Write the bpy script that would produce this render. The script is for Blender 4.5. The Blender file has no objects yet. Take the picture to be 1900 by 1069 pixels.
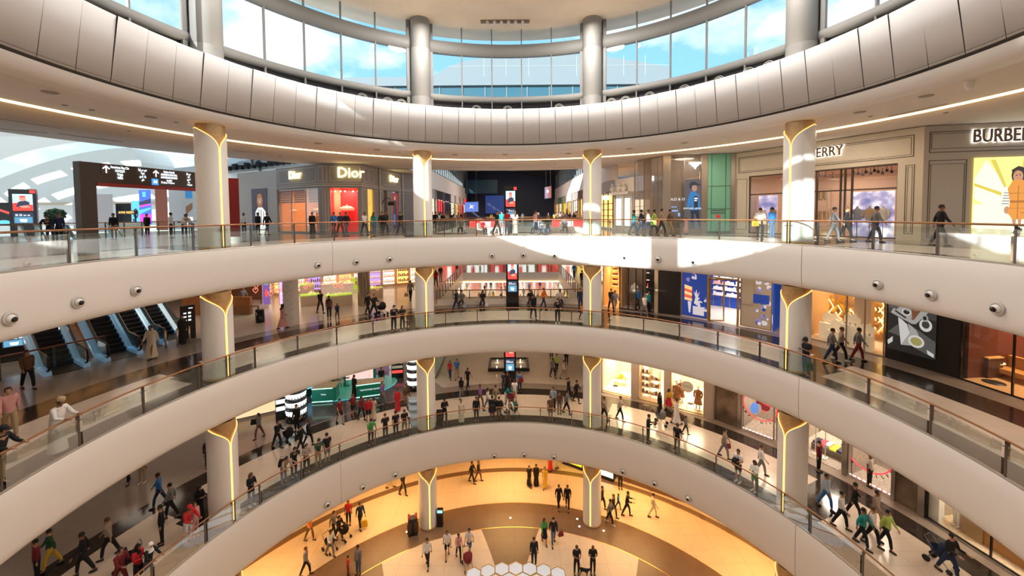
import bpy, bmesh, math, random
from math import sin, cos, radians, pi, atan2, hypot
from mathutils import Vector, Matrix
random.seed(7)
SC = bpy.context.scene
COL = SC.collection
# ---------------------------------------------------------------- camera
CZ = 21.2                                   # eye height above the ground floor
FPX, PITCH, PY, ROLL = 735.45, .0408, 426.95, -.0076
CX, CY = -.128, 12.79                       # centre of the round atrium
Fw = Vector((0, cos(PITCH), -sin(PITCH))); R0 = Vector((1, 0, 0)); U0 = R0.cross(Fw)
Rt = R0 * cos(ROLL) + U0 * sin(ROLL); Up = U0 * cos(ROLL) - R0 * sin(ROLL)
cd = bpy.data.cameras.new('camera'); cam = bpy.data.objects.new('camera', cd); COL.objects.link(cam)
cd.sensor_width = 36; cd.lens = FPX / 1900 * 36; cd.shift_y = -(534.5 - PY) / 1900
cd.clip_start = .05; cd.clip_end = 600
m3 = Matrix((Rt, Up, -Fw)).transposed()
cam.matrix_world = Matrix.Translation((0, 0, CZ)) @ m3.to_4x4()
SC.camera = cam
# ---------------------------------------------------------------- view, world, sun
SC.view_settings.view_transform = 'Standard'; SC.view_settings.look = 'None'
SC.view_settings.gamma = 1; SC.view_settings.use_curve_mapping = False
SC.view_settings.exposure = 0.35
W = bpy.data.worlds.new('world'); SC.world = W; W.use_nodes = True
wn = W.node_tree; wn.nodes.clear()
def N(t, ty, **k):
    n = t.nodes.new(ty)
    for a, b in k.items():
        if a[0] == 'i' and a[1:].isdigit(): n.inputs[int(a[1:])].default_value = b
        else: setattr(n, a, b)
    return n
def ramp(t, stops):
    r = N(t, 'ShaderNodeValToRGB'); e = r.color_ramp.elements
    while len(e) < len(stops): e.new(.5)
    for x, (p, c) in zip(e, stops): x.position = p; x.color = (*c, 1)
    return r
tc = N(wn, 'ShaderNodeTexCoord'); sx = N(wn, 'ShaderNodeSeparateXYZ'); wn.links.new(tc.outputs['Generated'], sx.inputs[0])
sky = ramp(wn, [(0, (.55, .6, .62)), (.02, (.62, .78, .86)), (.25, (.30, .62, .86)), (.8, (.12, .38, .75))])
wn.links.new(sx.outputs[2], sky.inputs[0])
mp = N(wn, 'ShaderNodeMapping'); mp.inputs['Scale'].default_value = (1, 1, 1.7); mp.inputs['Location'].default_value = (.35, .1, .3)
wn.links.new(tc.outputs['Generated'], mp.inputs[0])
nz = N(wn, 'ShaderNodeTexNoise'); nz.inputs['Scale'].default_value = 3.2; nz.inputs['Detail'].default_value = 9; nz.inputs['Roughness'].default_value = .55
wn.links.new(mp.outputs[0], nz.inputs[0])
cl = ramp(wn, [(.47, (0, 0, 0)), (.60, (1, 1, 1))]); wn.links.new(nz.outputs[0], cl.inputs[0])
mx = N(wn, 'ShaderNodeMixRGB'); mx.inputs[2].default_value = (1.0, 1.0, .98, 1)
wn.links.new(cl.outputs[0], mx.inputs[0]); wn.links.new(sky.outputs[0], mx.inputs[1])
bg = N(wn, 'ShaderNodeBackground'); bg.inputs[1].default_value = 1.25; wn.links.new(mx.outputs[0], bg.inputs[0])
wo = N(wn, 'ShaderNodeOutputWorld'); wn.links.new(bg.outputs[0], wo.inputs[0])
SUN_AZ, SUN_EL = radians(31), radians(21.6)     # the light travels towards azimuth 31 (from behind the viewer), downwards
sd = bpy.data.lights.new('sun', 'SUN'); sd.energy = 10; sd.angle = radians(.6); sd.color = (1, .96, .9)
so = bpy.data.objects.new('sun', sd); COL.objects.link(so)
dirv = Vector((sin(SUN_AZ) * cos(SUN_EL), cos(SUN_AZ) * cos(SUN_EL), -sin(SUN_EL)))
so.rotation_euler = dirv.to_track_quat('-Z', 'Y').to_euler(); so.location = (-20, -30, 60)
# ---------------------------------------------------------------- levels
ZL = {0: 0.0, 1: CZ - 14.404, 2: CZ - 7.517, 3: CZ - 1.516}
DROP = {3: 1.95, 2: 2.02, 1: 2.66}
ZSOF = CZ + 4.13                            # soffit over the top gallery
RR = 14.0
def P3(r, a, z): return Vector((CX + r * sin(radians(a)), CY + r * cos(radians(a)), z))
def area(name, loc, power, size, color=(1, .8, .6), rot=(0, 0, 0), shape='DISK', sy=None):
    l = bpy.data.lights.new(name, 'AREA'); l.energy = power; l.color = color; l.shape = shape; l.size = size
    if sy: l.size_y = sy
    o = bpy.data.objects.new(name, l); COL.objects.link(o); o.location = loc; o.rotation_euler = rot; return o
for k in range(-3, 4):                      # ceiling light pools over the galleries (all hang just under the slabs)
    for lv, zc, pw, colr in ((2, ZL[3] - DROP[3] - .15, 150, (1, .74, .52)), (1, ZL[2] - DROP[2] - .15, 170, (1, .72, .50)), (0, ZL[1] - DROP[1] - .15, 330, (1, .56, .20))):
        dim = {-3: .3, -2: .4, -1: .8, 2: .75, 3: .55}.get(k, 1) if lv else 1
        area('ceiling_lamp', P3(17.2, -.6 + k * 30, zc), pw * dim * (.66 if lv else .8), 4.2, colr)
for k in range(-4, 5):
    area('ceiling_lamp', P3(18.6, -.6 + k * 22, ZSOF - .06), 34 if k < -1 else 78, 1.4, (1, .84, .70))
for a in range(0, 360, 45):  # fill lamps added on the deck, aimed up to brighten the dome ceiling
    area('dome_fill_light', P3(14.1, a + 22, CZ + 6.3), 120, 1.0, (1, .84, .66), (pi, 0, 0))
for a in range(0, 360, 45):                 # spot clusters of the dome ceiling
    area('dome_lamp', P3(11.5, a + 22, CZ + 12.2), 520 * {0: 1.35, 45: 1.0, 90: .55, 135: .4, 180: .4, 225: .45, 270: .7, 315: 1.3}[a], 1.5, (1, .92, .84))
for lv, pw in ((2, 75), (1, 40)):
    for a, r in ((-78, 27), (-62, 27), (-46, 27), (-33, 28)):
        area('hall_lamp', P3(r, a, ZL[lv + 1] - DROP[lv + 1] - .1), pw, 3.2, (1, .80, .62))
# ---------------------------------------------------------------- helpers
MATS = {}
def mat(name, col=(.8, .8, .8), rough=.5, metal=0, emit=None, es=1, spec=.5, coat=0, alpha=1, noise=0, nscale=5, trans=0, ior=1.45):
    if name in MATS: return MATS[name]
    m = bpy.data.materials.new(name); m.use_nodes = True; t = m.node_tree; b = t.nodes['Principled BSDF']
    b.inputs['Base Color'].default_value = (*col, 1); b.inputs['Roughness'].default_value = rough; b.inputs['Metallic'].default_value = metal
    b.inputs['Specular IOR Level'].default_value = spec; b.inputs['Coat Weight'].default_value = coat; b.inputs['IOR'].default_value = ior
    b.inputs['Transmission Weight'].default_value = trans
    if emit: b.inputs['Emission Color'].default_value = (*emit, 1); b.inputs['Emission Strength'].default_value = es
    if noise:
        c = N(t, 'ShaderNodeTexCoord'); n = N(t, 'ShaderNodeTexNoise'); n.inputs['Scale'].default_value = nscale; n.inputs['Detail'].default_value = 5
        t.links.new(c.outputs['Object'], n.inputs[0])
        r = ramp(t, [(.3, tuple(x * (1 - noise) for x in col)), (.7, tuple(min(1, x * (1 + noise)) for x in col))])
        t.links.new(n.outputs[0], r.inputs[0]); t.links.new(r.outputs[0], b.inputs['Base Color'])
    MATS[name] = m; return m
def glassmat(name, tint=(.8, .92, .88), gl=.12, dens=.25, rough=.02):
    if name in MATS: return MATS[name]
    m = bpy.data.materials.new(name); m.use_nodes = True; t = m.node_tree; t.nodes.clear()
    tr = N(t, 'ShaderNodeBsdfTransparent'); tr.inputs[0].default_value = (*tint, 1)
    g = N(t, 'ShaderNodeBsdfGlossy'); g.inputs[0].default_value = (1, 1, 1, 1); g.inputs[1].default_value = rough
    d = N(t, 'ShaderNodeBsdfDiffuse'); d.inputs[0].default_value = (*tint, 1)
    fr = N(t, 'ShaderNodeFresnel'); fr.inputs[0].default_value = 1.45
    m1 = N(t, 'ShaderNodeMixShader'); m1.inputs[0].default_value = dens * .3
    t.links.new(tr.outputs[0], m1.inputs[1]); t.links.new(d.outputs[0], m1.inputs[2])
    mm = N(t, 'ShaderNodeMath', operation='MULTIPLY_ADD'); mm.inputs[1].default_value = .38; mm.inputs[2].default_value = gl * .25
    t.links.new(fr.outputs[0], mm.inputs[0])
    m2 = N(t, 'ShaderNodeMixShader'); t.links.new(mm.outputs[0], m2.inputs[0]); t.links.new(m1.outputs[0], m2.inputs[1]); t.links.new(g.outputs[0], m2.inputs[2])
    o = N(t, 'ShaderNodeOutputMaterial'); t.links.new(m2.outputs[0], o.inputs[0]); MATS[name] = m; return m
def tilemat(name, col, rough=.12, tile=1.2, line=.008, lcol=None, noise=.06, polar=False, nscale=.8, coat=0):
    """polished stone with thin joints, laid in world metres"""
    if name in MATS: return MATS[name]
    m = mat(name, col, rough, coat=coat); t = m.node_tree; b = t.nodes['Principled BSDF']
    c = N(t, 'ShaderNodeNewGeometry'); s = N(t, 'ShaderNodeSeparateXYZ'); t.links.new(c.outputs['Position'], s.inputs[0])
    ms = []
    for i in (0, 1):
        a = N(t, 'ShaderNodeMath', operation='DIVIDE'); a.inputs[1].default_value = tile * (1 if i == 0 else .75); t.links.new(s.outputs[i], a.inputs[0])
        f = N(t, 'ShaderNodeMath', operation='FRACT'); t.links.new(a.outputs[0], f.inputs[0])
        l = N(t, 'ShaderNodeMath', operation='LESS_THAN'); l.inputs[1].default_value = line / tile; t.links.new(f.outputs[0], l.inputs[0]); ms.append(l)
    mxm = N(t, 'ShaderNodeMath', operation='MAXIMUM'); t.links.new(ms[0].outputs[0], mxm.inputs[0]); t.links.new(ms[1].outputs[0], mxm.inputs[1])
    n = N(t, 'ShaderNodeTexNoise'); n.inputs['Scale'].default_value = nscale; n.inputs['Detail'].default_value = 8; n.inputs['Distortion'].default_value = .8; t.links.new(c.outputs['Position'], n.inputs[0])
    r = ramp(t, [(.3, tuple(x * (1 - noise) for x in col)), (.7, tuple(min(1, x * (1 + noise)) for x in col))]); t.links.new(n.outputs[0], r.inputs[0])
    mixc = N(t, 'ShaderNodeMixRGB'); mixc.inputs[2].default_value = (*(lcol or tuple(x * .55 for x in col)), 1)
    t.links.new(mxm.outputs[0], mixc.inputs[0]); t.links.new(r.outputs[0], mixc.inputs[1]); t.links.new(mixc.outputs[0], b.inputs['Base Color'])
    return m
def emat(name, col=(1, 1, 1), s=1): return mat(name, (.02, .02, .02), .4, emit=col, es=s)

def link(name, me, m, parent=None, loc=None):
    o = bpy.data.objects.new(name, me); COL.objects.link(o)
    if m is not None:
        for x in (m if isinstance(m, (list, tuple)) else [m]): me.materials.append(x)
    if parent is not None: o.parent = parent
    if loc is not None: o.location = loc
    return o
def tag(o, label=None, cat=None, group=None, kind=None):
    if label: o['label'] = label
    if cat: o['category'] = cat
    if group: o['group'] = group
    if kind: o['kind'] = kind
    return o
def thing(name, label, cat, loc=(0, 0, 0), rz=0, group=None, kind=None):
    o = bpy.data.objects.new(name, None); COL.objects.link(o); o.location = loc; o.rotation_euler = (0, 0, rz); o.empty_display_size = .1
    return tag(o, label, cat, group, kind)
class MB:
    """collects shapes into one mesh"""
    def __init__(s): s.v = []; s.f = []; s.mi = []; s.sm = []
    def add(s, vs, fs, mi=0, smooth=False):
        b = len(s.v); s.v += [tuple(v) for v in vs]; s.f += [tuple(b + i for i in f) for f in fs]; s.mi += [mi] * len(fs); s.sm += [smooth] * len(fs); return s
    def box(s, x0, x1, y0, y1, z0, z1, mi=0, M=None):
        vs = [Vector((x, y, z)) for z in (z0, z1) for y in (y0, y1) for x in (x0, x1)]
        if M: vs = [M @ v for v in vs]
        return s.add(vs, [(0, 2, 3, 1), (4, 5, 7, 6), (0, 1, 5, 4), (2, 6, 7, 3), (0, 4, 6, 2), (1, 3, 7, 5)], mi)
    def bar(s, a, b, w=.05, h=None, mi=0, up=Vector((0, 0, 1))):
        a = Vector(a); b = Vector(b); d = (b - a); L = d.length; d.normalize(); h = h or w
        x = d.cross(up)
        if x.length < 1e-4: x = Vector((1, 0, 0))
        x.normalize(); y = x.cross(d)
        vs = [a + x * i * w / 2 + y * j * h / 2 + d * k for k in (0, L) for j in (-1, 1) for i in (-1, 1)]
        return s.add(vs, [(0, 1, 3, 2), (4, 6, 7, 5), (0, 4, 5, 1), (2, 3, 7, 6), (0, 2, 6, 4), (1, 5, 7, 3)], mi)
    def tube(s, pts, r=.03, n=8, mi=0, cap=True):
        pts = [Vector(p) for p in pts]; rs = r if isinstance(r, (list, tuple)) else [r] * len(pts); vs = []; fs = []
        pv = None
        for i, p in enumerate(pts):
            d = (pts[min(i + 1, len(pts) - 1)] - pts[max(i - 1, 0)]).normalized()
            if pv is None: pv = d.cross(Vector((0, 0, 1)) if abs(d.z) < .9 else Vector((1, 0, 0)))
            x = (pv - d * pv.dot(d)).normalized(); pv = x; y = d.cross(x)
            vs += [p + (x * cos(2 * pi * k / n) + y * sin(2 * pi * k / n)) * rs[i] for k in range(n)]
        for i in range(len(pts) - 1): fs += [(i * n + k, i * n + (k + 1) % n, (i + 1) * n + (k + 1) % n, (i + 1) * n + k) for k in range(n)]
        if cap: fs += [tuple(range(n))[::-1], tuple((len(pts) - 1) * n + k for k in range(n))]
        return s.add(vs, fs, mi, True)
    def lathe(s, prof, n=24, c=(0, 0, 0), mi=0, a0=0, a1=2 * pi, smooth=True, sx=1, sy=1):
        full = abs(a1 - a0 - 2 * pi) < 1e-6; m = n if full else n + 1; vs = []; fs = []
        for j in range(m):
            a = a0 + (a1 - a0) * j / n
            vs += [(c[0] + r * sin(a) * sx, c[1] + r * cos(a) * sy, c[2] + z) for r, z in prof]
        k = len(prof)
        for j in range(n):
            q = (j + 1) % m
            fs += [(j * k + i, q * k + i, q * k + i + 1, j * k + i + 1) for i in range(k - 1)]
        return s.add(vs, fs, mi, smooth)
    def poly(s, pts, mi=0): return s.add(pts, [tuple(range(len(pts)))], mi)
    def prism(s, pts2, fn, d, mi=0):
        """2-D outline pts2 mapped by fn(u,v,depth)"""
        n = len(pts2); vs = [fn(u, v, 0) for u, v in pts2] + [fn(u, v, d) for u, v in pts2]
        return s.add(vs, [tuple(range(n)), tuple(range(n, 2 * n))[::-1]] + [(i, (i + 1) % n, n + (i + 1) % n, n + i) for i in range(n)], mi)
    def ball(s, c, rx, ry=None, rz=None, n=10, mi=0):
        ry = ry or rx; rz = rz or rx; m = n // 2 + 1
        prof = [(sin(pi * i / m), -cos(pi * i / m)) for i in range(m + 1)]; prof[0] = (1e-4, -1); prof[-1] = (1e-4, 1); vs = []; fs = []
        for j in range(n):
            a = 2 * pi * j / n; vs += [(c[0] + rx * r * sin(a), c[1] + ry * r * cos(a), c[2] + rz * z) for r, z in prof]
        k = len(prof)
        for j in range(n): q = (j + 1) % n; fs += [(j * k + i, q * k + i, q * k + i + 1, j * k + i + 1) for i in range(k - 1)]
        return s.add(vs, fs, mi, True)
    def mesh(s, name='m'):
        me = bpy.data.meshes.new(name); me.from_pydata(s.v, [], s.f); me.polygons.foreach_set('material_index', s.mi); me.polygons.foreach_set('use_smooth', s.sm)
        bm = bmesh.new(); bm.from_mesh(me); bmesh.ops.recalc_face_normals(bm, faces=bm.faces); bm.to_mesh(me); bm.free(); me.update(); return me
    def build(s, name, m, parent=None, loc=None): return link(name, s.mesh(name), m, parent, loc)
def polar(prof, a0, a1, step=1.5, mi=0, mb=None):
    mb = mb or MB(); n = max(1, round((a1 - a0) / step))
    return mb.lathe(prof, n, (CX, CY, 0), mi, radians(a0), radians(a1))
def struct(o, label=None): o['kind'] = 'structure'; (label and o.__setitem__('label', label)); return o
def text(body, size, m, parent, M, ext=.01, name='lettering', align='CENTER', bold=0, sx=1):
    """flat raised lettering; M places its x-right / y-up plane"""
    cu = bpy.data.curves.new('t', 'FONT'); cu.body = body; cu.size = size; cu.extrude = ext; cu.align_x = align; cu.align_y = 'CENTER'; cu.resolution_u = 2; cu.offset = bold
    o = bpy.data.objects.new('t', cu); COL.objects.link(o); bpy.context.view_layer.update()
    me = bpy.data.meshes.new_from_object(o.evaluated_get(bpy.context.evaluated_depsgraph_get())); bpy.data.objects.remove(o); me.transform(M @ Matrix.Diagonal((sx, 1, 1, 1)))
    me.materials.clear(); return link(name, me, m, parent)
def frameM(o, xdir, z=Vector((0, 0, 1))):
    """matrix with X along xdir, Y up, Z out of the wall (towards the viewer side)"""
    x = Vector(xdir).normalized(); y = Vector(z); n = x.cross(y)
    M = Matrix((x, y, n)).transposed().to_4x4(); M.translation = Vector(o); return M
def ray(u, v): return Fw + (u - 950) / FPX * Rt - (v - PY) / FPX * Up
EYE = Vector((0, 0, CZ))
def FL(u, v, lv):                            # where a point of the photo meets a level's floor
    d = ray(u, v); z = ZL[lv]; return EYE + d * ((z - CZ) / d.z)
def ATY(u, v, y): d = ray(u, v); return EYE + d * (y / d.y)
def ATR(u, v, r):
    d = ray(u, v); a = d.x ** 2 + d.y ** 2; b = -2 * (d.x * CX + d.y * CY); c = CX ** 2 + CY ** 2 - r * r
    return EYE + d * ((-b + math.sqrt(b * b - 4 * a * c)) / 2 / a)
# ================================================================ materials
WHITE = mat('white_plaster', (.80, .765, .73), .45)
PANEL = mat('white_metal_panel', (.84, .84, .85), .6, noise=.02, nscale=.4)
GROOVE = mat('dark_groove', (.10, .10, .10), .8)
CEIL = mat('ceiling_plaster', (.74, .66, .58), .7)
DOME = mat('dome_plaster', (.84, .70, .54), .75, noise=.06, nscale=.5)
GREY = mat('grey_metal_cladding', (.27, .265, .255), .65, .1)
FRAME = mat('window_frame_metal', (.24, .24, .235), .65, .1)
DARK = mat('dark_metal', (.03, .03, .035), .4, .5)
BLACKG = mat('black_gloss', (.012, .012, .014), .15)
GOLD = mat('gold_wood', (.52, .33, .15), .3, .25, noise=.12, nscale=9)
LED = emat('warm_led', (1, .46, .10), 3.4)
LEDC = emat('cove_led', (1, .62, .26), 6)
BRONZE = mat('bronze_handrail', (.34, .17, .08), .32, .6)
STEEL = mat('dark_steel_post', (.16, .145, .13), .3, .8)
GLASS = glassmat('railing_glass', (.78, .85, .81), .05, .10)
WGLASS = glassmat('window_glass', (.86, .93, .96), .1, .02)
SGLASS = glassmat('shop_glass', (.95, .96, .96), .12, .03)
T_DARK = tilemat('dark_marble', (.034, .026, .023), .12, 1.2, .006, (.09, .07, .06), .35, nscale=2)
T_LIGHT = tilemat('cream_marble', (.66, .60, .55), .2, 1.2, .010, noise=.05)
T_GREY = tilemat('grey_marble', (.30, .26, .235), .18, 1.2, .010, noise=.12)
T_CREAM0 = tilemat('warm_stone', (.74, .60, .44), .35, 1.4, .012, (.40, .30, .2), .04)
T_BROWN0 = tilemat('brown_stone', (.20, .125, .075), .3, 1.4, .012, (.12, .08, .05), .08)
T_BEIGE_DIM = tilemat('beige_stone_dimmed', (.34, .28, .24), .2, .9, .009, noise=.04)  # the beige stone again, darkened to imitate the dim outer gallery
T_BEIGE = tilemat('beige_stone', (.70, .60, .50), .22, .9, .009, noise=.04)
# ================================================================ floors
def dark_at(lv, r, a):
    """which stone lies at radius r, bearing a"""
    b = (a + .6 + 22.5) % 45 - 22.5                       # bearing from the bay centre, -22.5..22.5
    edge = 22.5 - abs(b)
    if r < 15.05: return 0
    lim = (17.75, 19.3) if lv == 2 else (18.3, 19.4)
    if r < lim[0]:
        if edge < 3.6 - (r - 15) * .25 and not (lv in (1, 2, 3) and abs(a) < 20): return 0
        return 1
    if r < lim[1]: return 0
    return 2
def gallery_floor(lv):
    z = ZL[lv]; rs = [14.0, 15.05, 15.8, 16.6, 17.2, 17.75, 18.3, 19.3, 19.4, 20.4]
    mb = MB(); da = .9
    n = int(360 / da)
    vs = []; 
    for j in range(n):
        a = -180 - .6 + j * da
        vs += [P3(r, a, z) for r in rs]
    k = len(rs); fs = [[], [], []]
    for j in range(n):
        q = (j + 1) % n; a = -180 - .6 + (j + .5) * da
        for i in range(k - 1):
            fs[dark_at(lv, (rs[i] + rs[i + 1]) / 2, a)].append((j * k + i, q * k + i, q * k + i + 1, j * k + i + 1))
    b = len(mb.v); mb.v += [tuple(v) for v in vs]
    for mi in range(3):
        mb.f += fs[mi]; mb.mi += [mi] * len(fs[mi]); mb.sm += [False] * len(fs[mi])
    # beyond the ring: the shops' floors and the avenue that runs away from the viewer
    x0, x1 = -6.4, 6.0; y0, y1 = (33.3, 50.8) if lv in (2, 3) else (33.3, 33.3)
    R2 = 20.4; A = 16.2
    def rng(a, b, n): return [a + (b - a) * i / n for i in range(n + 1)]
    mid = [P3(R2, a, z) for a in rng(-A, A, 12)]
    for i in range(12):
        xa = x0 + (x1 - x0) * i / 12; xb = x0 + (x1 - x0) * (i + 1) / 12
        mb.poly([mid[i], mid[i + 1], (xb, y0, z), (xa, y0, z)], 1)
    far = 92
    if lv in (2, 3): mb.poly([(x0, y1, z), (x1, y1, z), (x1, far, z), (x0, far, z)], 2)
    else: mb.poly([(x0, y0, z), (x1, y0, z), (x1, far, z), (x0, far, z)], 1)
    for s, xs in ((-1, x0), (1, x1)):
        pts = [P3(R2, s * a, z) for a in rng(A, 172, 52)]; out = [P3(46, s * a, z) for a in rng(28, 172, 52)]
        p0 = P3(R2, s * A, z)
        mb.poly([p0, out[0], (out[0].x, far, z), (xs, far, z), (xs, y0, z)], 1 if lv < 3 else 2)
        for i in range(52): mb.poly([pts[i], out[i], out[i + 1], pts[i + 1]], 1 if (lv == 2 and A + i * 3 < 56) else 2)
    return struct(mb.build('floor', [T_DARK, T_LIGHT if lv != 1 else T_BEIGE, T_GREY if lv != 1 else T_BEIGE_DIM]), 'polished stone gallery floor with dark and light bands')
for lv in (1, 2, 3): gallery_floor(lv)
# ground floor: brown rings and petals in warm stone
mb = MB(); rs = [0.02, 4, 6, 8, 9, 10, 10.6, 11.2, 11.8, 12.4, 13.2, 15.5, 17, 19, 19.5, 24, 40]; n = 720
vs = [P3(r, -180 - .6 + j * .5, 0) for j in range(n) for r in rs]; k = len(rs); mb.v += [tuple(v) for v in vs]
for j in range(n):
    a = -180 - .6 + (j + .5) * .5; q = (j + 1) % n
    for i in range(k - 1):
        r = (rs[i] + rs[i + 1]) / 2
        if r < 13.2: mi = 0
        elif r < 15.5: mi = 1
        elif r < 19: mi = 0
        elif r < 19.5: mi = 1
        else: mi = 0
        mb.f.append((j * k + i, q * k + i, q * k + i + 1, j * k + i + 1)); mb.mi.append(mi); mb.sm.append(False)
for b in range(8):                                     # the waisted brown wedges that join the ring
    c = -.6 + b * 45; L = []; R_ = []
    for i in range(9):
        r = 13.25 - i * .6; t = i / 8; w = 1.55 * (1 - t) ** 1.25 + .48 + .25 * max(0, t - .6)
        L.append((r, -w)); R_.append((r, w))
    def q_(r, w): p = P3(r, c, .004); ca = radians(c); return Vector((p.x + w * cos(ca), p.y - w * sin(ca), .004))
    for i in range(8): mb.poly([q_(*L[i]), q_(*R_[i]), q_(*R_[i + 1]), q_(*L[i + 1])], 1)
struct(mb.build('floor', [T_CREAM0, T_BROWN0]), 'warm stone ground floor with brown rings')
BRASS = mat('brass_inlay', (.8, .5, .15), .25, .8)
mb = MB()
for r in (13.22, 15.48, 19.02): polar([(r - .02, .006), (r + .02, .006)], 0, 360, 1, 0, mb)
struct(mb.build('floor_trim_lines', BRASS))
# avenue floor of the ground level and below-gallery ceilings
for lv in (1, 2, 3):
    z = ZL[lv] - DROP[lv]
    mb = MB(); polar([(14.5, z), (33, z)], 0, 360, 3, 0, mb)
    struct(mb.build('ceiling', CEIL), 'plain plaster ceiling under the gallery')
# ================================================================ balcony fascias
for lv in (3, 2, 1):
    z = ZL[lv]; d = DROP[lv]
    prof = [(14.12, z - .02), (14.12, z + .0), (14.0, z), (13.985, z - .03), (13.97, z - d * .3), (13.98, z - d * .6), (14.0, z - d + .35), (14.03, z - d + .18), (14.09, z - d + .07), (14.2, z - d + .01), (14.5, z - d)]
    seams = [-45.6 - .6 * (lv == 3), 69.5, 160, 250]; seams = sorted(((s + 180) % 360) - 180 for s in seams); mb = MB(); st = [-180] + seams + [180]
    for i in range(len(st) - 1): polar(prof, st[i] + (.035 if i else 0), st[i + 1] - (.035 if i < len(st) - 2 else 0), 1, 0, mb)
    for s in seams: polar([(r + .02, zz) for r, zz in prof], s - .05, s + .05, .1, 1, mb)
    struct(mb.build('wall_balcony_fascia', [WHITE, GROOVE]), {3: 'smooth white curved fascia of the upper gallery', 2: 'smooth white curved fascia of the middle gallery', 1: 'smooth white curved fascia of the lower gallery'}[lv])
# ring above the top gallery: soffit band, recess, leaning panels
z = CZ
mb = MB()
polar([(13.62, z + 4.52), (13.66, z + 4.42), (13.78, z + 4.27), (13.9, z + 4.18), (14.05, z + 4.13), (14.4, z + 4.12)], -180, 180, 1, 0, mb)
struct(mb.build('trim_1', WHITE), 'curved white soffit lip under the panel ring')
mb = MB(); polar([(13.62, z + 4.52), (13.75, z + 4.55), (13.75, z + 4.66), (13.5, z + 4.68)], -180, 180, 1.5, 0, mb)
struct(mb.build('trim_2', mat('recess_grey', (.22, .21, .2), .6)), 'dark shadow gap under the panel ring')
mb = MB()
for k in range(80):
    a = -.6 + k * 4.5
    j = (k * 37 % 11 - 5) * .006
    polar([(13.57, z + 4.62), (13.55, z + 4.6), (13.19 + j, z + 6.77), (13.21 + j, z + 6.8), (13.4, z + 6.8)], a + .05, a + 4.45, 2.2, 0, mb)
polar([(13.60, z + 4.6), (13.25, z + 6.76)], -180, 180, 1.5, 1, mb)
struct(mb.build('wall_panel_ring', [PANEL, GROOVE]), 'ring of leaning white metal panels around the atrium')
# deck behind the panels, dark louvres, clerestory
mb = MB(); polar([(13.4, z + 6.8), (13.5, z + 5.6), (15.2, z + 5.6)], -180, 180, 2, 0, mb); struct(mb.build('trim_3', GREY))
mb = MB(); polar([(15.1, z + 5.6), (15.1, z + 7.71)], -180, 180, 2, 0, mb)
for i in range(9): polar([(15.02, z + 5.75 + i * .2), (15.08, z + 5.85 + i * .2)], -180, 180, 2, 0, mb)
struct(mb.build('wall_louvre_band', DARK), 'black louvred band below the clerestory windows')
# outer ceiling of top gallery with stepped cove light
mb = MB(); polar([(14.35, ZSOF), (17.55, ZSOF), (17.55, ZSOF + .14), (17.9, ZSOF + .14), (17.9, ZSOF + .02), (25.4, ZSOF + .02), (25.4, ZSOF + .6)], -180, 180, 1.5, 0, mb)
for s in (-1, 1): mb.poly([(s * 9.35, 36, ZSOF + .02), (s * 16, 34, ZSOF + .02), (s * 16, 46, ZSOF + .02), (s * 9.35, 46, ZSOF + .02)])
struct(mb.build('ceiling', CEIL), 'warm plaster ceiling over the upper gallery')
mb = MB(); polar([(17.56, ZSOF - .0), (17.84, ZSOF - .03), (17.88, ZSOF + .10), (17.58, ZSOF + .12)], -180, 180, 1.5, 0, mb)
tag(mb.build('cove_light', LEDC), 'glowing warm light line curving along the upper gallery ceiling', 'light')
# downlights, diffusers and slots of that ceiling
for (u, v, kind) in [(93, 171, 0), (280, 217, 0), (35, 242, 1), (120, 195, 2), (170, 204, 2), (327, 227, 2), (740, 283, 2), (844, 287, 0), (937, 287, 0), (1055, 285, 0), (1403, 214, 0), (1487, 210, 3), (1343, 246, 0), (1595, 208, 0), (1718, 178, 0), (1800, 150, 3), (1615, 216, 2), (1755, 209, 2), (1270, 265, 0), (700, 278, 0), (590, 266, 0), (1168, 276, 0), (240, 243, 2), (520, 290, 2), (1030, 303, 2)]:
    d = ray(u, v); p = EYE + d * ((ZSOF - CZ) / d.z)
    if hypot(p.x - CX, p.y - CY) < 14.55: continue
    if hypot(p.x - CX, p.y - CY) > 17.9: p = EYE + d * ((ZSOF + .02 - CZ) / d.z)
    mb = MB(); c = (p.x, p.y, p.z)
    if kind == 0: mb.lathe([(.001, -.012), (.17, -.012), (.2, -.02), (.22, -.001)], 16, c); o = mb.build('ceiling_speaker', mat('fitting_grey', (.33, .30, .27), .6)); tag(o, 'round grey flush speaker in the upper gallery ceiling', 'speaker', 'ceiling speakers')
    elif kind == 2: mb.lathe([(.001, -.01), (.05, -.01), (.08, -.015), (.09, -.001)], 12, c); o = mb.build('downlight', mat('fitting_light', (.2, .18, .16), .6)); tag(o, 'small recessed downlight in the upper gallery ceiling', 'downlight', 'ceiling downlights')
    elif kind == 3: mb.lathe([(.001, -.28), (.07, -.27), (.12, -.2), (.12, -.05), (.16, .01)], 14, c); o = mb.build('dome_camera', WHITE); tag(o, 'white dome camera under the upper gallery ceiling', 'camera', 'ceiling cameras')
    else: mb.box(-.9, .9, -.03, .03, -.01, -.001, 0, Matrix.Translation(p) @ Matrix.Rotation(radians(45), 4, 'Z')); o = mb.build('ceiling_slot', mat('fitting_grey')); tag(o, 'narrow air slot in the upper gallery ceiling', 'vent', 'ceiling air slots')
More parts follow.
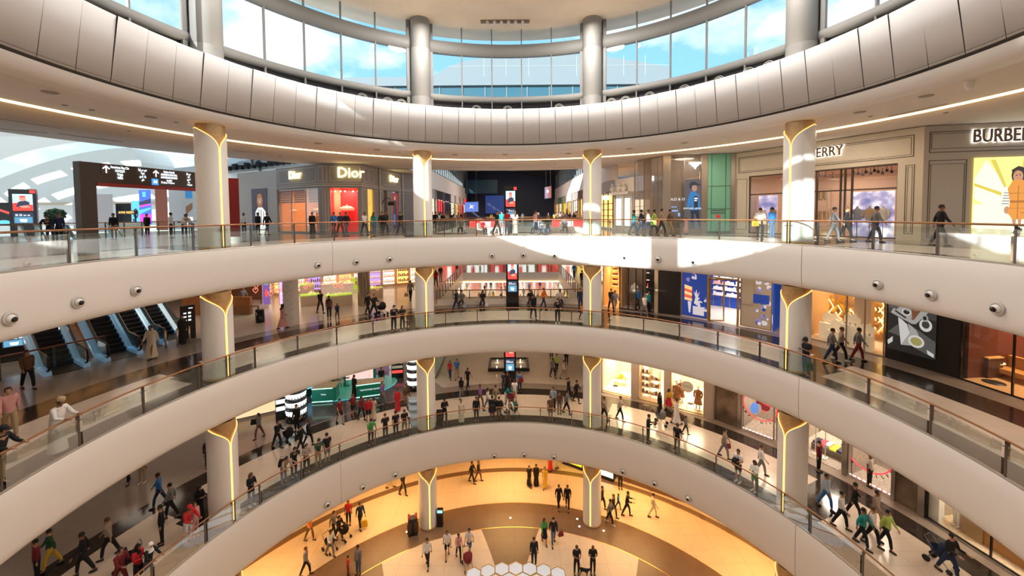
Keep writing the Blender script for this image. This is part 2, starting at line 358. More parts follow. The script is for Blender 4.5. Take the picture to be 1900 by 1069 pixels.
for (u, v, L) in [(30, 225, 3), (170, 256, 2.5), (290, 212, 1.4), (460, 282, 1.6), (640, 262, 1), (1290, 243, 1.3), (1430, 206, 1.4), (860, 311, 2.2), (930, 311, 2.2), (1045, 311, 2), (1700, 205, 2), (490, 298, 2)]:
    d = ray(u, v); p = EYE + d * ((ZSOF - CZ) / d.z); r = hypot(p.x - CX, p.y - CY); a = atan2(p.x - CX, p.y - CY)
    if r < 14.6: continue
    zz = ZSOF if r < 17.5 else ZSOF + .02
    p = EYE + d * ((zz - CZ) / d.z)
    mb = MB(); mb.box(-L / 2, L / 2, -.04, .04, -.012, -.001, 0, Matrix.Translation(p) @ Matrix.Rotation(-a, 4, 'Z'))
    tag(mb.build('ceiling_slot', mat('fitting_grey')), 'narrow air slot in the upper gallery ceiling', 'vent', 'ceiling air slots')
# clerestory: eight bays of five tall and five low panes
for k in range(8):
    c = -.6 + k * 45
    w = struct(thing('window_%d' % (k + 1), 'clerestory bay of five panes under a row of low panes', None)); del_ = w
    fb = MB()
    polar([(15.15, z + 7.66), (14.95, z + 7.66), (14.85, z + 7.72), (14.85, z + 8.05), (15.0, z + 8.07), (15.15, z + 8.07)], c - 20.4, c + 20.4, 1, 0, fb)
    polar([(15.1, z + 10.75), (14.88, z + 10.79), (14.85, z + 11.2), (14.88, z + 11.6), (15.1, z + 11.63)], c - 20.4, c + 20.4, 1, 0, fb)
    for i in range(6):
        a = c - 19.6 + i * 7.84; w2 = .10 if i in (0, 5) else .035
        p = P3(14.97, a, 0); T = Matrix.Translation(p) @ Matrix.Rotation(-radians(a), 4, 'Z')
        fb.box(-w2, w2, -.09, .06, z + 5.7, z + 12.75, 0, T)
        if i in (0, 5): fb.box(-.24, .24, .0, .12, z + 5.7, z + 12.75, 0, Matrix.Translation(P3(15.05, c + (20.6 if i else -20.6), 0)) @ Matrix.Rotation(-radians(a), 4, 'Z'))
    fb.build('window_frame', FRAME, w)
    for i in range(5):
        a = c - 19.6 + i * 7.84
        for z0, z1 in ((8.07, 10.79), (11.63, 12.7)):
            g = MB(); A = P3(15.0, a, z + z0); B = P3(15.0, a + 7.84, z + z0); A2 = P3(15.0, a, z + z1); B2 = P3(15.0, a + 7.84, z + z1)
            g.poly([A, B, B2, A2]); g.build('window_pane', WGLASS, w)
# dome ceiling
mb = MB(); polar([(.05, z + 13.1), (6, z + 12.95), (11, z + 12.7), (15.4, z + 12.6), (16.9, z + 12.7), (16.9, z + 13.3), (11, z + 13.6), (.05, z + 13.9)], -180, 180, 3, 0, mb)
struct(mb.build('ceiling', DOME), 'pale plaster ceiling over the atrium')
# outer roof over the gallery (hidden, keeps the sky out)
mb = MB(); polar([(15.2, z + 5.6), (15.6, z + 5.5), (26, z + 5.2)], -180, 180, 2, 0, mb); struct(mb.build('roof', mat('roof_grey', (.5, .5, .5), .8)))
# ================================================================ columns
def column_mesh_parts(H, top_flare=True):
    """local: base at origin, slit towards -Y; returns shell, core, led meshes"""
    r = .61; n = 72
    hs = [0.14, .5, 1.2, H - 2.2, H - 1.35, H - 1.1, H - .95, H - .82, H - .7, H - .6, H - .5, H - .42, H - .34, H - .27, H - .2]
    if not top_flare: hs = [h for h in hs if h < H - .3] + [H - .3]
    def half(h):
        d = H - h
        if d > 1.15: return 2.6
        t = (1.15 - d) / .95
        return 2.6 + 92 * (t ** 2.3)
    mb = MB(); nn = 56; vs = []; fs = []
    for h in hs:
        th = half(h)
        for j in range(nn + 1):
            a = radians(th + (360 - 2 * th) * j / nn); vs.append((r * sin(a), -r * cos(a), h))
    m = nn + 1
    for i in range(len(hs) - 1): fs += [(i * m + j, i * m + j + 1, (i + 1) * m + j + 1, (i + 1) * m + j) for j in range(nn)]
    # upper remainder: the back cladding rises a little more
    mb.add(vs, fs, 0, True)
    core = MB(); core.lathe([(.57, .0), (.57, H)], 40)
    core.lathe([(.615, .02), (.625, .12), (.60, .14)], 40)
    led = MB()
    for s in (-1, 1):
        pts = [(.60 * sin(radians(s * half(h))), -.60 * cos(radians(s * half(h))), h) for h in hs[1 if H < 3 else 0:]]
        led.tube(pts, .016, 6)
    led.tube([(.60 * sin(radians(th)), -.60 * cos(radians(th)), hs[-1]) for th in [half(hs[-1]) + i * (360 - 2 * half(hs[-1])) / 30 for i in range(31)]], .014, 6)
    return mb.mesh(), core.mesh(), led.mesh()
CW = mat('column_white', (.80, .775, .75), .4)
SPOT = {-68.1: 'outer left', -23.1: 'inner left', 21.9: 'inner right', 66.9: 'outer right'}
side = {-68.1: 'standing farther out on the grey store side', -23.1: 'standing by the avenue on the grey store side', 21.9: 'standing by the avenue on the beige store side', 66.9: 'standing farther out on the beige store side'}
for lv in (0, 1, 2, 3):
    H = (ZSOF if lv == 3 else ZL[lv + 1] - DROP[lv + 1]) - ZL[lv]
    ms = column_mesh_parts(H)
    for k in range(8):
        a = -68.1 + 45 * k
        if lv == 0 and k not in (0, 1, 2, 3): continue
        T = P3(14.67, a, ZL[lv])
        key = -68.1 + 45 * k
        ent = {3: 'on the upper gallery', 2: 'on the middle gallery', 1: 'on the lower gallery', 0: 'on the ground floor'}[lv]
        lab = 'white gold-topped column ' + ent
        o = thing('column', lab + (', ' + side[round(key, 1)].replace('standing ', '') if round(key, 1) in side else ', behind the viewer'), 'column', T, -radians(a), kind='structure')
        link('column_cladding', ms[0], CW if lv + k == 0 or not ms[0].materials else None, o)
        link('gold_core', ms[1], GOLD if not ms[1].materials else None, o)
        link('light_slit', ms[2], LED if not ms[2].materials else None, o)
mb = MB(); mb.lathe([(.61, 5.6), (.61, 7.6), (.605, 7.61), (.605, 7.63), (.61, 7.64), (.61, 10.7), (.605, 10.71), (.605, 10.73), (.61, 10.74), (.61, 12.9)], 40)
cm = mb.mesh()
for k in range(8):
    a = -68.1 + 45 * k
    o = link('clerestory_column', cm, GREY if k == 0 else None, None, P3(14.67, a, CZ)); struct(o, 'plain grey metal-clad round column between clerestory windows')
# ================================================================ balustrades
posts = [o + c for c in [-.6 + 45 * k for k in range(-3, 4)] for o in (-22.5, -17.4, -8.7, 0, 8.7, 17.4)]
posts = sorted(a for a in posts if -112 < a < 112)
for lv in (3, 2, 1):
    z = ZL[lv]
    T = thing('glass_balustrade', {3: 'glass balustrade with bronze handrail on the upper gallery edge', 2: 'glass balustrade with bronze handrail on the middle gallery edge', 1: 'glass balustrade with bronze handrail on the lower gallery edge'}[lv], 'railing')
    mb = MB(); A = [posts[0] + (posts[-1] - posts[0]) * i / 160 for i in range(161)]
    mb.tube([P3(14.0, a, z + 1.11) for a in A], .034, 8); mb.build('handrail', BRONZE, T)
    mb = MB(); polar([(13.99, z + .0), (13.99, z + .05), (14.07, z + .05), (14.07, z + .0)], posts[0], posts[-1], 1, 0, mb); mb.build('base_channel', mat('channel_metal', (.35, .31, .27), .35, .7), T)
    for a in posts:
        b = (a + .6 + 22.5) % 45 - 22.5
        mb = MB(); M = Matrix.Translation(P3(14.05, a, z)) @ Matrix.Rotation(-radians(a), 4, 'Z')
        for dx in ((-.06, .06) if abs(b) > 22 else (0,)):
            mb.box(dx - .03, dx + .03, -.03, .05, 0, 1.05, 0, M); mb.box(dx - .012, dx + .012, -.05, .02, 1.0, 1.1, 0, M)
            mb.box(dx - .12, dx + .12, -.02, 0, .88, .9, 0, M)
        mb.build('post', STEEL, T)
    for i in range(len(posts) - 1):
        a0, a1 = posts[i] + .3, posts[i + 1] - .3
        mb = MB(); polar([(13.995, z + .04), (13.995, z + .98)], a0, a1, 1, 0, mb); mb.build('glass_panel', GLASS, T)
# eyeball spotlights set in the fascias
for i, (lv, u, v) in enumerate([(3, 19, 592), (3, 145, 561), (3, 253, 539), (3, 590, 492), (3, 661, 486), (3, 723, 481), (3, 913, 474), (3, 971, 473), (3, 1029, 474), (3, 1159, 478), (3, 1221, 481), (3, 1287, 486), (3, 1628, 528), (3, 1727, 547), (3, 1850, 573),
                    (1, 607, 936), (1, 673, 904), (1, 733, 881), (1, 917, 846), (1, 973, 844), (1, 1028, 848), (1, 1156, 875), (1, 1215, 897), (1, 1277, 925)]):
    p = ATR(u, v, 13.96); a = atan2(p.x - CX, p.y - CY)
    o = thing('eyeball_spotlight', 'round white eyeball spotlight set in the %s gallery fascia, %s of its trio' % ('upper' if lv == 3 else 'lower', ('first', 'middle', 'last')[i % 3]), 'spotlight', p, -a, 'fascia spotlights')
    M = Matrix.Rotation(radians(90), 4, 'X')
    mb = MB(); mb.lathe([(.12, 0), (.145, .03), (.18, .03), (.2, .0)], 20); me = mb.mesh(); me.transform(M); link('bezel', me, mat('bezel_grey', (.55, .52, .48), .45), o)  # white bezel, its shading put into a greyer colour
    mb = MB(); mb.ball((0, 0, 0), .125, n=14); me = mb.mesh(); link('eyeball', me, CW, o)
    mb = MB(); mb.lathe([(.001, .133), (.07, .13), (.08, .10)], 12); me = mb.mesh(); me.transform(Matrix.Rotation(radians(100), 4, 'X')); link('lamp_opening', me, BLACKG, o)
# ================================================================ shopfront helpers
class Face:
    """a straight stretch of shopfront: x from A (viewer's side) to B, y into the shop, z up"""
    def __init__(s, A, B, lv):
        s.A = Vector((A[0], A[1], ZL[lv])); s.B = Vector((B[0], B[1], ZL[lv])); s.lv = lv
        s.L = (s.B - s.A).length; s.x = (s.B - s.A).normalized(); s.y = Vector((0, 0, 1)).cross(s.x); s.H = (ZSOF if lv == 3 else ZL[lv + 1] - DROP[lv + 1]) - ZL[lv]
        s.M = Matrix((s.x, s.y, Vector((0, 0, 1)))).transposed().to_4x4(); s.M.translation = s.A
    def hit(s, u, v, dy=0):
        d = ray(u, v); o = s.A + s.y * dy; t = (o - EYE).dot(s.y) / d.dot(s.y); p = EYE + d * t - s.A; return p.dot(s.x), p.z
    def X(s, u, v=430, dy=0): return s.hit(u, v, dy)[0]
    def Z(s, u, v, dy=0): return s.hit(u, v, dy)[1]
    def p(s, x, y, z): return s.M @ Vector((x, y, z))
    def box(s, mb, x0, x1, y0, y1, z0, z1, mi=0): mb.box(x0, x1, y0, y1, z0, z1, mi, s.M); return mb
    def txt(s, body, x, z, size, m, parent, y=-.03, ext=.02, bold=0, sx=1, name='lettering'):
        M = frameM(s.p(x, y, z), s.x); return text(body, size, m, parent, M, ext, name, bold=bold, sx=sx)
def face(lv, a0, a1, r=20.2):
    p, q = P3(r, a0, 0), P3(r, a1, 0); return Face((p.x, p.y), (q.x, q.y), lv)
def lineframe(F, mb, x0, x1, z0, z1, w=.02, y=-.012, mi=0, d=.02):
    for a, b, c, e in ((x0, x1, z0, z0 + w), (x0, x1, z1 - w, z1), (x0, x0 + w, z0, z1), (x1 - w, x1, z0, z1)): F.box(mb, a, b, y, y + d, c, e, mi)
def poster(F, label, x0, x1, z0, z1, bgm, shapes=(), y=-.04, frame=None, name='poster', cat='poster', depth=.05):
    """flat picture built as a thin box with its picture areas inlaid; shapes: (material, [(s,t),...]) with s,t in 0..1"""
    c = F.p((x0 + x1) / 2, y, z0); o = thing(name, label, cat, c)
    inv = Matrix.Translation(c).inverted() @ F.M
    mats = [bgm]; mb = MB(); mb.box(x0, x1, y, y + depth, z0, z1, 0, inv)
    for i, (m, pts) in enumerate(shapes):
        if m not in mats: mats.append(m)
        mb.poly([inv @ Vector((x0 + (x1 - x0) * a, y - .003 - .0012 * i, z0 + (z1 - z0) * b)) for a, b in pts], mats.index(m))
    mb.build('picture', mats, o)
    if frame:
        fb = MB(); w = .05
        for a, b, c2, e in ((x0 - w, x1 + w, z0 - w, z0), (x0 - w, x1 + w, z1, z1 + w), (x0 - w, x0, z0, z1), (x1, x1 + w, z0, z1)): fb.box(a, b, y - .03, y + depth, c2, e, 0, inv)
        fb.build('frame', frame, o)
    return o
def circ(cx, cy, rx, ry=None, n=14, a0=0, a1=360): ry = ry or rx; return [(cx + rx * cos(radians(a0 + (a1 - a0) * i / n)), cy + ry * sin(radians(a0 + (a1 - a0) * i / n))) for i in range(n + (0 if a1 - a0 == 360 else 1))]
def rect(x0, y0, x1, y1): return [(x0, y0), (x1, y0), (x1, y1), (x0, y1)]
def room(F, x0, x1, H, depth, wallm, floorm=None, power=60, color=(1, .82, .62), y0=.35, ceilm=None, name='wall_shop_interior'):
    for i, q in enumerate(((x0, x1, depth, depth + .1, 0, H), (x0 - .1, x0, y0, depth, 0, H), (x1, x1 + .1, y0, depth, 0, H), (x0, x1, y0, depth, H, H + .1), (x0, x1, y0 - .3, depth, .0, .02))):
        if i == 4 and not floorm: continue
        mb = MB(); F.box(mb, *q); o = struct(mb.build(name if i < 3 else ('ceiling_shop', 'floor_shop')[i - 3], [wallm, wallm, wallm, ceilm or wallm, floorm][i]), ('shop interior wall', 'shop interior wall', 'shop interior wall', 'shop ceiling', 'shop floor')[i])
    if power: 
        c = F.p((x0 + x1) / 2, (y0 + depth) / 2, H - .15); l = area('shop_lamp', c, power, min(x1 - x0, depth - y0) * .7, color)
    return o
def panes(F, label, xs, z0, z1, m, y=.05, fw=.04, fd=.08, name='shop_window', glass=None, cross=()):
    c = F.p((xs[0] + xs[-1]) / 2, y, z0); o = thing(name, label, 'window', c); inv = Matrix.Translation(c).inverted() @ F.M
    mb = MB()
    for x in xs: mb.box(x - fw / 2, x + fw / 2, y - fd / 2, y + fd / 2, z0, z1, 0, inv)
    for zz in (z0 + fw / 2, z1 - fw / 2) + tuple(cross): mb.box(xs[0], xs[-1], y - fd / 2, y + fd / 2, zz - fw / 2, zz + fw / 2, 0, inv)
    mb.build('frame', m, o)
    for i in range(len(xs) - 1):
        g = MB(); g.poly([inv @ Vector(q) for q in ((xs[i], y, z0), (xs[i + 1], y, z0), (xs[i + 1], y, z1), (xs[i], y, z1))]); g.build('glass_pane', glass or SGLASS, o)
    return o
def pillar(F, x0, x1, y0, y1, z1, m, label, z0=0):
    mb = MB(); F.box(mb, x0, x1, y0, y1, z0, z1); return struct(mb.build('shopfront_pillar', m), label)
STONE = mat('beige_cladding', (.62, .56, .45), .6, noise=.03, nscale=1.5); STONE2 = mat('taupe_cladding', (.46, .40, .33), .6)
LINE = mat('thin_dark_line', (.10, .08, .06), .6)
LETBACK = emat('letter_glow', (1, .96, .85), 3.2); LETBR = mat('letter_brown', (.16, .09, .045), .5)
def glow_text(F, body, x, z, size, parent, bold=.02, sx=1, front=None, y=-.10):
    F.txt(body, x, z, size, LETBACK, parent, y + .05, .012, bold + size * .018, sx, 'glow_edge'); F.txt(body, x, z, size, front or LETBR, parent, y, .02, bold, sx, 'lettering')
# ================================================================ upper gallery, beige fashion store
WARMROOM = mat('pinkish_beige_wall', (.72, .55, .42), .6)
BR = mat('bronze_frame', (.10, .07, .05), .35, .6)
F1 = Face((15.7, 28.0), (20.15, 19.5), 3); H3 = F1.H
x0w, x1w = F1.X(1388), F1.X(1662); zt = F1.Z(1662, 303)
mb = MB(); F1.box(mb, 0, F1.L, 0, .35, zt, H3 - .02); F1.box(mb, 0, x0w, 0, .35, 0, zt); F1.box(mb, x1w, F1.L, 0, .35, 0, zt)
lineframe(F1, mb, .25, F1.L - .35, zt + .25, H3 - .35, .035, mi=1); lineframe(F1, mb, .35, F1.L - .45, zt + .35, H3 - .45, .02, mi=1)
lineframe(F1, mb, .15, x0w - .12, .3, zt - .15, .025, mi=1); lineframe(F1, mb, x1w + .3, F1.L - .3, .35, zt - .15, .03, mi=1); lineframe(F1, mb, x1w + .38, F1.L - .38, .45, zt - .25, .015, mi=1)
wf = struct(mb.build('wall_shopfront_beige', [STONE, LINE]), 'beige panelled shopfront wall')
sg = thing('shop_sign', 'brown shop name letters glowing round the edges on the beige wall behind the outer column', 'sign', F1.p(0, 0, 0)); sg.matrix_world = Matrix.Identity(4)
xr = F1.X(1577, 270); xl = F1.X(1500, 283); zc = F1.Z(1540, 282)
lw = (xr - xl) / 5
glow_text(F1, 'BURBERRY', xr - lw * 4.02, zc, .78, sg, .014, (lw * 8.05) / 4.42)
xs = [x0w, F1.X(1470), F1.X(1512), F1.X(1556), F1.X(1564), F1.X(1577), x1w]
panes(F1, 'tall bronze-framed shop window under the brown shop name letters', xs, .06, zt - .02, BR, .12, .07, .12, cross=(2.7,))
room(F1, x0w, x1w, zt + .1, 5.5, WARMROOM, mat('shop_floor_tan', (.6, .42, .3), .25), 110, (1, .74, .56))
SKYP = mat('cloud_picture', (.5, .5, .6), .6, emit=(.5, .5, .62), es=.9)
t = SKYP.node_tree; b = t.nodes['Principled BSDF']; c = N(t, 'ShaderNodeTexCoord'); n = N(t, 'ShaderNodeTexNoise'); n.inputs['Scale'].default_value = 1.3; n.inputs['Detail'].default_value = 7
t.links.new(c.outputs['Object'], n.inputs[0]); r = ramp(t, [(.38, (.16, .16, .36)), (.5, (.36, .33, .5)), (.62, (.85, .8, .85))]); t.links.new(n.outputs[0], r.inputs[0]); t.links.new(r.outputs[0], b.inputs['Emission Color']); t.links.new(r.outputs[0], b.inputs['Base Color'])
poster(F1, 'cloudy violet sky backdrop behind three dressed torsos in the shop window', F1.X(1579, dy=.9), F1.X(1658, dy=.9), .1, F1.Z(1620, 355, .9), SKYP, y=.9, name='backdrop_panel', cat='display')
poster(F1, 'cloudy violet sky backdrop in the window beside the teal hoarding', F1.X(1407, dy=.9), F1.X(1441, dy=.9), .9, F1.Z(1420, 363, .9), SKYP, y=.9, name='backdrop_panel', cat='display')
def torso(F, u, y, z, m, label, s=1):
    x = F.X(u, 415, y); o = thing('dress_form', label, 'mannequin', F.p(x, y, 0), atan2(F.x.y, F.x.x))
    mb = MB(); mb.lathe([(.001, 1.45), (.05, 1.44), (.055, 1.38), (.06, 1.34), (.18, 1.27), (.2, 1.2), (.19, 1.05), (.16, .9), (.2, .72), (.17, .68), (.001, .68)], 14, sy=.65, c=(0, 0, z * s)); mb.tube([(-.2, 0, 1.22 + z), (-.27, 0, 1.0 + z), (-.24, -.08, .78 + z)], [.07, .06, .045], 7); mb.tube([(.2, 0, 1.22 + z), (.27, 0, 1.0 + z), (.24, -.08, .78 + z)], [.07, .06, .045], 7); mb.build('torso', m, o)
    mb = MB(); mb.tube([(0, 0, .02), (0, 0, .7 + z)], .02, 6); mb.lathe([(.001, .02), (.16, .02), (.16, 0)], 14); mb.build('stand', BR, o); return o
torso(F1, 1590, .5, .35, mat('cloth_denim_grey', (.35, .38, .42), .8), 'torso form in a pale grey jacket before the cloud backdrop')
torso(F1, 1613, .5, .35, mat('cloth_tan', (.55, .36, .16), .8), 'torso form in a tan jacket before the cloud backdrop')
torso(F1, 1638, .5, .35, mat('cloth_cream', (.78, .72, .62), .8), 'torso form in a cream blouse before the cloud backdrop')
# hanging rack and shelf cabinet inside
def rack(F, u0, u1, y, z1, label, cols):
    x0, x1 = F.X(u0, 400, y), F.X(u1, 400, y); o = thing('clothes_cabinet', label, 'cabinet', F.p((x0 + x1) / 2, y, 0)); inv = Matrix.Translation(F.p((x0 + x1) / 2, y, 0)).inverted() @ F.M
    mb = MB()
    for a in (x0, x1):
        for b in (y, y + .5): mb.box(a - .03, a + .03, b - .03, b + .03, 0, z1, 0, inv)
    for zz in (.4, z1 - .03, z1 * .55): mb.box(x0, x1, y, y + .5, zz - .02, zz + .02, 0, inv)
    mb.box(x0, x1, y, y + .5, .02, .4, 0, inv); mb.build('frame', mat('pale_gold_frame', (.75, .58, .35), .35, .4), o)
    for lvl, zt2 in ((0, z1 * .53), (1, z1 - .15)):
        k = 7
        for i in range(k):
            xx = x0 + .1 + (x1 - x0 - .2) * i / (k - 1); g = MB(); g.box(xx - .025, xx + .03, y + .08, y + .42, zt2 - random.uniform(.55, .75), zt2 - .05, 0, inv); g.build('hanging_garment', cols[(i + lvl) % len(cols)], o)
rack(F1, 1508, 1534, 1.6, 3.0, 'open gold-framed cabinet of tan and white garments inside the shop', [mat('cloth_tan'), mat('cloth_cream'), mat('cloth_orange', (.7, .33, .06), .8)])
rack(F1, 1452, 1462, 1.6, 2.6, 'white open cabinet of shelves deep inside the shop by the column', [mat('cloth_cream'), mat('cloth_tan')])
for i, u in enumerate((1582, 1592, 1600, 1606, 1615, 1622, 1629, 1637, 1645, 1654, 1519, 1532, 1545)):
    y = 1 + (i * 7 % 5) * .6; x = F1.X(u, 318, y); mb = MB(); F1.box(mb, x - .05, x + .05, y, y + .1, zt - .28, zt - .12); F1.box(mb, x - .012, x + .012, y, y + .02, zt - .12, zt + .1)
    tag(mb.build('track_spotlight', DARK), 'small black track spotlight under the shop ceiling', 'spotlight', 'track spotlights of the beige store')
def bag(F, u, y, z, m, label, s=1):
    x = F.X(u, 410, y); o = thing('handbag', label, 'bag', F.p(x, y, z)); mb = MB(); mb.prism([(-.16 * s, 0), (.16 * s, 0), (.13 * s, .22 * s), (-.13 * s, .22 * s)], lambda a, b, d: (a, -.05 + d, b), .1); mb.build('bag_body', m, o); mb = MB(); mb.tube([(-.08 * s, 0, .21 * s), (-.07 * s, 0, .32 * s), (.07 * s, 0, .32 * s), (.08 * s, 0, .21 * s)], .012, 5); mb.build('handle', m, o); return o
for u, m, l in ((1415, mat('bag_white', (.8, .75, .7), .5), 'white handbag on a plinth in the shop window by the teal hoarding'), (1434, mat('bag_tan', (.5, .28, .12), .5), 'tan handbag on a plinth in the shop window by the teal hoarding')):
    bag(F1, u, .6, 1.35, m, l, 1.4); x = F1.X(u, 410, .6); mb = MB(); F1.box(mb, x - .2, x + .2, .4, .8, .02, 1.35); tag(mb.build('display_plinth', CW), 'white plinth under the ' + ('white' if u == 1415 else 'tan') + ' handbag in the shop window', 'plinth', 'window plinths')
# angled face with the big poster
F2 = Face((20.15, 19.5), (27.4, 18.0), 3); xp = F2.X(1802, 400); zt2 = F2.Z(1850, 292)
mb = MB(); F2.box(mb, 0, F2.L, 0, .35, 0, H3 - .02)
lineframe(F2, mb, .22, F2.L - .3, F2.Z(1750, 283), H3 - .3, .035, mi=1); lineframe(F2, mb, .30, F2.L - .4, F2.Z(1750, 276), H3 - .4, .02, mi=1)
lineframe(F2, mb, .22, xp - .25, .2, F2.Z(1750, 297), .03, mi=1); lineframe(F2, mb, .3, xp - .33, .3, F2.Z(1750, 304), .02, mi=1)
struct(mb.build('wall_shopfront_taupe', [STONE2, LINE]), 'taupe panelled shopfront wall')
sg = thing('shop_sign', 'brown shop name letters glowing white above the yellow poster', 'sign', (0, 0, 0))
xa = F2.X(1787, 255); xb = F2.X(1893, 252); lw = (xb - xa) / 4.9
glow_text(F2, 'BURBERRY', xa + lw * 4, F2.Z(1840, 253), .86, sg, .016, lw * 8 / 4.9)
YL = emat('poster_yellow', (1, .80, .22), 1.15); YL2 = emat('poster_pale', (1, .90, .55), 1.2); YG = emat('poster_olive', (.70, .58, .08), .9); OR = emat('poster_orange', (.78, .30, .04), .9); OR2 = emat('poster_orange_dark', (.5, .17, .02), .8); SK = emat('poster_skin', (.62, .30, .16), .8); HR = emat('poster_hair', (.05, .02, .01), .6); ST = emat('poster_white', (.9, .85, .75), .9); BK = emat('poster_black', (.02, .015, .01), .6); RS = emat('poster_blush', (.8, .25, .15), .8)
shp = [(YL2, rect(0, 0, 1, .42)), (YL2, [(.15, 1), (.45, .62), (.5, .2), (.0, .5), (0, .75)]), (YG, [(.2, 1), (.27, 1), (.42, .66), (.40, .62)]), (YG, [(0, .7), (0, .66), (.3, .55), (.42, .5), (.4, .56)]), (YG, [(.62, 1), (.66, 1), (.60, .8)]),
       (SK, [(.62, .22), (.66, .36), (.72, .36), (.70, .10), (.66, .10)]), (SK, [(.74, .24), (.78, .36), (.84, .36), (.80, .1), (.76, .1)]), (ST, circ(.69, .1, .06, .045)), (ST, circ(.78, .12, .06, .04)), (BK, rect(.66, .03, .74, .07)), (BK, rect(.75, .06, .84, .1)),
       (ST, circ(.47, .50, .09, .14)), (ST, circ(.93, .50, .09, .14))] + [(BK, rect(.39 + j * .01, .42 + j * .035, .55, .428 + j * .035)) for j in range(5)] + [(BK, rect(.86, .42 + j * .035, 1.0, .428 + j * .035)) for j in range(5)] + [(SK, circ(.5, .34, .06, .05)), (SK, circ(.88, .34, .05, .04)),
       (OR, [(.5, .62), (.58, .70), (.82, .70), (.92, .62), (.9, .45), (.97, .28), (.85, .22), (.62, .22), (.52, .30), (.56, .45)]), (OR2, rect(.55, .435, .9, .465)), (OR2, rect(.71, .22, .73, .68)), (OR2, rect(.78, .3, .87, .31)), (OR2, [(.53, .55), (.9, .56), (.9, .565), (.53, .56)]), (OR2, rect(.56, .36, .92, .366)),
       (HR, circ(.72, .79, .16, .115)), (SK, circ(.70, .775, .105, .08)), (HR, [(.58, .81), (.66, .86), (.80, .83), (.82, .74), (.86, .74), (.86, .88), (.7, .91), (.56, .86)]), (BK, circ(.665, .79, .016, .008)), (BK, circ(.735, .795, .016, .008)), (RS, circ(.70, .745, .025, .009)), (OR, [(.56, .70), (.62, .73), (.8, .73), (.86, .70), (.8, .66), (.6, .66)])]
shp = [(m, [(min(.998, max(.002, a if i < 5 else .56 + (a - .71) * .62)), b * .97) for a, b in p]) for i, (m, p) in enumerate(shp)]
poster(F2, 'tall glowing yellow poster of a child in an orange padded vest', xp, xp + 3.0, F2.Z(1850, 438), zt2, YL, shp, -.08)
# ---------------------------------------------------------------- teal hoarding and dark glass showcase
F3 = Face((10.9, 28.6), (15.7, 28.0), 3)
TEAL = mat('teal_board', (.20, .52, .38), .35); STL = mat('brushed_steel', (.42, .38, .34), .3, .8)
X3 = lambda u: F3.X(u, 400)
mb = MB(); F3.box(mb, X3(1312), X3(1354), -.05, .2, .15, H3 - .03)
tl = thing('teal_hoarding', 'tall teal board hoarding between steel posts beside the beige store', 'hoarding', (0, 0, 0)); mb.build('board', TEAL, tl)
mb = MB()
for u in (1319, 1345): F3.box(mb, X3(u) - .02, X3(u) + .02, -.07, -.05, .15, H3 - .05)
for zz in (1.75, 3.35): F3.box(mb, X3(1312), X3(1354), -.07, -.05, zz, zz + .04)
for zz in (1.45, 1.62): F3.box(mb, X3(1319), X3(1345), -.08, -.05, zz, zz + .07)
F3.box(mb, X3(1312), X3(1354), -.06, .1, 0, .18); mb.build('joint_strips', mat('teal_joint', (.10, .16, .13), .4), tl)
o = thing('fire_notice', 'small red notice on the teal hoarding', 'sign', (0, 0, 0)); mb = MB(); F3.box(mb, X3(1328), X3(1336), -.10, -.075, 1.15, 1.32); mb.build('plate', mat('red_sign', (.7, .02, .04), .4, emit=(.7, .02, .04), es=.4), o)
pillar(F3, X3(1354), X3(1362), -.12, .2, H3 - .02, STL, 'steel post beside the teal hoarding'); pillar(F3, X3(1300), X3(1311), -.12, .2, H3 - .02, STL, 'steel post between showcase and teal hoarding'); pillar(F3, -.05, X3(1243), -.15, .3, H3 - .02, STL, 'bronze post at the corner of the avenue')
mb = MB(); F3.box(mb, X3(1243), X3(1300), .3, .4, 0, H3 - .02); F3.box(mb, X3(1243), X3(1300), -.05, .3, 0, .35); struct(mb.build('wall_dark_showcase', mat('taupe_dark', (.30, .24, .19), .35)))
panes(F3, 'dark glass showcase front beside the bronze corner post', [X3(1243), X3(1269), X3(1300)], .35, H3 - .1, STL, -.02, .03, .04)
EAm = emat('eagle_white', (1, .97, .95), 4)
sg = thing('shop_sign', 'glowing white eagle emblem above the poster of a person in a black cap', 'sign', (0, 0, 0))
cx_, cz_ = X3(1288), F3.Z(1288, 308)
eagle = [(-.42, .25), (-.14, .25), (-.10, .12), (-.05, .25), (.05, .25), (.10, .12), (.14, .25), (.42, .25), (.36, .12), (.24, .10), (.22, 0), (.12, -.02), (0, -.24), (-.12, -.02), (-.22, 0), (-.24, .10), (-.36, .12)]
mb = MB(); mb.prism(eagle, lambda a, b, d: F3.p(cx_ + a, -.12 + d, cz_ + b), .04); mb.build('emblem', EAm, sg)
GB = emat('p_grey_bg', (.13, .12, .14), .6); BL = emat('p_blue', (.02, .20, .50), .8); NB = emat('p_navy', (.02, .03, .06), .6); PS = emat('p_skin', (.55, .30, .2), .7); PW = emat('p_white', (.85, .85, .85), .9)
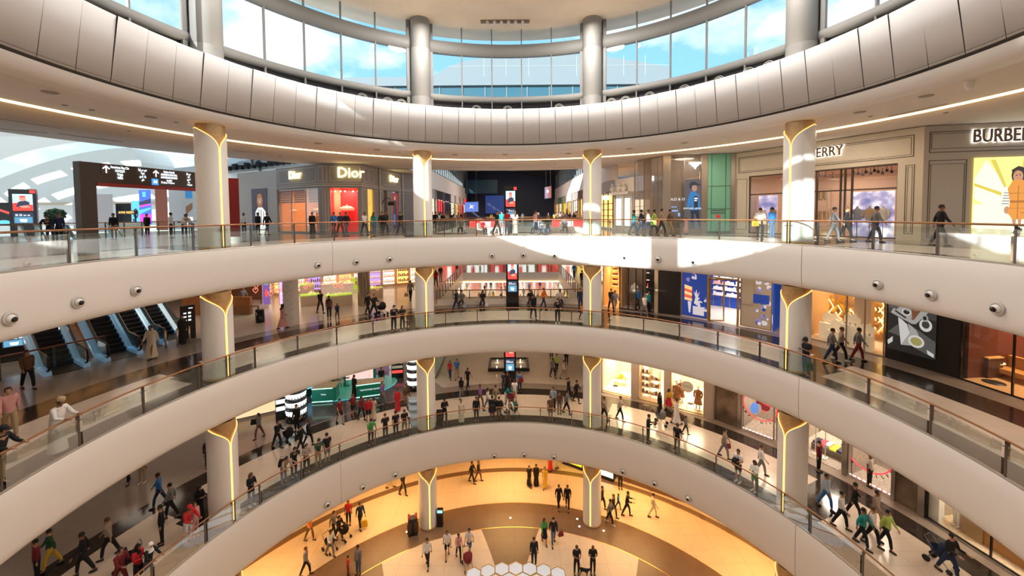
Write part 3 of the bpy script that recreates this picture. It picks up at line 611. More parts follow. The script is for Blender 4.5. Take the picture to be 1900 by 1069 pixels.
poster(F3, 'tall poster of a person in black cap and bright blue jacket', X3(1270), X3(1300), .35, F3.Z(1285, 333), GB, [
    (NB, [(.32, .0), (.42, .35), (.55, .35), (.6, .0), (.5, 0), (.48, .25), (.42, 0)]), (NB, [(.6, .35), (.9, .02), (1, .02), (.85, .36)]), (NB, rect(.36, .30, .9, .40)), (BL, [(.18, .6), (.34, .76), (.6, .76), (.85, .68), (.97, .4), (.86, .36), (.8, .5), (.78, .38), (.36, .38), (.34, .55), (.24, .42), (.12, .45)]),
    (NB, rect(.55, .42, .8, .66)), (PW, rect(.58, .60, .78, .63)), (PW, rect(.58, .56, .74, .585)), (PS, circ(.58, .82, .16, .065)), (NB, circ(.52, .88, .26, .075, 14, 0, 180)), (NB, [(.26, .88), (.3, .80), (.4, .82), (.4, .9)]), (NB, [(.7, .88), (.95, .87), (.9, .90), (.7, .93)]), (BK, circ(.64, .835, .02, .006))], -.07)
sg = thing('window_lettering', 'thin white lettering across the dark showcase glass', 'sign', (0, 0, 0)); F3.txt('COLD & ORIAL', X3(1260), F3.Z(1256, 370), .26, PW, sg, -.06, .006, 0, 1.05)
F3.txt('EMPORIO ARMANI', X3(1286), F3.Z(1286, 387), .17, PW, sg, -.10, .006, 0, 1); sg['label'] = 'thin white lettering across the dark showcase glass'
mb = MB(); F3.box(mb, X3(1246), X3(1258), .05, .1, 1.6, 1.7); F3.box(mb, X3(1246), X3(1256), .05, .1, 1.9, 1.95); F3.box(mb, X3(1259), X3(1262), .05, .1, 1.25, 1.5); sg2 = mb.build('notice_stickers', emat('blue_sticker', (.25, .45, .9), 1)); tag(sg2, 'small blue notices stuck inside the dark showcase glass', 'notice')
# ---------------------------------------------------------------- avenue mouth, right flank
F4 = Face((8.9, 34.2), (10.9, 28.6), 3); X4 = lambda u: F4.X(u, 400)
mb = MB(); F4.box(mb, X4(1178), F4.L, .25, .4, 0, H3); F4.box(mb, X4(1178), F4.L, -.02, .25, 0, .3); struct(mb.build('wall_bronze_showcase', mat('bronze_satin', (.42, .32, .24), .28, .5)))
panes(F4, 'bronze-tinted glass showcase at the avenue corner', [X4(u) for u in (1178, 1195, 1208, 1220, 1232)], .3, H3 - .1, STL, -.02, .03, .05, cross=(2.8,))
mb = MB(); F4.box(mb, 0, X4(1176), 0, .4, 0, 4.4); 
for u in (1141, 1157, 1173): F4.box(mb, X4(u) - .07, X4(u) + .07, -.08, 0, 0, 3.2)
F4.box(mb, 0, X4(1176), -.6, 0, 3.05, 3.25); struct(mb.build('wall_white_stone_shopfront', mat('white_stone', (.72, .68, .62), .6)))
LITW = emat('lit_window_warm', (1, .70, .38), 1.8); LITW2 = emat('lit_window_pale', (1, .86, .68), 1.5)
o = thing('lit_shop_window', 'warm lit window in the white stone shopfront', 'window', (0, 0, 0)); mb = MB()
for a, b in ((1143, 1155), (1159, 1171)): F4.box(mb, X4(a), X4(b), -.03, 0, .4, 2.8)
mb.build('lit_glass', LITW2, o); mb = MB()
for a, b in ((1143, 1155), (1159, 1171)): lineframe(F4, mb, X4(a), X4(b), .4, 2.8, .05, -.07)
mb.build('frame', DARK, o)
for i, u in enumerate((1142, 1155, 1163)):
    c = F4.p(X4(u), -.32, 3.25); mb = MB(); mb.ball((0, 0, .62), .12, .12, .15); mb.lathe([(.001, .5), (.10, .5), (.24, .34), (.22, .2), (.14, .02), (.14, 0)], 12, sy=.7)
    tag(mb.build('stone_bust', mat('white_stone'), None, c), 'white stone bust on the shopfront ledge by the avenue', 'bust', 'stone busts on the ledge')
def blade(F, x, z, label, m, s=1):
    o = thing('bracket_lamp', label, 'lamp', F.p(x, 0, 0)); inv = Matrix.Translation(F.p(x, 0, 0)).inverted() @ F.M; mb = MB(); pts = [(x, -.02, z - .5), (x, -.25, z - .05), (x, -.55, z + .02), (x, -.85, z - .05), (x, -.95, z - .25)]
    mb.tube([inv @ Vector(p) for p in pts], .03, 6); mb.build('bracket', DARK, o); mb = MB(); mb.box(x - .05, x + .05, -1.25, -.65, z - .65, z - .3, 0, inv); mb.build('lamp_box', m, o); return o
blade(F4, .05, 3.3, 'black bracket with glowing white box on the grey post of the avenue', emat('blade_white', (1, .95, .9), 3))
# avenue side walls: shops, white bulkheads, high windows
BULK = mat('bulkhead_white', (.78, .72, .68), .6)
def avenue(lv, side, y0, y1, x, cols, zb=2.9 + 1.516, zt=6.4, hi=True):
    """shop bays along the avenue: lit fronts between posts"""
    n = len(cols); F = Face((x, y1), (x, y0), lv) if side > 0 else Face((x, y0), (x, y1), lv)
    mb = MB(); F.box(mb, 0, F.L, .0, .5, zb, zt); F.box(mb, 0, F.L, .02, .5, 0, .2)
    F.box(mb, 0, F.L, 3, 3.2, 0, zb)
    struct(mb.build('wall_avenue_bulkhead', BULK), 'white bulkhead above the avenue shops')
    for i in range(n):
        a = F.L * i / n; b = F.L * (i + 1) / n
        if side > 0: a, b = F.L - b, F.L - a
        mb = MB(); F.box(mb, a - .16, a + .16, -.12, .25, 0, zb); struct(mb.build('shopfront_pillar', STL))
        m, m2, lab = cols[i]
        o = thing('avenue_shopfront', lab, 'shopfront', F.p((a + b) / 2, 0, 0)); inv = Matrix.Translation(F.p((a + b) / 2, 0, 0)).inverted() @ F.M
        mb = MB(); mb.box(a + .2, b - .2, .25, .3, .2, zb * .74, 0, inv); mb.build('lit_display', m, o)
        mb = MB(); mb.box(a + .2, b - .2, .05, .2, zb * .76, zb, 0, inv); mb.build('sign_band', m2, o)
        mb = MB(); k = 3
        for j in range(k + 1): xx = a + .2 + (b - a - .4) * j / k; mb.box(xx - .05, xx + .05, .08, .16, .2, zb * .76, 0, inv)
        mb.build('frame', DARK, o)
        if i % 3 != 2:
            mb = MB()
            for j in range(4): mb.box(a + .5, b - .5, .18, .26, .7 + j * .55, .76 + j * .55, 0, inv)
            mb.build('shelf', GOLD, o)
    if hi:
        mb = MB(); k = int(F.L / 1.6)
        for j in range(k + 1): xx = F.L * j / k; F.box(mb, xx - .06, xx + .06, .1, .25, zt, zt + 4)
        F.box(mb, 0, F.L, .08, .28, zt - .02, zt + .15); F.box(mb, 0, F.L, .08, .28, zt + 3.9, zt + 4.1)
        o = struct(mb.build('window_%d' % (9 + (side > 0)), FRAME), 'row of high windows above the avenue'); g = MB(); F.box(g, 0, F.L, .16, .17, zt, zt + 4); g.build('window_pane', WGLASS, o)
    return F
e = lambda n, c, s=1: emat('av_' + n, c, s)
AM, PA, RD, YE, BLK, WH, NV = e('amber', (1, .48, .14), 1.6), e('pale', (1, .80, .55), 1.7), e('red', (.9, .03, .04), 1.3), e('yellow', (1, .66, .02), 1.4), mat('sign_black', (.03, .028, .03), .3), e('white', (1, .95, .9), 2), e('navy', (.01, .03, .14), 1)
BRN = mat('sign_brown', (.18, .08, .05), .5); GRS = mat('sign_grey', (.4, .38, .36), .5)
avenue(3, -1, 41.5, 78, -8.9, [(PA, GRS, 'pale lit shopfront next to the grey store on the upper avenue'), (RD, BLK, 'red and black shopfront on the upper avenue, grey store side'), (mat('black_gold', (.05, .04, .03), .3), BLK, 'black shopfront sprinkled with gold lights on the upper avenue'), (PA, BULK, 'cream columned shopfront on the upper avenue'), (AM, BULK, 'amber lit shopfront on the upper avenue, grey store side'), (RD, BULK, 'narrow red shopfront far down the upper avenue'), (WH, RD, 'white shopfront with red band far down the upper avenue')])
avenue(3, 1, 34.4, 80, 8.7, [(AM, GRS, 'amber lit shopfront by the white stone front on the upper avenue'), (PA, BLK, 'pale lit shopfront with black band on the upper avenue'), (AM, BRN, 'amber and brown shelved shopfront on the upper avenue'), (PA, GRS, 'pale lit shopfront between grey posts on the upper avenue'), (AM, BULK, 'amber shopfront beside the yellow one on the upper avenue'), (YE, GRS, 'bright yellow shopfront on the upper avenue'), (PA, mat('sign_green', (.1, .3, .12), .5), 'pale shopfront with green band on the upper avenue'), (AM, BULK, 'amber shopfront at the far end of the upper avenue')])
# end of the avenue: navy wall, curved bronze roof
zc3 = ZL[3]
mb = MB(); mb.box(-40, 40, 84, 84.4, zc3 - 2, zc3 + 12.5); struct(mb.build('wall_avenue_end', mat('navy_wall', (.012, .025, .06), .4)))
mb = MB(); n = 24
for i in range(n):
    a, b = i / n, (i + 1) / n; f = lambda t: (-12 + 24 * t, 10.3 + 1.6 * sin(pi * t) + .8 * sin(2 * pi * t))
    (xa, za), (xb, zb) = f(a), f(b); mb.add([(xa, 46, zc3 + za), (xb, 46, zc3 + zb), (xb, 84, zc3 + zb - 1.5), (xa, 84, zc3 + za - 1.5)], [(0, 1, 2, 3)], 0, True)
struct(mb.build('ceiling_avenue_bronze', mat('dark_bronze_roof', (.13, .10, .09), .28, .85)), 'curved dark bronze roof over the avenue')
mb = MB(); mb.box(-10.8, -9.3, 74, 84, zc3 + 4, zc3 + 11); mb.box(9.3, 10.8, 74, 84, zc3 + 4, zc3 + 11); mb.box(-12, 12, 50, 50.3, zc3 + 10.2, zc3 + 12); struct(mb.build('wall_avenue_dark', mat('navy_wall')))
FE = Face((-12, 80), (12, 80), 3)
def xs_(F, *u): return [F.X(a, 380) for a in u]
o = poster(FE, 'large navy advertising wall with white lettering at the avenue end', FE.X(901, 380), FE.X(936, 380), FE.Z(918, 396), FE.Z(918, 363), NV, y=-.3, name='advertising_wall', cat='sign')
FE.txt('Dubai', FE.X(926, 367), FE.Z(926, 367.5), .95, PW, o, -.4, .02, .02); FE.txt('DUBAI ICE RINK', FE.X(922, 383), FE.Z(922, 383), .5, PW, o, -.4, .02, .015); FE.txt('LEVEL UP YOUR TIME', FE.X(922, 389), FE.Z(922, 390), .3, PW, o, -.4, .02)
poster(FE, 'dark teal hanging panel high at the avenue end', FE.X(868), FE.X(925), FE.Z(900, 361), FE.Z(900, 337), mat('teal_dark', (.01, .05, .08), .3), y=-4, name='hanging_banner', cat='banner')
def hang(o, F, x0, x1, z, h=4):
    mb = MB(); inv = Matrix.Translation(o.location).inverted() @ F.M
    for x in (x0, x1): mb.box(x - .02, x + .02, -.08, -.04, z, z + h, 0, inv)
    mb.build('hanging_rods', DARK, o)
FS = Face((-8.2, 62), (-3.9, 58), 3)
o = poster(FS, 'glowing navy screen with a white leaping figure beside the avenue', FS.X(864), FS.X(889), FS.Z(876, 393), FS.Z(876, 375), emat('screen_navy', (.05, .12, .42), 1.4), [(PW, [(.3, .3), (.42, .55), (.4, .8), (.52, .62), (.7, .7), (.58, .5), (.66, .3), (.5, .42)])], -.1, DARK, 'advertising_screen', 'screen'); hang(o, FS, FS.X(868), FS.X(885), FS.Z(876, 375), 9)
FT = Face((5.2, 55), (6.6, 50), 3)
o = poster(FT, 'tilted advertising screen hung high over the avenue, beige store side', FT.X(1012, 355), FT.X(1024, 355), FT.Z(1016, 368), FT.Z(1016, 347), emat('screen_violet', (.35, .25, .4), 1), [(emat('p_redbrown', (.4, .1, .06), 1), rect(.55, 0, 1, 1)), (PW, circ(.45, .6, .2, .15))], -.1, DARK, 'advertising_screen', 'screen'); hang(o, FT, FT.X(1014, 355), FT.X(1022, 355), FT.Z(1016, 347), 7)
# ---------------------------------------------------------------- grey store of the other corner
DG = mat('dove_grey_cladding', (.30, .285, .29), .6); DGL = mat('pale_moulding', (.58, .54, .50), .5)
SIGNY = emat('sign_gold', (1, .78, .30), 3.5)
def dior_face(F, lab, win, sign=None, size=.9, extra=()):
    H = H3; zw = 3.75
    mb = MB(); F.box(mb, 0, F.L, 0, .35, zw, H - .02); xs = [0] + [x for w in win for x in w[:2]] + [F.L]
    for i in range(0, len(xs), 2): F.box(mb, xs[i], xs[i + 1], 0, .35, 0, zw)
    for w in win: F.box(mb, w[0], w[1], 0, .35, 0, .1)
    F.box(mb, 0, F.L, -.06, 0, zw + .12, zw + .2, 1); F.box(mb, 0, F.L, -.04, 0, zw + .3, zw + .35, 1)
    for i in range(0, len(xs), 2):
        if xs[i + 1] - xs[i] > .3: lineframe(F, mb, xs[i] + .1, xs[i + 1] - .1, .3, zw - .1, .035, mi=1)
    for a, b in extra: lineframe(F, mb, a, b, zw + .5, H - .2, .05, mi=1)
    struct(mb.build('wall_shopfront_grey', [DG, DGL]), lab)
    if sign:
        o = thing('shop_sign', sign[1], 'sign', (0, 0, 0)); F.txt('Dior', sign[0], zw + 1.15, size, SIGNY, o, -.1, .04, .012, .95)
F7 = Face((-20.7, 35.0), (-15.0, 31.7), 3); F8 = Face((-15.0, 31.7), (-12.2, 32.3), 3); F9 = Face((-12.2, 32.3), (-11.85, 35.6), 3); F10 = Face((-11.85, 35.6), (-10.9, 39.6), 3); F11 = Face((-10.9, 39.6), (-8.9, 41.5), 3); F6 = Face((-26.5, 38), (-20.7, 35), 3)
X7 = lambda u: F7.X(u, 400); X8 = lambda u: F8.X(u, 400); X9 = lambda u: F9.X(u, 400); XA = lambda u: F10.X(u, 400)
dior_face(F7, 'grey panelled shopfront with pale mouldings', [(X7(516), X7(591))], (X7(551), 'golden shop name letters on the grey front over the triple window'), .95, [(.05, X7(513) + .6), (X7(517), X7(588)), (X7(592), F7.L - .05)])
dior_face(F8, 'grey corner shopfront with pale mouldings', [(X8(613), X8(671))], (X8(653), 'larger golden shop name letters over the red window'), 1.15, [(X8(600), X8(609)), (X8(614), X8(670))])
dior_face(F9, 'grey flank of the corner shop', [(X9(683), X9(695))], None, .9, [(X9(677), X9(685)), (X9(687), X9(695))])
dior_face(F10, 'grey shopfront further along the avenue', [(XA(713), XA(719)), (XA(728), XA(740))], (XA(731), 'golden shop name letters half hidden by a bracket on the avenue side'), .85, [(XA(712), XA(743))])
dior_face(F11, 'short grey return wall', [], None)
pillar(F9, F9.L - .15, F9.L + .15, -.1, .3, H3 - .02, STL, 'dark steel post beside the grey shop'); pillar(F10, F10.L - .15, F10.L + .15, -.1, .3, H3 - .02, STL, 'dark steel post at the end of the grey shop')
REDROOM = mat('red_room', (.75, .03, .03), .5, emit=(.8, .03, .03), es=.25)
room(F8, X8(613), X8(671), 3.8, 1.9, REDROOM, mat('red_floor', (.5, .02, .02), .4), 90, (1, .5, .42))
room(F7, X7(516), X7(591), 3.8, 4.5, mat('peach_wall', (.75, .42, .22), .6), mat('shop_floor_tan'), 140, (1, .66, .4))
mb = MB(); F9.box(mb, X9(683), X9(695), .18, .24, .1, 3.75); tag(mb.build('lit_backdrop', emat('yellow_room', (1, .50, .08), 1)), 'glowing yellow backdrop inside the narrow window of the grey shop', 'display')
panes(F7, 'triple steel-framed window of the grey shop under the smaller golden sign', [X7(516), X7(539), X7(566), X7(591)], .1, 3.75, STL, .1, .08)
panes(F8, 'wide red-lit window under the larger golden sign', [X8(613), X8(671)], .1, 3.75, STL, .1, .05)
panes(F9, 'narrow yellow-lit window on the flank of the grey shop', [X9(683), X9(695)], .1, 3.75, STL, .1, .05)
mb = MB()
for u in (516, 539, 566):
    for i in range(6): F7.box(mb, X7(u) + .1, X7(u + 23) - .1, .3, .33, 2.6 + i * .19, 2.74 + i * .19)
tag(mb.build('window_blinds', mat('blind_grey', (.45, .42, .40), .7)), 'grey slatted blinds drawn over the tops of the triple window', 'blinds')
def parasol(F, u, y, z, r, m, label):
    c = F.p(F.X(u, 400, y), y, z); o = thing('carousel_canopy', label, 'display', c); mb = MB(); mb.lathe([(.02, r * .5), (r * .5, r * .42), (r * .9, r * .2), (r, 0), (r * .92, -.1), (.02, .02)], 20); mb.build('canopy', m, o); mb = MB(); mb.tube([(0, 0, -1.9), (0, 0, r * .5 + .15)], .03, 6); mb.lathe([(.001, -1.86), (.3, -1.86), (.3, -1.95)], 14); mb.build('pole', GOLD, o)
parasol(F8, 644, 1.3, 2.0, .62, mat('canopy_pale', (.85, .55, .35), .6, emit=(.8, .35, .2), es=.5), 'pale carousel canopy hanging in the red window')
parasol(F7, 538, 1.4, 1.95, .68, mat('canopy_white', (.85, .78, .7), .6), 'white carousel canopy in the triple window'); parasol(F7, 588, 1.6, 1.9, .45, mat('canopy_yellow', (.9, .6, .1), .6), 'yellow carousel canopy at the edge of the triple window')
LITB = emat('lamp_bulb', (1, .7, .4), 12)
for u in (622, 632, 640, 655, 664): 
    mb = MB(); mb.ball(F8.p(F8.X(u, 350, 1.2), 1.2, 3.5), .06, n=8); tag(mb.build('ceiling_spot', LITB), 'small glowing spot at the top of the red window', 'light', 'spots in the red window')
for u, v in ((474, 390),):
    X6 = lambda u: F6.X(u, 400)
    mb = MB(); F6.box(mb, X6(443), F6.L, 0, .35, 3.4, H3 - .1); F6.box(mb, X6(443), X6(469), 0, .3, 0, 3.4); F6.box(mb, X6(497), F6.L, 0, .3, 0, 3.4); struct(mb.build('wall_shopfront_pale', mat('pale_grey_wall', (.52, .5, .5), .5)))
    poster(F6, 'poster of a smiling person with long hair in a black and white jacket', X6(469), X6(497), .2, F6.Z(483, 350), emat('poster_night', (.03, .02, .04), .7), [
        (PW, [(.2, .12), (.25, .45), (.42, .55), (.7, .55), (.9, .45), (.98, .12), (.8, .02), (.4, .02)]), (BK, rect(.3, .2, .34, .45)), (BK, rect(.45, .1, .49, .5)), (BK, rect(.6, .15, .64, .5)), (BK, rect(.76, .1, .8, .45)), (emat('p_hair_brown', (.28, .12, .05), .8), circ(.55, .7, .2, .16)), (PS, circ(.55, .72, .12, .09)), (BK, circ(.51, .73, .015, .008)), (BK, circ(.59, .73, .015, .008)), (RS, circ(.55, .68, .04, .01)), (emat('p_hair_brown'), circ(.55, .82, .16, .06))], -.06)
    poster(F10, 'tall dark poster in the narrow window beside the bracket lamp', XA(728), XA(740), .2, 3.6, emat('poster_dark_red', (.25, .02, .03), .8), [(NB, [(.2, 0), (.3, .8), (.7, .8), (.9, 0)]), (PS, circ(.5, .85, .14, .06)), (BL, rect(.3, .1, .5, .4))], .05)
blade(F10, XA(709), 3.0, 'black curved bracket with lamp on the steel post by the grey shop', DARK)
# ================================================================ walls that close the far sides
for lv in (0, 1, 2, 3):
    z0 = ZL[lv]; z1 = (ZSOF + .1 if lv == 3 else ZL[lv + 1] - DROP[lv + 1])
    for a0, a1 in ((96, 262),):
        mb = MB(); polar([(24, z0), (24, z1)], a0, a1, 4, 0, mb); struct(mb.build('wall_behind_viewer', STONE if lv > 1 else mat('wall_tan', (.45, .36, .28), .6)), 'plain gallery wall on the viewer side')
mb = MB(); polar([(26, ZSOF - 3), (26, CZ + 5.3)], 96, 262, 4, 0, mb); struct(mb.build('wall_roof_edge', GREY))
mb = MB(); polar([(25.4, ZSOF + .02), (26, ZSOF + .02), (26, CZ + 7)], 28, 96, 4, 0, mb); struct(mb.build('wall_roof_edge', GREY))
# outer walls deep behind the shops of every level
for lv in (0, 1, 2, 3):
    z0 = ZL[lv]; z1 = (ZSOF + 1 if lv == 3 else ZL[lv + 1] - DROP[lv + 1])
    mb = MB(); polar([(44, z0), (44, z1)], 24, 100, 4, 0, mb)
    if lv < 3: polar([(44, z0), (44, z1)], -100, -22, 4, 0, mb)
    struct(mb.build('wall_outer', mat('deep_wall', (.30, .22, .16), .7)), 'deep rear wall of the shop floors')
    if lv < 3:
        mb = MB(); mb.box(-45, 45, 92, 92.3, z0, z1); mb.box(-18, -17.7, 52, 92, z0, z1); mb.box(17.7, 18, 52, 92, z0, z1); struct(mb.build('wall_outer', mat('deep_wall')))
for lv in (1, 2):       # white underside over the avenue, with the opening
    z = ZL[lv + 1] - DROP[lv + 1] if lv == 1 else ZL[3] - 1.2
    z = ZL[lv + 1] - 1.35
    mb = MB(); mb.poly([(-18, 50.8, z), (18, 50.8, z), (18, 92, z), (-18, 92, z)]); mb.poly([(-18, 36, z), (-6.6, 36, z), (-6.6, 50.8, z), (-18, 50.8, z)]); mb.poly([(6.2, 36, z), (18, 36, z), (18, 50.8, z), (6.2, 50.8, z)])
    struct(mb.build('ceiling', CEIL), 'ceiling over the side walks of the avenue')
    for x in (-11, 11): area('avenue_lamp', (x, 44, z - .1), 130, 4, (1, .76, .55))
    area('avenue_lamp', (0, 68, z - .1), 900, 14, (1, .74, .55))
area('avenue_lamp', (0, 62, ZL[3] + 9.5), 900, 9, (1, .85, .75)); 
# slab edges round the avenue opening
for lv in (2, 3):
    z = ZL[lv]; x0, x1, y0, y1 = -6.4, 6.0, 33.3, 50.8
    mb = MB(); mb.box(x0 - .02, x1 + .02, y1 - .02, y1 + .3, z - 1.3, z - .01); mb.box(x0 - .3, x0 + .02, y0, y1, z - 1.3, z - .01); mb.box(x1 - .02, x1 + .3, y0, y1, z - 1.3, z - .01); mb.box(x0 - .3, x1 + .3, y0 - .3, y0 + .02, z - 1.3, z - .01)
    struct(mb.build('wall_void_edge', WHITE), 'white slab edge round the avenue opening')
    mb = MB(); mb.box(x0, x1, y1 - .12, y1 - .04, z - 1.28, z - 1.2); tag(mb.build('cove_light', LEDC), 'warm light line under the far edge of the avenue opening on the %s level' % ('upper' if lv == 3 else 'middle'), 'light')
    o = thing('glass_balustrade', 'glass balustrade with thin posts round the avenue opening on the %s gallery' % ('upper' if lv == 3 else 'middle'), 'railing')
    runs = [((x0, y0), (x0, y1)), ((x0, y1), (x1, y1)), ((x1, y1), (x1, y0)), ((x1, y0), (x0, y0))]; hb = MB()
    for i, (a, b) in enumerate(runs):
        a = Vector((*a, z)); b = Vector((*b, z)); hb.bar(a + Vector((0, 0, 1.1)), b + Vector((0, 0, 1.1)), .07); L = (b - a).length; k = round(L / 1.45)
        g = MB(); g.poly([a + Vector((0, 0, .06)), b + Vector((0, 0, .06)), b + Vector((0, 0, 1.02)), a + Vector((0, 0, 1.02))]); g.build('glass_panel', GLASS, o)
        for j in range(k):
            p = a + (b - a) * (j + .0) / k; pb = MB(); pb.box(p.x - .035, p.x + .035, p.y - .035, p.y + .035, z, z + 1.08); pb.build('post', STEEL, o)
    hb.build('handrail', BRONZE, o)
mb = MB(); mb.box(-6.3, 5.9, 32.75, 33.0, ZL[2], ZL[2] + .42); struct(mb.build('wall_low_parapet', WHITE), 'low white parapet in front of the avenue opening')
# ================================================================ digital totems on the avenue axis
SCR = emat('screen_red', (.85, .05, .04), 1.5); SCB = emat('screen_sky', (.45, .70, .80), 1.4); SKN = emat('screen_skin', (.75, .28, .2), 1.2); SCN = emat('screen_dark', (.04, .05, .10), 1); SCM = emat('screen_map', (.10, .30, .45), 1.2); SCW = emat('screen_white', (.8, .9, .95), 1.5)
face_ad = [(SCB, rect(0, .35, 1, 1)), (SCR, [(0, .0), (0, .45), (.3, .5), (1, .35), (1, 0)]), (SCN, [(.15, .25), (.3, .55), (.62, .62), (.85, .5), (.8, .3), (.4, .2)]), (SKN, circ(.5, .72, .18, .15)), (SCR, circ(.5, .85, .18, .05)), (SKN, [(.3, .28), (.75, .34), (.9, .2), (.5, .16)])]
def totem(x, y, lv, h, w, label, rz=0, m2=((SCM, rect(.05, .05, .95, .95)),)):
    o = thing('digital_totem', label, 'totem', (x, y, ZL[lv]), rz)
    mb = MB(); mb.box(-w / 2, w / 2, -.14, .14, 0, h); mb.build('housing', BLACKG, o)
    def scr(name, x0, x1, z0, z1, shapes, base):
        ms = [base]; mb = MB(); mb.box(x0, x1, -.155, -.14, z0, z1)
        for i, (m, pts) in enumerate(shapes):
            if m not in ms: ms.append(m)
            mb.poly([(x0 + (x1 - x0) * a, -.157 - .001 * i, z0 + (z1 - z0) * min(1, b)) for a, b in pts], ms.index(m))
        mb.build(name, ms, o)
    scr('upper_screen', -w * .36, w * .36, h * .56, h * .90, face_ad, SCB)
    scr('lower_screen', -w * .36, w * .36, h * .30, h * .52, [(SCM, rect(.05, .05, .95, .6))] + [(SCW, rect(.1 + .2 * (i % 4), .7 + .07 * (i // 4), .24 + .2 * (i % 4), .73 + .07 * (i // 4))) for i in range(10)] + [(SCW, [(.35, .15), (.65, .12), (.7, .4), (.3, .42)])], SCN)
    mb = MB(); mb.box(w * .26, w * .47, -.158, -.14, h * .92, h * .985); mb.build('red_badge', SCR, o)
    return o
totem(-.1, 32.4, 3, 3.75, 1.05, 'tall black digital totem at the avenue mouth on the upper gallery'); totem(0, 32.0, 2, 4.0, 1.02, 'tall black digital totem at the avenue mouth on the middle gallery'); totem(-.25, 32.5, 1, 4.6, 1.0, 'tall black digital totem amid the crowd on the lower gallery')
totem(-36, 29.3, 3, 3.6, 1.35, 'black digital totem in the bright side hall', radians(35))
# ================================================================ signage gantry and side hall, upper gallery
GX = mat('gantry_brown', (.055, .038, .03), .35, .3); REDB = mat('red_beam', (.30, .015, .01), .45)
GF = Face((-16.9, 15.6), (-15.8, 20.2), 3)
gx = lambda u: GF.X(u, 330)
o = thing('sign_gantry', 'dark brown portal sign with white arrows and lists in two scripts', 'sign', (0, 0, 0))
zb_, zt_ = GF.Z(260, 343), GF.Z(260, 310)
xl, xr = gx(148), gx(377)
mb = MB(); GF.box(mb, xl, xr, 0, .35, zb_, zt_); mb.build('crossbeam', GX, o)
mb = MB(); GF.box(mb, xl, gx(178), 0, .35, 0, zb_); mb.build('post', GX, o)
mb = MB(); GF.box(mb, gx(180), xr, .02, .33, zb_ - .14, zb_ - .0); mb.build('red_beam', REDB, o)
mb = MB(); 
for a, b in ((188, 203), (283, 297), (363, 377)): GF.box(mb, gx(a), gx(b), -.02, .0, zt_ - .42, zt_ - .02)
mb.build('arrow_tile', mat('tile_brown', (.09, .04, .02), .4), o)
mb = MB(); GF.box(mb, gx(281), gx(293), -.02, 0, zb_ + .03, zb_ + .32); mb.build('metro_tile', emat('metro_blue', (.05, .30, .8), 1), o)
mb = MB(); GF.box(mb, gx(362), gx(376), -.02, 0, zb_ + .03, zb_ + .32); mb.build('parking_tile', emat('parking_red', (.5, .01, .04), .8), o)
TX = emat('sign_text_white', (.85, .95, 1), 1.6)
for u in (197, 289, 368):
    x = gx(u); zc_ = zt_ - .23; mb = MB(); mb.prism([(-.02, -.15), (.02, -.15), (.02, .08), (.10, 0), (.13, .03), (0, .16), (-.13, .03), (-.10, 0), (-.02, .08)], lambda a, b, d: GF.p(x + a, -.03 + d, zc_ + b), .01); mb.build('arrow', TX, o)
def rows(F, u, lines, ztop, size, lead, par, sx=1):
    for i, s in enumerate(lines):
        t = F.txt(s, F.X(u, 330), ztop - i * lead, size, TX, par, -.04, .004, .002, sx)
rows(GF, 222, ['American Rag Cie', 'HUQQA', 'Virgin', 'NIKE'], zt_ - .12, .15, .145, o, .6)
AR = {'a': 'أمريكان'}
rows(GF, 264, ['\u0627\u0648\u0627\u0633 \u0631\u0648\u062f', '\u0627\u062f\u0648\u0647', '\u0648\u0631\u062f\u0627 \u062f\u0627\u0631', '\u0648\u0627\u062f'], zt_ - .12, .15, .145, o, .6)
rows(GF, 313, ['Fashion Catwalk', 'ADDRESS DUBAI MALL', 'ADDRESS BOULEVARD', 'Ice Rink'], zt_ - .12, .13, .13, o, .55)
rows(GF, 349, ['\u0627\u0632\u0627\u062f \u0631\u0648\u062f', '\u062f\u0648\u0627\u0647', '\u0648\u0631\u0648\u062f \u0627', '\u0627\u062f\u0648'], zt_ - .12, .13, .13, o, .55)
GF.txt('Dubai Metro', gx(310), zb_ + .17, .14, TX, o, -.04, .004, 0, .8); GF.txt('\u062f\u0648\u0631\u0648', gx(350), zb_ + .17, .15, TX, o, -.04, .004)
GF.txt('P', gx(369), zb_ + .17, .26, TX, o, -.04, .004, .006); GF.txt('M', gx(287), zb_ + .17, .2, TX, o, -.04, .004, .004)
RF = Face((-16.2, 23.2), (-14.9, 23.9), 3)
o = poster(RF, 'dark red panel with a white numeral two beside the outer column', RF.X(419), RF.X(446), .3, RF.Z(438, 331), mat('dark_red_panel', (.20, .012, .012), .5), name='level_panel', cat='sign'); RF.txt('2', RF.X(436, 357), RF.Z(436, 357), .78, PW, o, -.05)
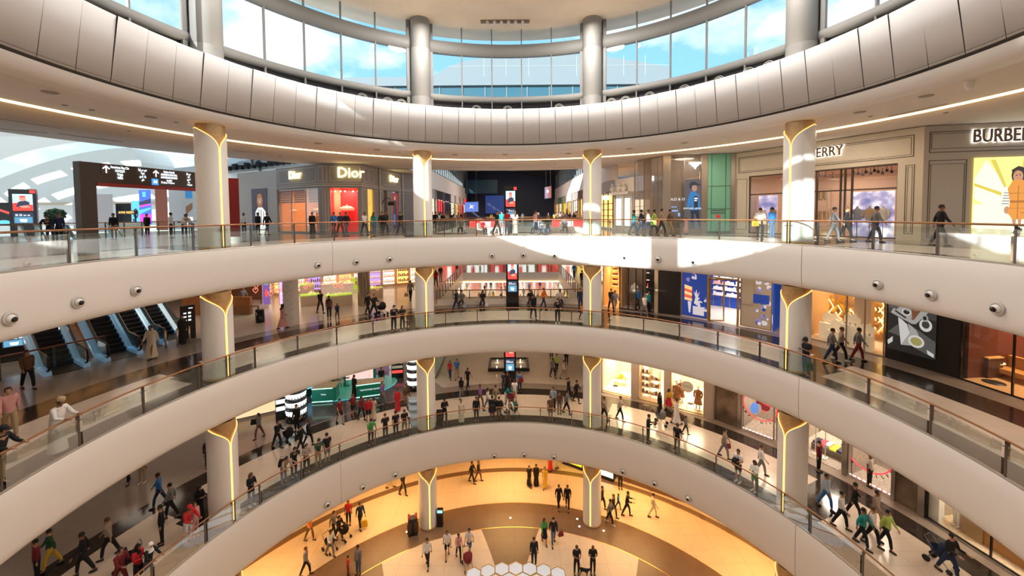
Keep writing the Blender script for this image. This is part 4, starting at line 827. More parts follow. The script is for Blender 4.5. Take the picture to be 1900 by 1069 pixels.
# hall beyond: walls, vault with skylights
HW = mat('hall_white', (.66, .70, .70), .7); z = ZL[3]
mb = MB(); mb.box(-100, -33, 72, 72.4, z, z + 4.0); n = 30
pts = [(-98, z + 4)] + [(-98 + 60 * i / n, z + 6.5 + 7.5 * sin(pi * i / n)) for i in range(n + 1)] + [(-38, z + 4)]
mb.prism(pts, lambda a, b, d: (a, 72 + d, b), .4); struct(mb.build('wall_hall_gable', HW), 'pale arched end wall of the side hall')
mb = MB(); mb.box(-100, -16, 70.8, 71.2, z + 3.7, z + 4.2); mb.box(-22, -21.6, 44, 72, z, z + 12); struct(mb.build('trim_4', mat('hall_beige', (.5, .42, .33), .6)))
mb = MB()
for i in range(n):                                        # ribs of the barrel vault with open skylight strips between
    a0, a1 = pi * i / n, pi * (i + 1) / n
    for (y0, y1, k) in ((40, 44, 0), (46, 50, 0), (52, 56, 0), (58, 62, 0), (64, 72, 0)):
        for dy in (0,):
            f = lambda a, y: (-68 - 31 * cos(a), y, z + 6.0 + 9.5 * sin(a))
            mb.add([f(a0, y0), f(a1, y0), f(a1, y1), f(a0, y1)], [(0, 1, 2, 3)], 0, True)
    if i > n * .66 and i < n * .97: mb.add([(-68 - 31 * cos(a0), 40, z + 6 + 9.5 * sin(a0)), (-68 - 31 * cos(a1), 40, z + 6 + 9.5 * sin(a1)), (-68 - 31 * cos(a1), 72, z + 6 + 9.5 * sin(a1)), (-68 - 31 * cos(a0), 72, z + 6 + 9.5 * sin(a0))], [(0, 1, 2, 3)], 0, True)
    if i % 3 == 0:
        f = lambda a, y: (-68 - 31 * cos(a), y, z + 6.0 + 9.5 * sin(a)); b = a0 + .07
        mb.add([f(a0, 40), f(b, 40), f(b, 72), f(a0, 72)], [(0, 1, 2, 3)], 0)
struct(mb.build('ceiling_hall_vault', HW), 'white barrel vault with skylight strips over the side hall')
mb = MB()
for i in range(9): mb.bar((-40 + i * 2.2, 50 - i * .4, z + 8.8 - i * .12), (-34 + i * 2.4, 70, z + 7.2), .28, .5)
for i in range(3): mb.bar((-42, 52 + i * 6, z + 8.2 + .2 * i), (-18, 46 + i * 6, z + 8.4), .3, .5)
mb.bar((-37, 44, z + 6.2), (-17, 46, z + 8.6), .5, 1.2)
struct(mb.build('ceiling_hall_beams', HW), 'white skylight beams over the side hall')
mb = MB()
for i in range(18): t = i / 17; mb.box(-31.5 + 11 * t, -31.1 + 11 * t, 44, 44.5, z + 6.55 + t * 1.1, z + 7.0 + t * 1.1 + .2 * (i % 2))
tag(mb.build('spotlight_truss', DARK), 'black truss of spotlights under the hall skylights', 'truss')
for x in (-62, -56.5, -46, -41): 
    mb = MB(); mb.lathe([(.75, 0), (.75, 3.6), (1.0, 4.0)], 20, (x, 66, z)); struct(mb.build('column', STONE), 'beige round column far back in the side hall')
mb = MB()
for i in range(9): mb.box(-66 + i * 4.6, -62 + i * 4.6, 69, 69.3, z + .9, z + 2.6)
tag(mb.build('hall_shopfronts', emat('hall_lit', (.8, .8, .75), 1.1)), 'row of pale lit shop windows at the back of the side hall', 'shopfront')
def banner(x, y, w, h, m, label, z0=0, rz=0, shapes=(), nm='banner', cat='banner'):
    F = Face((x - w / 2 * cos(rz), y - w / 2 * sin(rz)), (x + w / 2 * cos(rz), y + w / 2 * sin(rz)), 3); return F, poster(F, label, 0, w, z0, z0 + h, m, shapes, 0, None, nm, cat)
def at3(u, y): p = ATY(u, 397, y); return p.x
BW = mat('banner_white', (.62, .6, .64), .6)
F, o = banner(at3(195, 40), 40, 1.55, 3.8, BW, 'white hanging banner with black lettering in the side hall'); F.txt('HUAWEI', .77, 3.25, .36, BLACKG, o, -.02, .004, .01); F.txt('P50 Pro', .77, 2.95, .22, BLACKG, o, -.02, .004)
mb = MB(); F.box(mb, .45, 1.15, -.03, -.01, 1.9, 2.6); mb.build('phone_picture', mat('phone_gold', (.6, .5, .3), .4), o)
banner(at3(143, 42), 42, .9, 3.4, BW, 'plain white banner partly hidden by the gantry post')
MG, VB, CYN = emat('led_magenta', (.75, .05, .5), 1.5), emat('led_blue', (.05, .12, .75), 1.5), emat('led_cyan', (.1, .5, .8), 1.3)
banner(at3(270, 46), 46, 1.35, 4.0, VB, 'tall glowing blue and magenta screen in the side hall', .6, 0, [(MG, rect(0, .05, 1, .3)), (CYN, [(0, .3), (1, .45), (1, .5), (0, .42)]), (MG, [(0, .5), (1, .56), (1, .6), (0, .56)]), (CYN, rect(.3, .8, .6, .95)), (SCN, [(0, .65), (1, .75), (1, .62), (0, .55)])], 'led_screen', 'screen')
banner(at3(252, 47), 47, .9, 3.0, CYN, 'teal circuit patterned screen beside the blue and magenta one', .4, 0, [(SCN, circ(.5, .5, .35, .2)), (CYN, circ(.5, .5, .2, .1)), (SCN, rect(.1, .1, .3, .3))], 'led_screen', 'screen')
F, o = banner(at3(300, 44), 44, 1.3, 4.7, mat('banner_terracotta', (.40, .13, .08), .5), 'tall brownish red banner with vertical white lettering')
M = frameM(F.p(.45, -.03, .9), Vector((0, 0, 1)), -F.x); text('EROS', .62, PW, o, M, .005, 'lettering', 'LEFT', .015); M = frameM(F.p(.45, -.03, 2.75), Vector((0, 0, 1)), -F.x); text('DIGITAL HOME', .34, PW, o, M, .005, 'lettering', 'LEFT', .004)
F, o = banner(at3(340, 46), 46, 3.2, 4.8, mat('banner_pale', (.6, .68, .72), .4), 'wide pale shop panel with white lettering in the side hall', 0, 0, [(BL, rect(.6, .75, .85, .98)), (PW, rect(.6, .1, .85, .3)), (mat('pic_brown', (.4, .2, .12), .6), [(.6, .35), (.85, .5), (.85, .65), (.6, .55)])]); F.txt('TCL', 1.1, 3.9, .5, PW, o, -.03, .005, .01)
F, o = banner(at3(229, 50), 50, 1.9, 3.0, BLACKG, 'black panel of glowing clock faces behind the banners', .2); mb = MB()
for i in range(5):
    for zz in (1.0, 1.5, 2.2, 2.6): mb.lathe([(.001, 0), (.15, 0)], 10); 
mb = MB()
for i in range(5):
    for zz in (1.0, 1.45, 2.3, 2.75): q = F.p(.25 + i * .33, -.04, zz); mb.box(q.x - .12, q.x + .12, q.y - .01, q.y, q.z - .17, q.z + .17)
mb.build('clock_faces', emat('clock_white', (.8, .85, .9), 1.2), o)
o = thing('small_kiosk', 'small kiosk with a glowing orange name board in the side hall', 'kiosk', (at3(243, 38), 38, z)); mb = MB(); mb.box(-.8, .8, -.4, .4, 0, 1.0); mb.build('counter', mat('kiosk_white', (.7, .65, .6), .5), o); mb = MB()
for x in (-.75, .75): mb.box(x - .04, x + .04, -.4, -.3, 1, 1.9)
mb.build('post', DARK, o); mb = MB(); mb.box(-.9, .9, -.45, -.3, 1.75, 2.1); mb.build('name_board', DARK, o); t = text('AWE REEM', .3, emat('orange_text', (1, .55, .15), 2), o, frameM(Vector((0, -.47, 1.92)), (1, 0, 0)), .004, 'lettering')
F, o = banner(at3(4, 44), 44, 3.0, 2.6, BLACKG, 'black shop panel with a glowing red chevron at the edge of the hall', .6, 0, [(SCR, [(.0, .9), (.75, .6), (.95, .95), (.95, .88), (.75, .5), (0, .8)]), (CYN, circ(.55, .15, .25, .1))])
def topiary(x, y, lab):
    o = thing('potted_topiary', lab, 'plant', (x, y, ZL[3])); mb = MB(); mb.lathe([(.001, .02), (.26, .02), (.34, .6), (.30, .6), (.28, .55), (.001, .55)], 16); mb.build('pot', mat('pot_dark', (.08, .07, .06), .5), o)
    mb = MB(); mb.tube([(0, 0, .5), (.02, 0, 1.3)], .035, 7); mb.build('trunk', mat('bark', (.12, .08, .05), .8), o); mb = MB()
    for i in range(420):
        a, b = random.uniform(0, 2 * pi), math.acos(random.uniform(-1, 1)); r = .62 * random.uniform(.8, 1.05); c = Vector((r * sin(b) * cos(a), r * sin(b) * sin(a), 1.75 + r * .8 * cos(b))); s = .09
        t1 = Vector((random.uniform(-1, 1), random.uniform(-1, 1), random.uniform(-1, 1))).normalized() * s; t2 = Vector((random.uniform(-1, 1), random.uniform(-1, 1), random.uniform(-1, 1))).normalized() * s; mb.add([c - t1, c + t2, c + t1, c - t2], [(0, 1, 2, 3)])
    mb.ball((0, 0, 1.75), .5, n=12); mb.build('foliage', mat('leaf_dark', (.03, .07, .03), .7), o)
topiary(at3(103, 33), 33, 'round clipped topiary tree in a dark pot behind the railing')
# second railing on the hall side (round the escalator well)
o = thing('glass_balustrade', 'straight glass balustrade round the escalator well in the side hall', 'railing'); a = Vector((at3(-20, 24), 24, z)); b = Vector((at3(376, 34), 34, z)); c = Vector((at3(500, 36), 36, z)); hb = MB(); hb.bar(a + Vector((0, 0, 1.1)), b + Vector((0, 0, 1.1)), .07); hb.build('handrail', BRONZE, o)
for i in range(12): p = a + (b - a) * i / 11; pb = MB(); pb.box(p.x - .03, p.x + .03, p.y - .03, p.y + .03, z, z + 1.07); pb.build('post', STEEL, o)
g = MB(); g.poly([a + Vector((0, 0, .05)), b + Vector((0, 0, .05)), b + Vector((0, 0, 1.0)), a + Vector((0, 0, 1.0))]); g.build('glass_panel', GLASS, o)
# ================================================================ things under the dome and outside
o = thing('spotlight_track', 'long recessed ceiling fitting with six small spotlights under the dome', 'light fitting', (0, 0, 0)); p = EYE + ray(937, 38) * ((12.66) / ray(937, 38).z); mb = MB(); mb.box(p.x - 1.6, p.x + 1.6, p.y - .15, p.y + .2, p.z - .10, p.z + .05); mb.build('tray', mat('tray_brown', (.22, .17, .12), .6), o)
for i in range(6):
    x = p.x - 1.15 + i * .46; mb = MB(); mb.tube([(x, p.y - .05, p.z - .05), (x, p.y - .12, p.z - .34)], .10, 12); mb.build('spotlight', CW, o); 
EXW = mat('outside_wall', (.15, .19, .21), .8); EXG = mat('outside_glass', (.03, .10, .14), .2)
zr = CZ + 5
o = thing('building_outside', 'curved roofed white building with a dark window band seen through the clerestory', 'building', (0, 0, 0))
Y = 100; XL = lambda u: ATY(u, 130, Y).x; ZZ = lambda v: ATY(950, v, Y).z
mb = MB(); arc = [(XL(799), ZZ(144)), (XL(806), ZZ(138)), (XL(832), ZZ(122)), (XL(860), ZZ(113)), (XL(900), ZZ(106)), (XL(960), ZZ(102)), (XL(1060), ZZ(101)), (XL(1120), ZZ(106)), (XL(1180), ZZ(115)), (XL(1243), ZZ(127)), (XL(1243), ZZ(144))]
mb.prism(arc, lambda a, b, d: (a, Y + d, b), 8); mb.box(XL(640), XL(1243), Y - 1, Y + 8, ZZ(160), ZZ(144)); mb.box(XL(640), XL(1243), Y - .6, Y + 8, zr + 8, ZZ(183)); mb.build('wall', EXW, o)
mb = MB(); mb.box(XL(700), XL(1243), Y - .2, Y + 6, ZZ(183), ZZ(160)); mb.build('window_band', EXG, o); mb = MB()
for u in (700, 733, 816, 858, 900, 940, 978, 1019, 1062, 1100, 1145, 1190): mb.box(XL(u) - .12, XL(u) + .12, Y - .4, Y - .2, ZZ(183), ZZ(160))
mb.build('window_post', EXW, o); mb = MB()
mb.box(XL(832), XL(1243), Y - .05, Y - .01, ZZ(123), ZZ(122.3))
for u in (898, 939, 981, 1070, 1157, 1197): mb.box(XL(u) - .06, XL(u) + .06, Y - .05, Y - .01, ZZ(144), ZZ(104))
mb.build('panel_joint', mat('joint_grey', (.3, .33, .34), .7), o)
o = thing('tensile_roof_outside', 'white ribbed canopy arcs outside the clerestory beyond the outer column', 'roof', (0, 0, 0)); mb = MB()
for k in range(3):
    pts = [Vector((-50 + 22 * cos(radians(t)), 42 + k * 1.2, CZ + 6 + 16 * sin(radians(t)) - k * .5)) for t in range(0, 100, 10)]; mb.tube(pts, .16, 6)
mb.build('rib', EXW, o); mb = MB(); n = 9
pts0 = [Vector((-50 + 21 * cos(radians(t)), 43, CZ + 6 + 15 * sin(radians(t)))) for t in range(0, 100, 10)]
for i in range(9): mb.add([pts0[i], pts0[i + 1], pts0[i + 1] + Vector((-18, 10, -3)), pts0[i] + Vector((-18, 10, -3))], [(0, 1, 2, 3)])
mb.build('canopy', mat('canopy_cloth', (.6, .7, .74), .7), o)
mb = MB(); q = ATY(1406, 100, 98); mb.box(q.x - 1, q.x + .2, 98, 100, CZ + 2.9, q.z + 1.6); mb.box(q.x + .2, q.x + 1.6, 98, 100, CZ + 2.9, q.z + .3); tag(mb.build('tower_outside', mat('tower_blue', (.2, .3, .36), .6)), 'small distant tower seen through the clerestory near the outer column', 'building')
mb = MB(); mb.box(-150, 150, 40, 140, CZ - 8, CZ + 4.5) if 0 else mb.poly([(-200, 95, CZ + 3), (200, 95, CZ + 3), (200, 300, CZ + 3), (-200, 300, CZ + 3)]); struct(mb.build('ground_outside', mat('roofs_far', (.55, .55, .53), .9)))
mb = MB(); mb.box(-110, -21, -25, 40, ZSOF + 4, ZSOF + 4.3); mb.box(-110, -109.7, -25, 72, ZL[3], ZSOF + 4); mb.box(-110, -22, -25.3, -25, ZL[3], ZSOF + 4.3); struct(mb.build('roof_side_hall', HW), 'plain roof added over the side hall to block the sun')  # roof and end walls added to keep the sun off the grey store
for x, y in ((-34, 30), (-34, 50), (-60, 40)): area('hall_lamp', (x, y, ZSOF + 1.5), 330, 7, (1, .98, .95))
# hanging cables coiled at the foot of the clerestory
for u in (673, 720, 745, 884, 942, 1037, 1134, 1160, 1205, 1269, 1333, 1387, 1424):
    d = ray(u, 190 if 700 < u < 1200 else 175); p = ATR(u, 190, 14.2); p.z = CZ + 6.97; mb = MB(); a = atan2(p.x - CX, p.y - CY)
    for r in (.22, .30): mb.tube([p + Vector((cos(t) * r * cos(a), -cos(t) * r * sin(a), sin(t) * r)) for t in [i * pi / 8 for i in range(17)]], .014, 5)
    tag(mb.build('cable_coil', mat('cable_white', (.7, .7, .65), .6)), 'pale coiled cable hanging before the black louvres', 'cable', 'coiled cables under the clerestory')
# ================================================================ escalators from the middle gallery up to the side hall
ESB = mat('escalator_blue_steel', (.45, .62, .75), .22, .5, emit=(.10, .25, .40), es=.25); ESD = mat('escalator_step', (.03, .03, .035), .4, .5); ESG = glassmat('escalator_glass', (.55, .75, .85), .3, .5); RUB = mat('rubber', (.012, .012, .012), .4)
def escalator(p, dirx, lv, label, w=1.0, rise=6.0, people=()):
    d = Vector((*dirx, 0)).normalized(); nrm = Vector((-d.y, d.x, 0)); run = rise / math.tan(radians(30)); z = ZL[lv]
    o = thing('escalator', label, 'escalator', (p[0], p[1], z), atan2(d.y, d.x))
    prof = [(-1.6, 0), (0, 0), (run, rise), (run + 1.6, rise)]
    mb = MB(); n = 30
    for i in range(n):
        x = run * i / n; h = rise * i / n; mb.box(x, x + run / n + .02, -w / 2, w / 2, h - .1, h + rise / n)
    mb.box(-1.6, 0, -w / 2, w / 2, -.05, .02); mb.build('steps', ESD, o)
    for s in (-1, 1):
        y0 = s * (w / 2 + .02); y1 = s * (w / 2 + .28); a, b = min(y0, y1), max(y0, y1)
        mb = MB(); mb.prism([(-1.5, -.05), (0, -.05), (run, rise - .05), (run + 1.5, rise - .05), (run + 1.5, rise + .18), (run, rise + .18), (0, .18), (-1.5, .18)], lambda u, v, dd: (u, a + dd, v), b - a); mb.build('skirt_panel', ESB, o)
        m_ = s * (w / 2 + .14); g = MB(); g.add([(-1.3, m_, .18), (0, m_, .18), (run, m_, rise + .18), (run + 1.3, m_, rise + .18), (run + 1.3, m_, rise + .95), (run, m_, rise + .95), (0, m_, .95), (-1.3, m_, .95)], [(0, 1, 6, 7), (1, 2, 5, 6), (2, 3, 4, 5)]); g.build('glass_side', ESG, o)
        pts = [(-1.3, m_, .2)] + [(-1.35 - .38 * sin(radians(t)), m_, .575 - .375 * cos(radians(t))) for t in range(15, 180, 20)] + [(-1.3, m_, .95), (0, m_, .97), (run, m_, rise + .97), (run + 1.4, m_, rise + .97)]
        mb = MB(); mb.tube(pts, .045, 7); mb.build('handrail', RUB, o)
    mb = MB(); mb.prism([(-1.5, -.06), (0, -.06), (run, rise - .06), (run, rise - .9), (1.2, -.06)], lambda u, v, dd: (u, -w / 2 - .2 + dd, v), w + .4); mb.build('underside', mat('escalator_wood', (.30, .13, .05), .4), o)
    return o
ed = (-.86, .50)
e0 = FL(268, 640, 2)
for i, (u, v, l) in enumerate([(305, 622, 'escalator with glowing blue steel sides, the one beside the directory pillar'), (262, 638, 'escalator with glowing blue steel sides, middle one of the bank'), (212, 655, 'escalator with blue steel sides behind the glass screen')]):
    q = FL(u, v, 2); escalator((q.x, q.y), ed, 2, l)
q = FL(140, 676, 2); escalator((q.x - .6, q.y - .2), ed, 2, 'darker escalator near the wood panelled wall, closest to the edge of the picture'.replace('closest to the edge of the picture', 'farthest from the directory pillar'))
WOOD = mat('warm_wood_panel', (.36, .14, .04), .35, noise=.15, nscale=3)
z = ZL[2]
mb = MB(); a = FL(310, 610, 2); mb.box(a.x - 2, a.x + 3.2, a.y + 3.6, a.y + 3.9, z, z + 1.35)
struct(mb.build('wall_wood_panel', WOOD), 'wood panelled low wall behind the escalators')
mb = MB(); mb.box(a.x - 6, a.x + 3.4, a.y + 3.4, a.y + 3.8, z + 3.2, z + 3.55); struct(mb.build('trim_5', REDB), 'dark red beam edge over the escalators')
mb = MB(); mb.box(a.x - 6, a.x + 1.2, a.y + 9, a.y + 9.2, z, z + 4.1); struct(mb.build('wall_hall_brown', mat('brown_hall_wall', (.25, .10, .05), .5)))
o = thing('directory_pillar', 'dark directory pillar with small white pictograms beside the escalators', 'sign', tuple(FL(350, 628, 2)), radians(40)); mb = MB(); mb.box(-.36, .36, -.12, .12, 0, 2.05); mb.build('housing', mat('directory_brown', (.035, .03, .028), .35), o); mb = MB()
for i in range(3):
    mb.box(.02, .16, -.13, -.12, 1.55 - i * .22, 1.66 - i * .22); mb.box(-.2, -.06, -.13, -.12, 1.55 - i * .22, 1.64 - i * .22)
mb.box(.05, .25, -.13, -.12, 1.86, 1.92); mb.build('pictograms', PW, o)
for i, (u, v) in enumerate(((308, 646), (330, 642), (352, 637))):
    o = tag(MB().tube([FL(u, v, 2), FL(u, v, 2) + Vector((0, 0, 1.02))], .05, 10).build('steel_bollard', mat('bollard_steel', (.6, .52, .45), .25, .8)), 'short polished steel bollard at the escalator foot', 'bollard', 'bollards at the escalator foot')
o = thing('glass_balustrade', 'short glass screen with red-brown rail in front of the outermost escalator', 'railing')
A = FL(-10, 700, 2); B = FL(195, 655, 2); 
A = FL(0, 707, 2); B = FL(196, 661, 2); hb = MB(); hb.bar(A + Vector((0, 0, 1.1)), B + Vector((0, 0, 1.1)), .07); hb.build('handrail', mat('redbrown_rail', (.22, .07, .04), .35), o)
for t in (0, .48, 1): p = A + (B - A) * t; pb = MB(); pb.box(p.x - .035, p.x + .035, p.y - .035, p.y + .035, z, z + 1.08); pb.build('post', STEEL, o)
g = MB(); g.poly([A + Vector((0, 0, .05)), B + Vector((0, 0, .05)), B + Vector((0, 0, 1.0)), A + Vector((0, 0, 1.0))]); g.build('glass_panel', GLASS, o)
# kiosks at the outer end
K1 = FL(60, 700, 2) + Vector((-3.5, 2.2, 0))
totem(K1.x, K1.y, 2, 2.6, 1.1, 'screen kiosk behind the glass screen near the escalators', radians(40))
for (dx, dy, l) in ((-2.6, -1.6, 'small white framed poster stand under the orange lit canopy'), (1.3, .9, 'small white framed poster stand beside the screen kiosk')):
    o = thing('poster_stand', l, 'stand', K1 + Vector((dx, dy, 0)), radians(35)); mb = MB(); mb.box(-.35, .35, -.05, .05, .25, 1.5); mb.box(-.3, .3, -.15, .15, 0, .25); mb.build('frame', emat('frame_glow', (.9, .95, 1), 1.2), o); mb = MB(); mb.box(-.28, .28, -.06, -.05, .35, 1.4); mb.box(-.12, .1, -.065, -.06, .5, .95, 1); mb.build('picture', [mat('pic_grey', (.35, .3, .28), .5), BLACKG], o)
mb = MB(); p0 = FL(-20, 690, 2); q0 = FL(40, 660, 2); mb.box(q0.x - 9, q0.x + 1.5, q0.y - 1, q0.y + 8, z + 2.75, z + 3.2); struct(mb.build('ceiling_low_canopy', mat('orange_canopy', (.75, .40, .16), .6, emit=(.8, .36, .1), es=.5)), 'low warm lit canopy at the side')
# ================================================================ middle gallery shops on the beige store side
H2 = ZL[3] - DROP[3] - ZL[2]
BLUEW = mat('cobalt_wall', (.015, .06, .33), .5, emit=(.01, .06, .35), es=.35); GOLDF = mat('gold_frame', (.62, .38, .10), .3, .7)
G1 = face(2, 37.9, 54.5, 20.1); g1 = lambda u, v=560, dy=0: G1.X(u, v, dy)
room(G1, .1, G1.L - .1, 3.4, 5.0, BLUEW, mat('shop_floor_cream', (.78, .66, .52), .3), 260, (1, .92, .85))
mb = MB(); G1.box(mb, 0, G1.L, 0, .3, 3.4, H2); struct(mb.build('wall_shop_bulkhead', STONE)); 
xd0, xd1 = g1(1316), g1(1370)
IND, VIO, PWH = mat('g_indigo', (.02, .06, .34), .5, emit=(.02, .06, .34), es=.4), mat('g_violet', (.30, .30, .62), .5, emit=(.3, .3, .62), es=.3), mat('g_white', (.80, .80, .90), .5, emit=(.8, .8, .9), es=.35)
def blossoms(n, x0, y0, x1, y1, seed):
    rn = random.Random(seed); out = []
    for i in range(n):
        cx, cy, r = rn.uniform(x0, x1), rn.uniform(y0, y1), rn.uniform(.05, .10)
        for k in range(4): a = k * 90 + rn.uniform(0, 60); out.append((rn.choice([PWH, VIO, PWH, IND]), [(min(1, max(0, x)), min(1, max(0, y))) for x, y in circ(cx + r * .6 * cos(radians(a)), cy + r * .35 * sin(radians(a)), r * .7, r * .42, 8)]))
        out.append((VIO, [(min(1, max(0, x)), min(1, max(0, y))) for x, y in circ(cx, cy, r * .25, r * .15, 6)]))
    return out
CANR, CANO = mat('sunset_red', (.7, .08, .04), .5, emit=(.8, .12, .05), es=.6), mat('sunset_orange', (.95, .45, .15), .5, emit=(1, .5, .2), es=.8)
shp = blossoms(6, .55, .05, .95, .42, 1) + blossoms(3, .05, .75, .5, .97, 2) + [(CANO, [(.12, .70), (.42, .66), (.42, .58), (.12, .62)]), (CANR, [(.12, .62), (.42, .58), (.42, .53), (.12, .57)]), (CANO, [(.12, .56), (.42, .52), (.42, .46), (.12, .49)]), (CANR, [(.12, .49), (.42, .46), (.42, .41), (.12, .43)]), (CANO, [(.12, .42), (.42, .40), (.42, .34), (.12, .36)]),
    (PWH, [(.25, .33), (.4, .33), (.36, .08), (.3, .08)]), (PWH, [(.5, .3), (.56, .44), (.48, .58), (.55, .52), (.6, .62), (.63, .5), (.72, .58), (.66, .44), (.74, .44), (.64, .36), (.6, .28)]), (PWH, rect(.46, .05, .9, .24))]
o = poster(G1, 'blue window graphic with white blossoms and white lettering', .12, xd0 - .15, .12, 3.3, IND, shp, .02, GOLDF, 'window_graphic', 'display')
w0 = xd0 - .27
G1.txt('LUIS', .12 + w0 * .52, 2.78, .26, PW, o, -.05, .004, .004); G1.txt('PORCELANA', .12 + w0 * .66, 2.54, .26, PW, o, -.05, .004, .004); G1.txt('NEW COLLECTION', .12 + w0 * .62, 2.33, .12, PW, o, -.05, .004)
shp = blossoms(9, .45, .02, .95, .55, 5) + blossoms(5, .45, .75, .95, .98, 6) + [(mat('g_beige', (.7, .62, .5), .5), rect(.02, .45, .42, .98)), (IND, rect(.42, .5, .95, .68))]
o = poster(G1, 'blue and beige window graphic with white roses beside the outer column', g1(1372) + .1, G1.L - .12, .12, 3.3, mat('g_beige2', (.72, .64, .52), .5), shp, .02, GOLDF, 'window_graphic', 'display'); G1.txt('PORCELANA', g1(1405), 1.95, .22, PW, o, -.05, .004, .004)
o = thing('glass_door', 'open gold-framed glass door of the blue shop', 'door', G1.p(xd0, 0, 0), atan2(G1.x.y, G1.x.x) + radians(40)); mb = MB()
for a, b, c, e_ in ((0, .08, 0, 2.95), (.92, 1, 0, 2.95), (0, 1, 2.87, 2.95), (0, 1, 0, .08)): mb.box(a, b, -.03, .03, c, e_)
mb.build('frame', GOLDF, o); g = MB(); g.box(.08, .92, -.005, .005, .08, 2.87); g.build('glass_pane', SGLASS, o); mb = MB(); mb.tube([(.9, -.06, .9), (.9, -.06, 1.7)], .025, 7); mb.build('handle', GOLDF, o)
mb = MB(); G1.box(mb, xd1 - .08, xd1 + .04, -.05, .05, 0, 3.4); G1.box(mb, xd0 - .08, xd0, -.05, .05, 0, 3.4); G1.box(mb, xd0, xd1, -.05, .05, 3.0, 3.1); struct(mb.build('door_1', GOLDF), 'gold door surround')
# shelves with small boxes on the cobalt wall
SHW = mat('box_white', (.85, .82, .78), .5); SHP = mat('box_pink', (.85, .45, .40), .5)
o = thing('wall_shelves', 'four pale wooden shelves on the cobalt blue wall', 'shelf', G1.p(0, 0, 0)); o.matrix_world = Matrix.Identity(4)
sx0, sx1 = g1(1322, 560, 4.7), g1(1385, 560, 4.7)
for j in range(4): mb = MB(); G1.box(mb, sx0, sx1, 4.55, 4.95, .95 + j * .45, .99 + j * .45); mb.build('shelf_board', mat('shelf_wood', (.75, .5, .32), .5), o)
mb = MB()
for k in range(5): xx = sx0 + (sx1 - sx0) * k / 4; G1.box(mb, xx - .02, xx + .02, 4.88, 4.95, 0, 2.8)
mb.build('uprights', GOLDF, o)
for j in range(4):
    for k in range(14):
        if (k + j) % 6 == 5: continue
        xx = sx0 + .15 + (sx1 - sx0 - .3) * k / 13; mb = MB(); w = .08; G1.box(mb, xx - w, xx + w, 4.62, 4.78, .99 + j * .45, .99 + j * .45 + (.2 if (k * 3 + j) % 4 else .28)); tag(mb.build('gift_box', SHP if j == 2 and k < 7 else SHW), '%s little box standing in a row on the cobalt wall shelves' % ('pink' if j == 2 and k < 7 else 'white'), 'box', 'pink boxes on the cobalt wall shelves' if j == 2 and k < 7 else 'white boxes on the cobalt wall shelves')
o = thing('sales_counter', 'cobalt blue sales counter with a white top inside the blue shop', 'counter', G1.p(g1(1403, 590, 1.6), 1.7, 0), atan2(G1.x.y, G1.x.x)); mb = MB(); mb.box(-.6, .6, -.35, .35, 0, .95); mb.build('body', IND, o); mb = MB(); mb.box(-.62, .62, -.37, .37, .95, 1.02); mb.build('counter_top', PWH, o)
# black strip, bronze-mirrored front and amber shop before it
G0 = face(2, 22.6, 37.9, 20.1); g0 = lambda u, v=560, dy=0: G0.X(u, v, dy)
mb = MB(); G0.box(mb, g0(1222), G0.L, 0, .4, 0, H2); struct(mb.build('wall_black_panel', mat('black_panel', (.022, .02, .02), .4)), 'tall plain black panel beside the blue shop')
pillar(G0, g0(1214), g0(1221), -.05, .3, H2, mat('slim_gold', (.6, .5, .35), .4), 'slim pale post'); 
mb = MB(); G0.box(mb, g0(1150), g0(1214), 1.6, 1.7, 0, H2); struct(mb.build('wall_shop_interior', mat('mirror_brown', (.35, .28, .22), .2, .6)))
panes(G0, 'bronze-mirrored glass shopfront with black posts', [g0(u) for u in (1150, 1166, 1180, 1193, 1206, 1214)], 0, H2 - .1, BLACKG, 0, .07, .08)
room(G0, g0(1118), g0(1149), H2 - .1, 5, mat('amber_wall', (.8, .5, .22), .5), mat('shop_floor_tan'), 160, (1, .72, .38))
o = thing('display_shelf', 'amber lit shelves of small goods in the open shop behind the inner column', 'shelf', (0, 0, 0)); mb = MB()
for j in range(5): G0.box(mb, g0(1136, 540, 2.6), g0(1147, 540, 2.6), 2.4, 2.8, 1.3 + j * .45, 1.34 + j * .45)
mb.build('board', emat('shelf_glow', (1, .66, .2), 1.6), o); mb = MB()
for j in range(5):
    for k in range(4): x = g0(1137.5 + 2.5 * k, 540, 2.5); G0.box(mb, x - .05, x + .05, 2.5, 2.6, 1.34 + j * .45, 1.52 + j * .45)
mb.build('goods', BRN, o)
torso(G0, 1178, .9, .55, SHW, 'white dress form behind the bronze mirrored glass'); 
o = thing('display_cabinet', 'lit cabinet of shelves with a red purse behind the mirrored glass', 'cabinet', (0, 0, 0)); mb = MB(); G0.box(mb, g0(1196), g0(1205), .5, .8, .1, 3.3); mb.build('cabinet_back', BLACKG, o); mb = MB()
for j in range(5): G0.box(mb, g0(1196) + .05, g0(1205) - .05, .35, .5, .7 + j * .55, .74 + j * .55)
mb.build('shelf', emat('shelf_pink', (1, .6, .5), 1.2), o); mb = MB(); G0.box(mb, g0(1199), g0(1202), .36, .48, 1.85, 2.1); mb.build('red_purse', SCR, o)
mb = MB(); G0.box(mb, g0(1209) - .2, g0(1209) + .25, -.35, -.25, 1.6, 2.4); tag(mb.build('round_shop_sign', BLACKG), 'small black hanging sign beside the mirrored shopfront', 'sign'); 
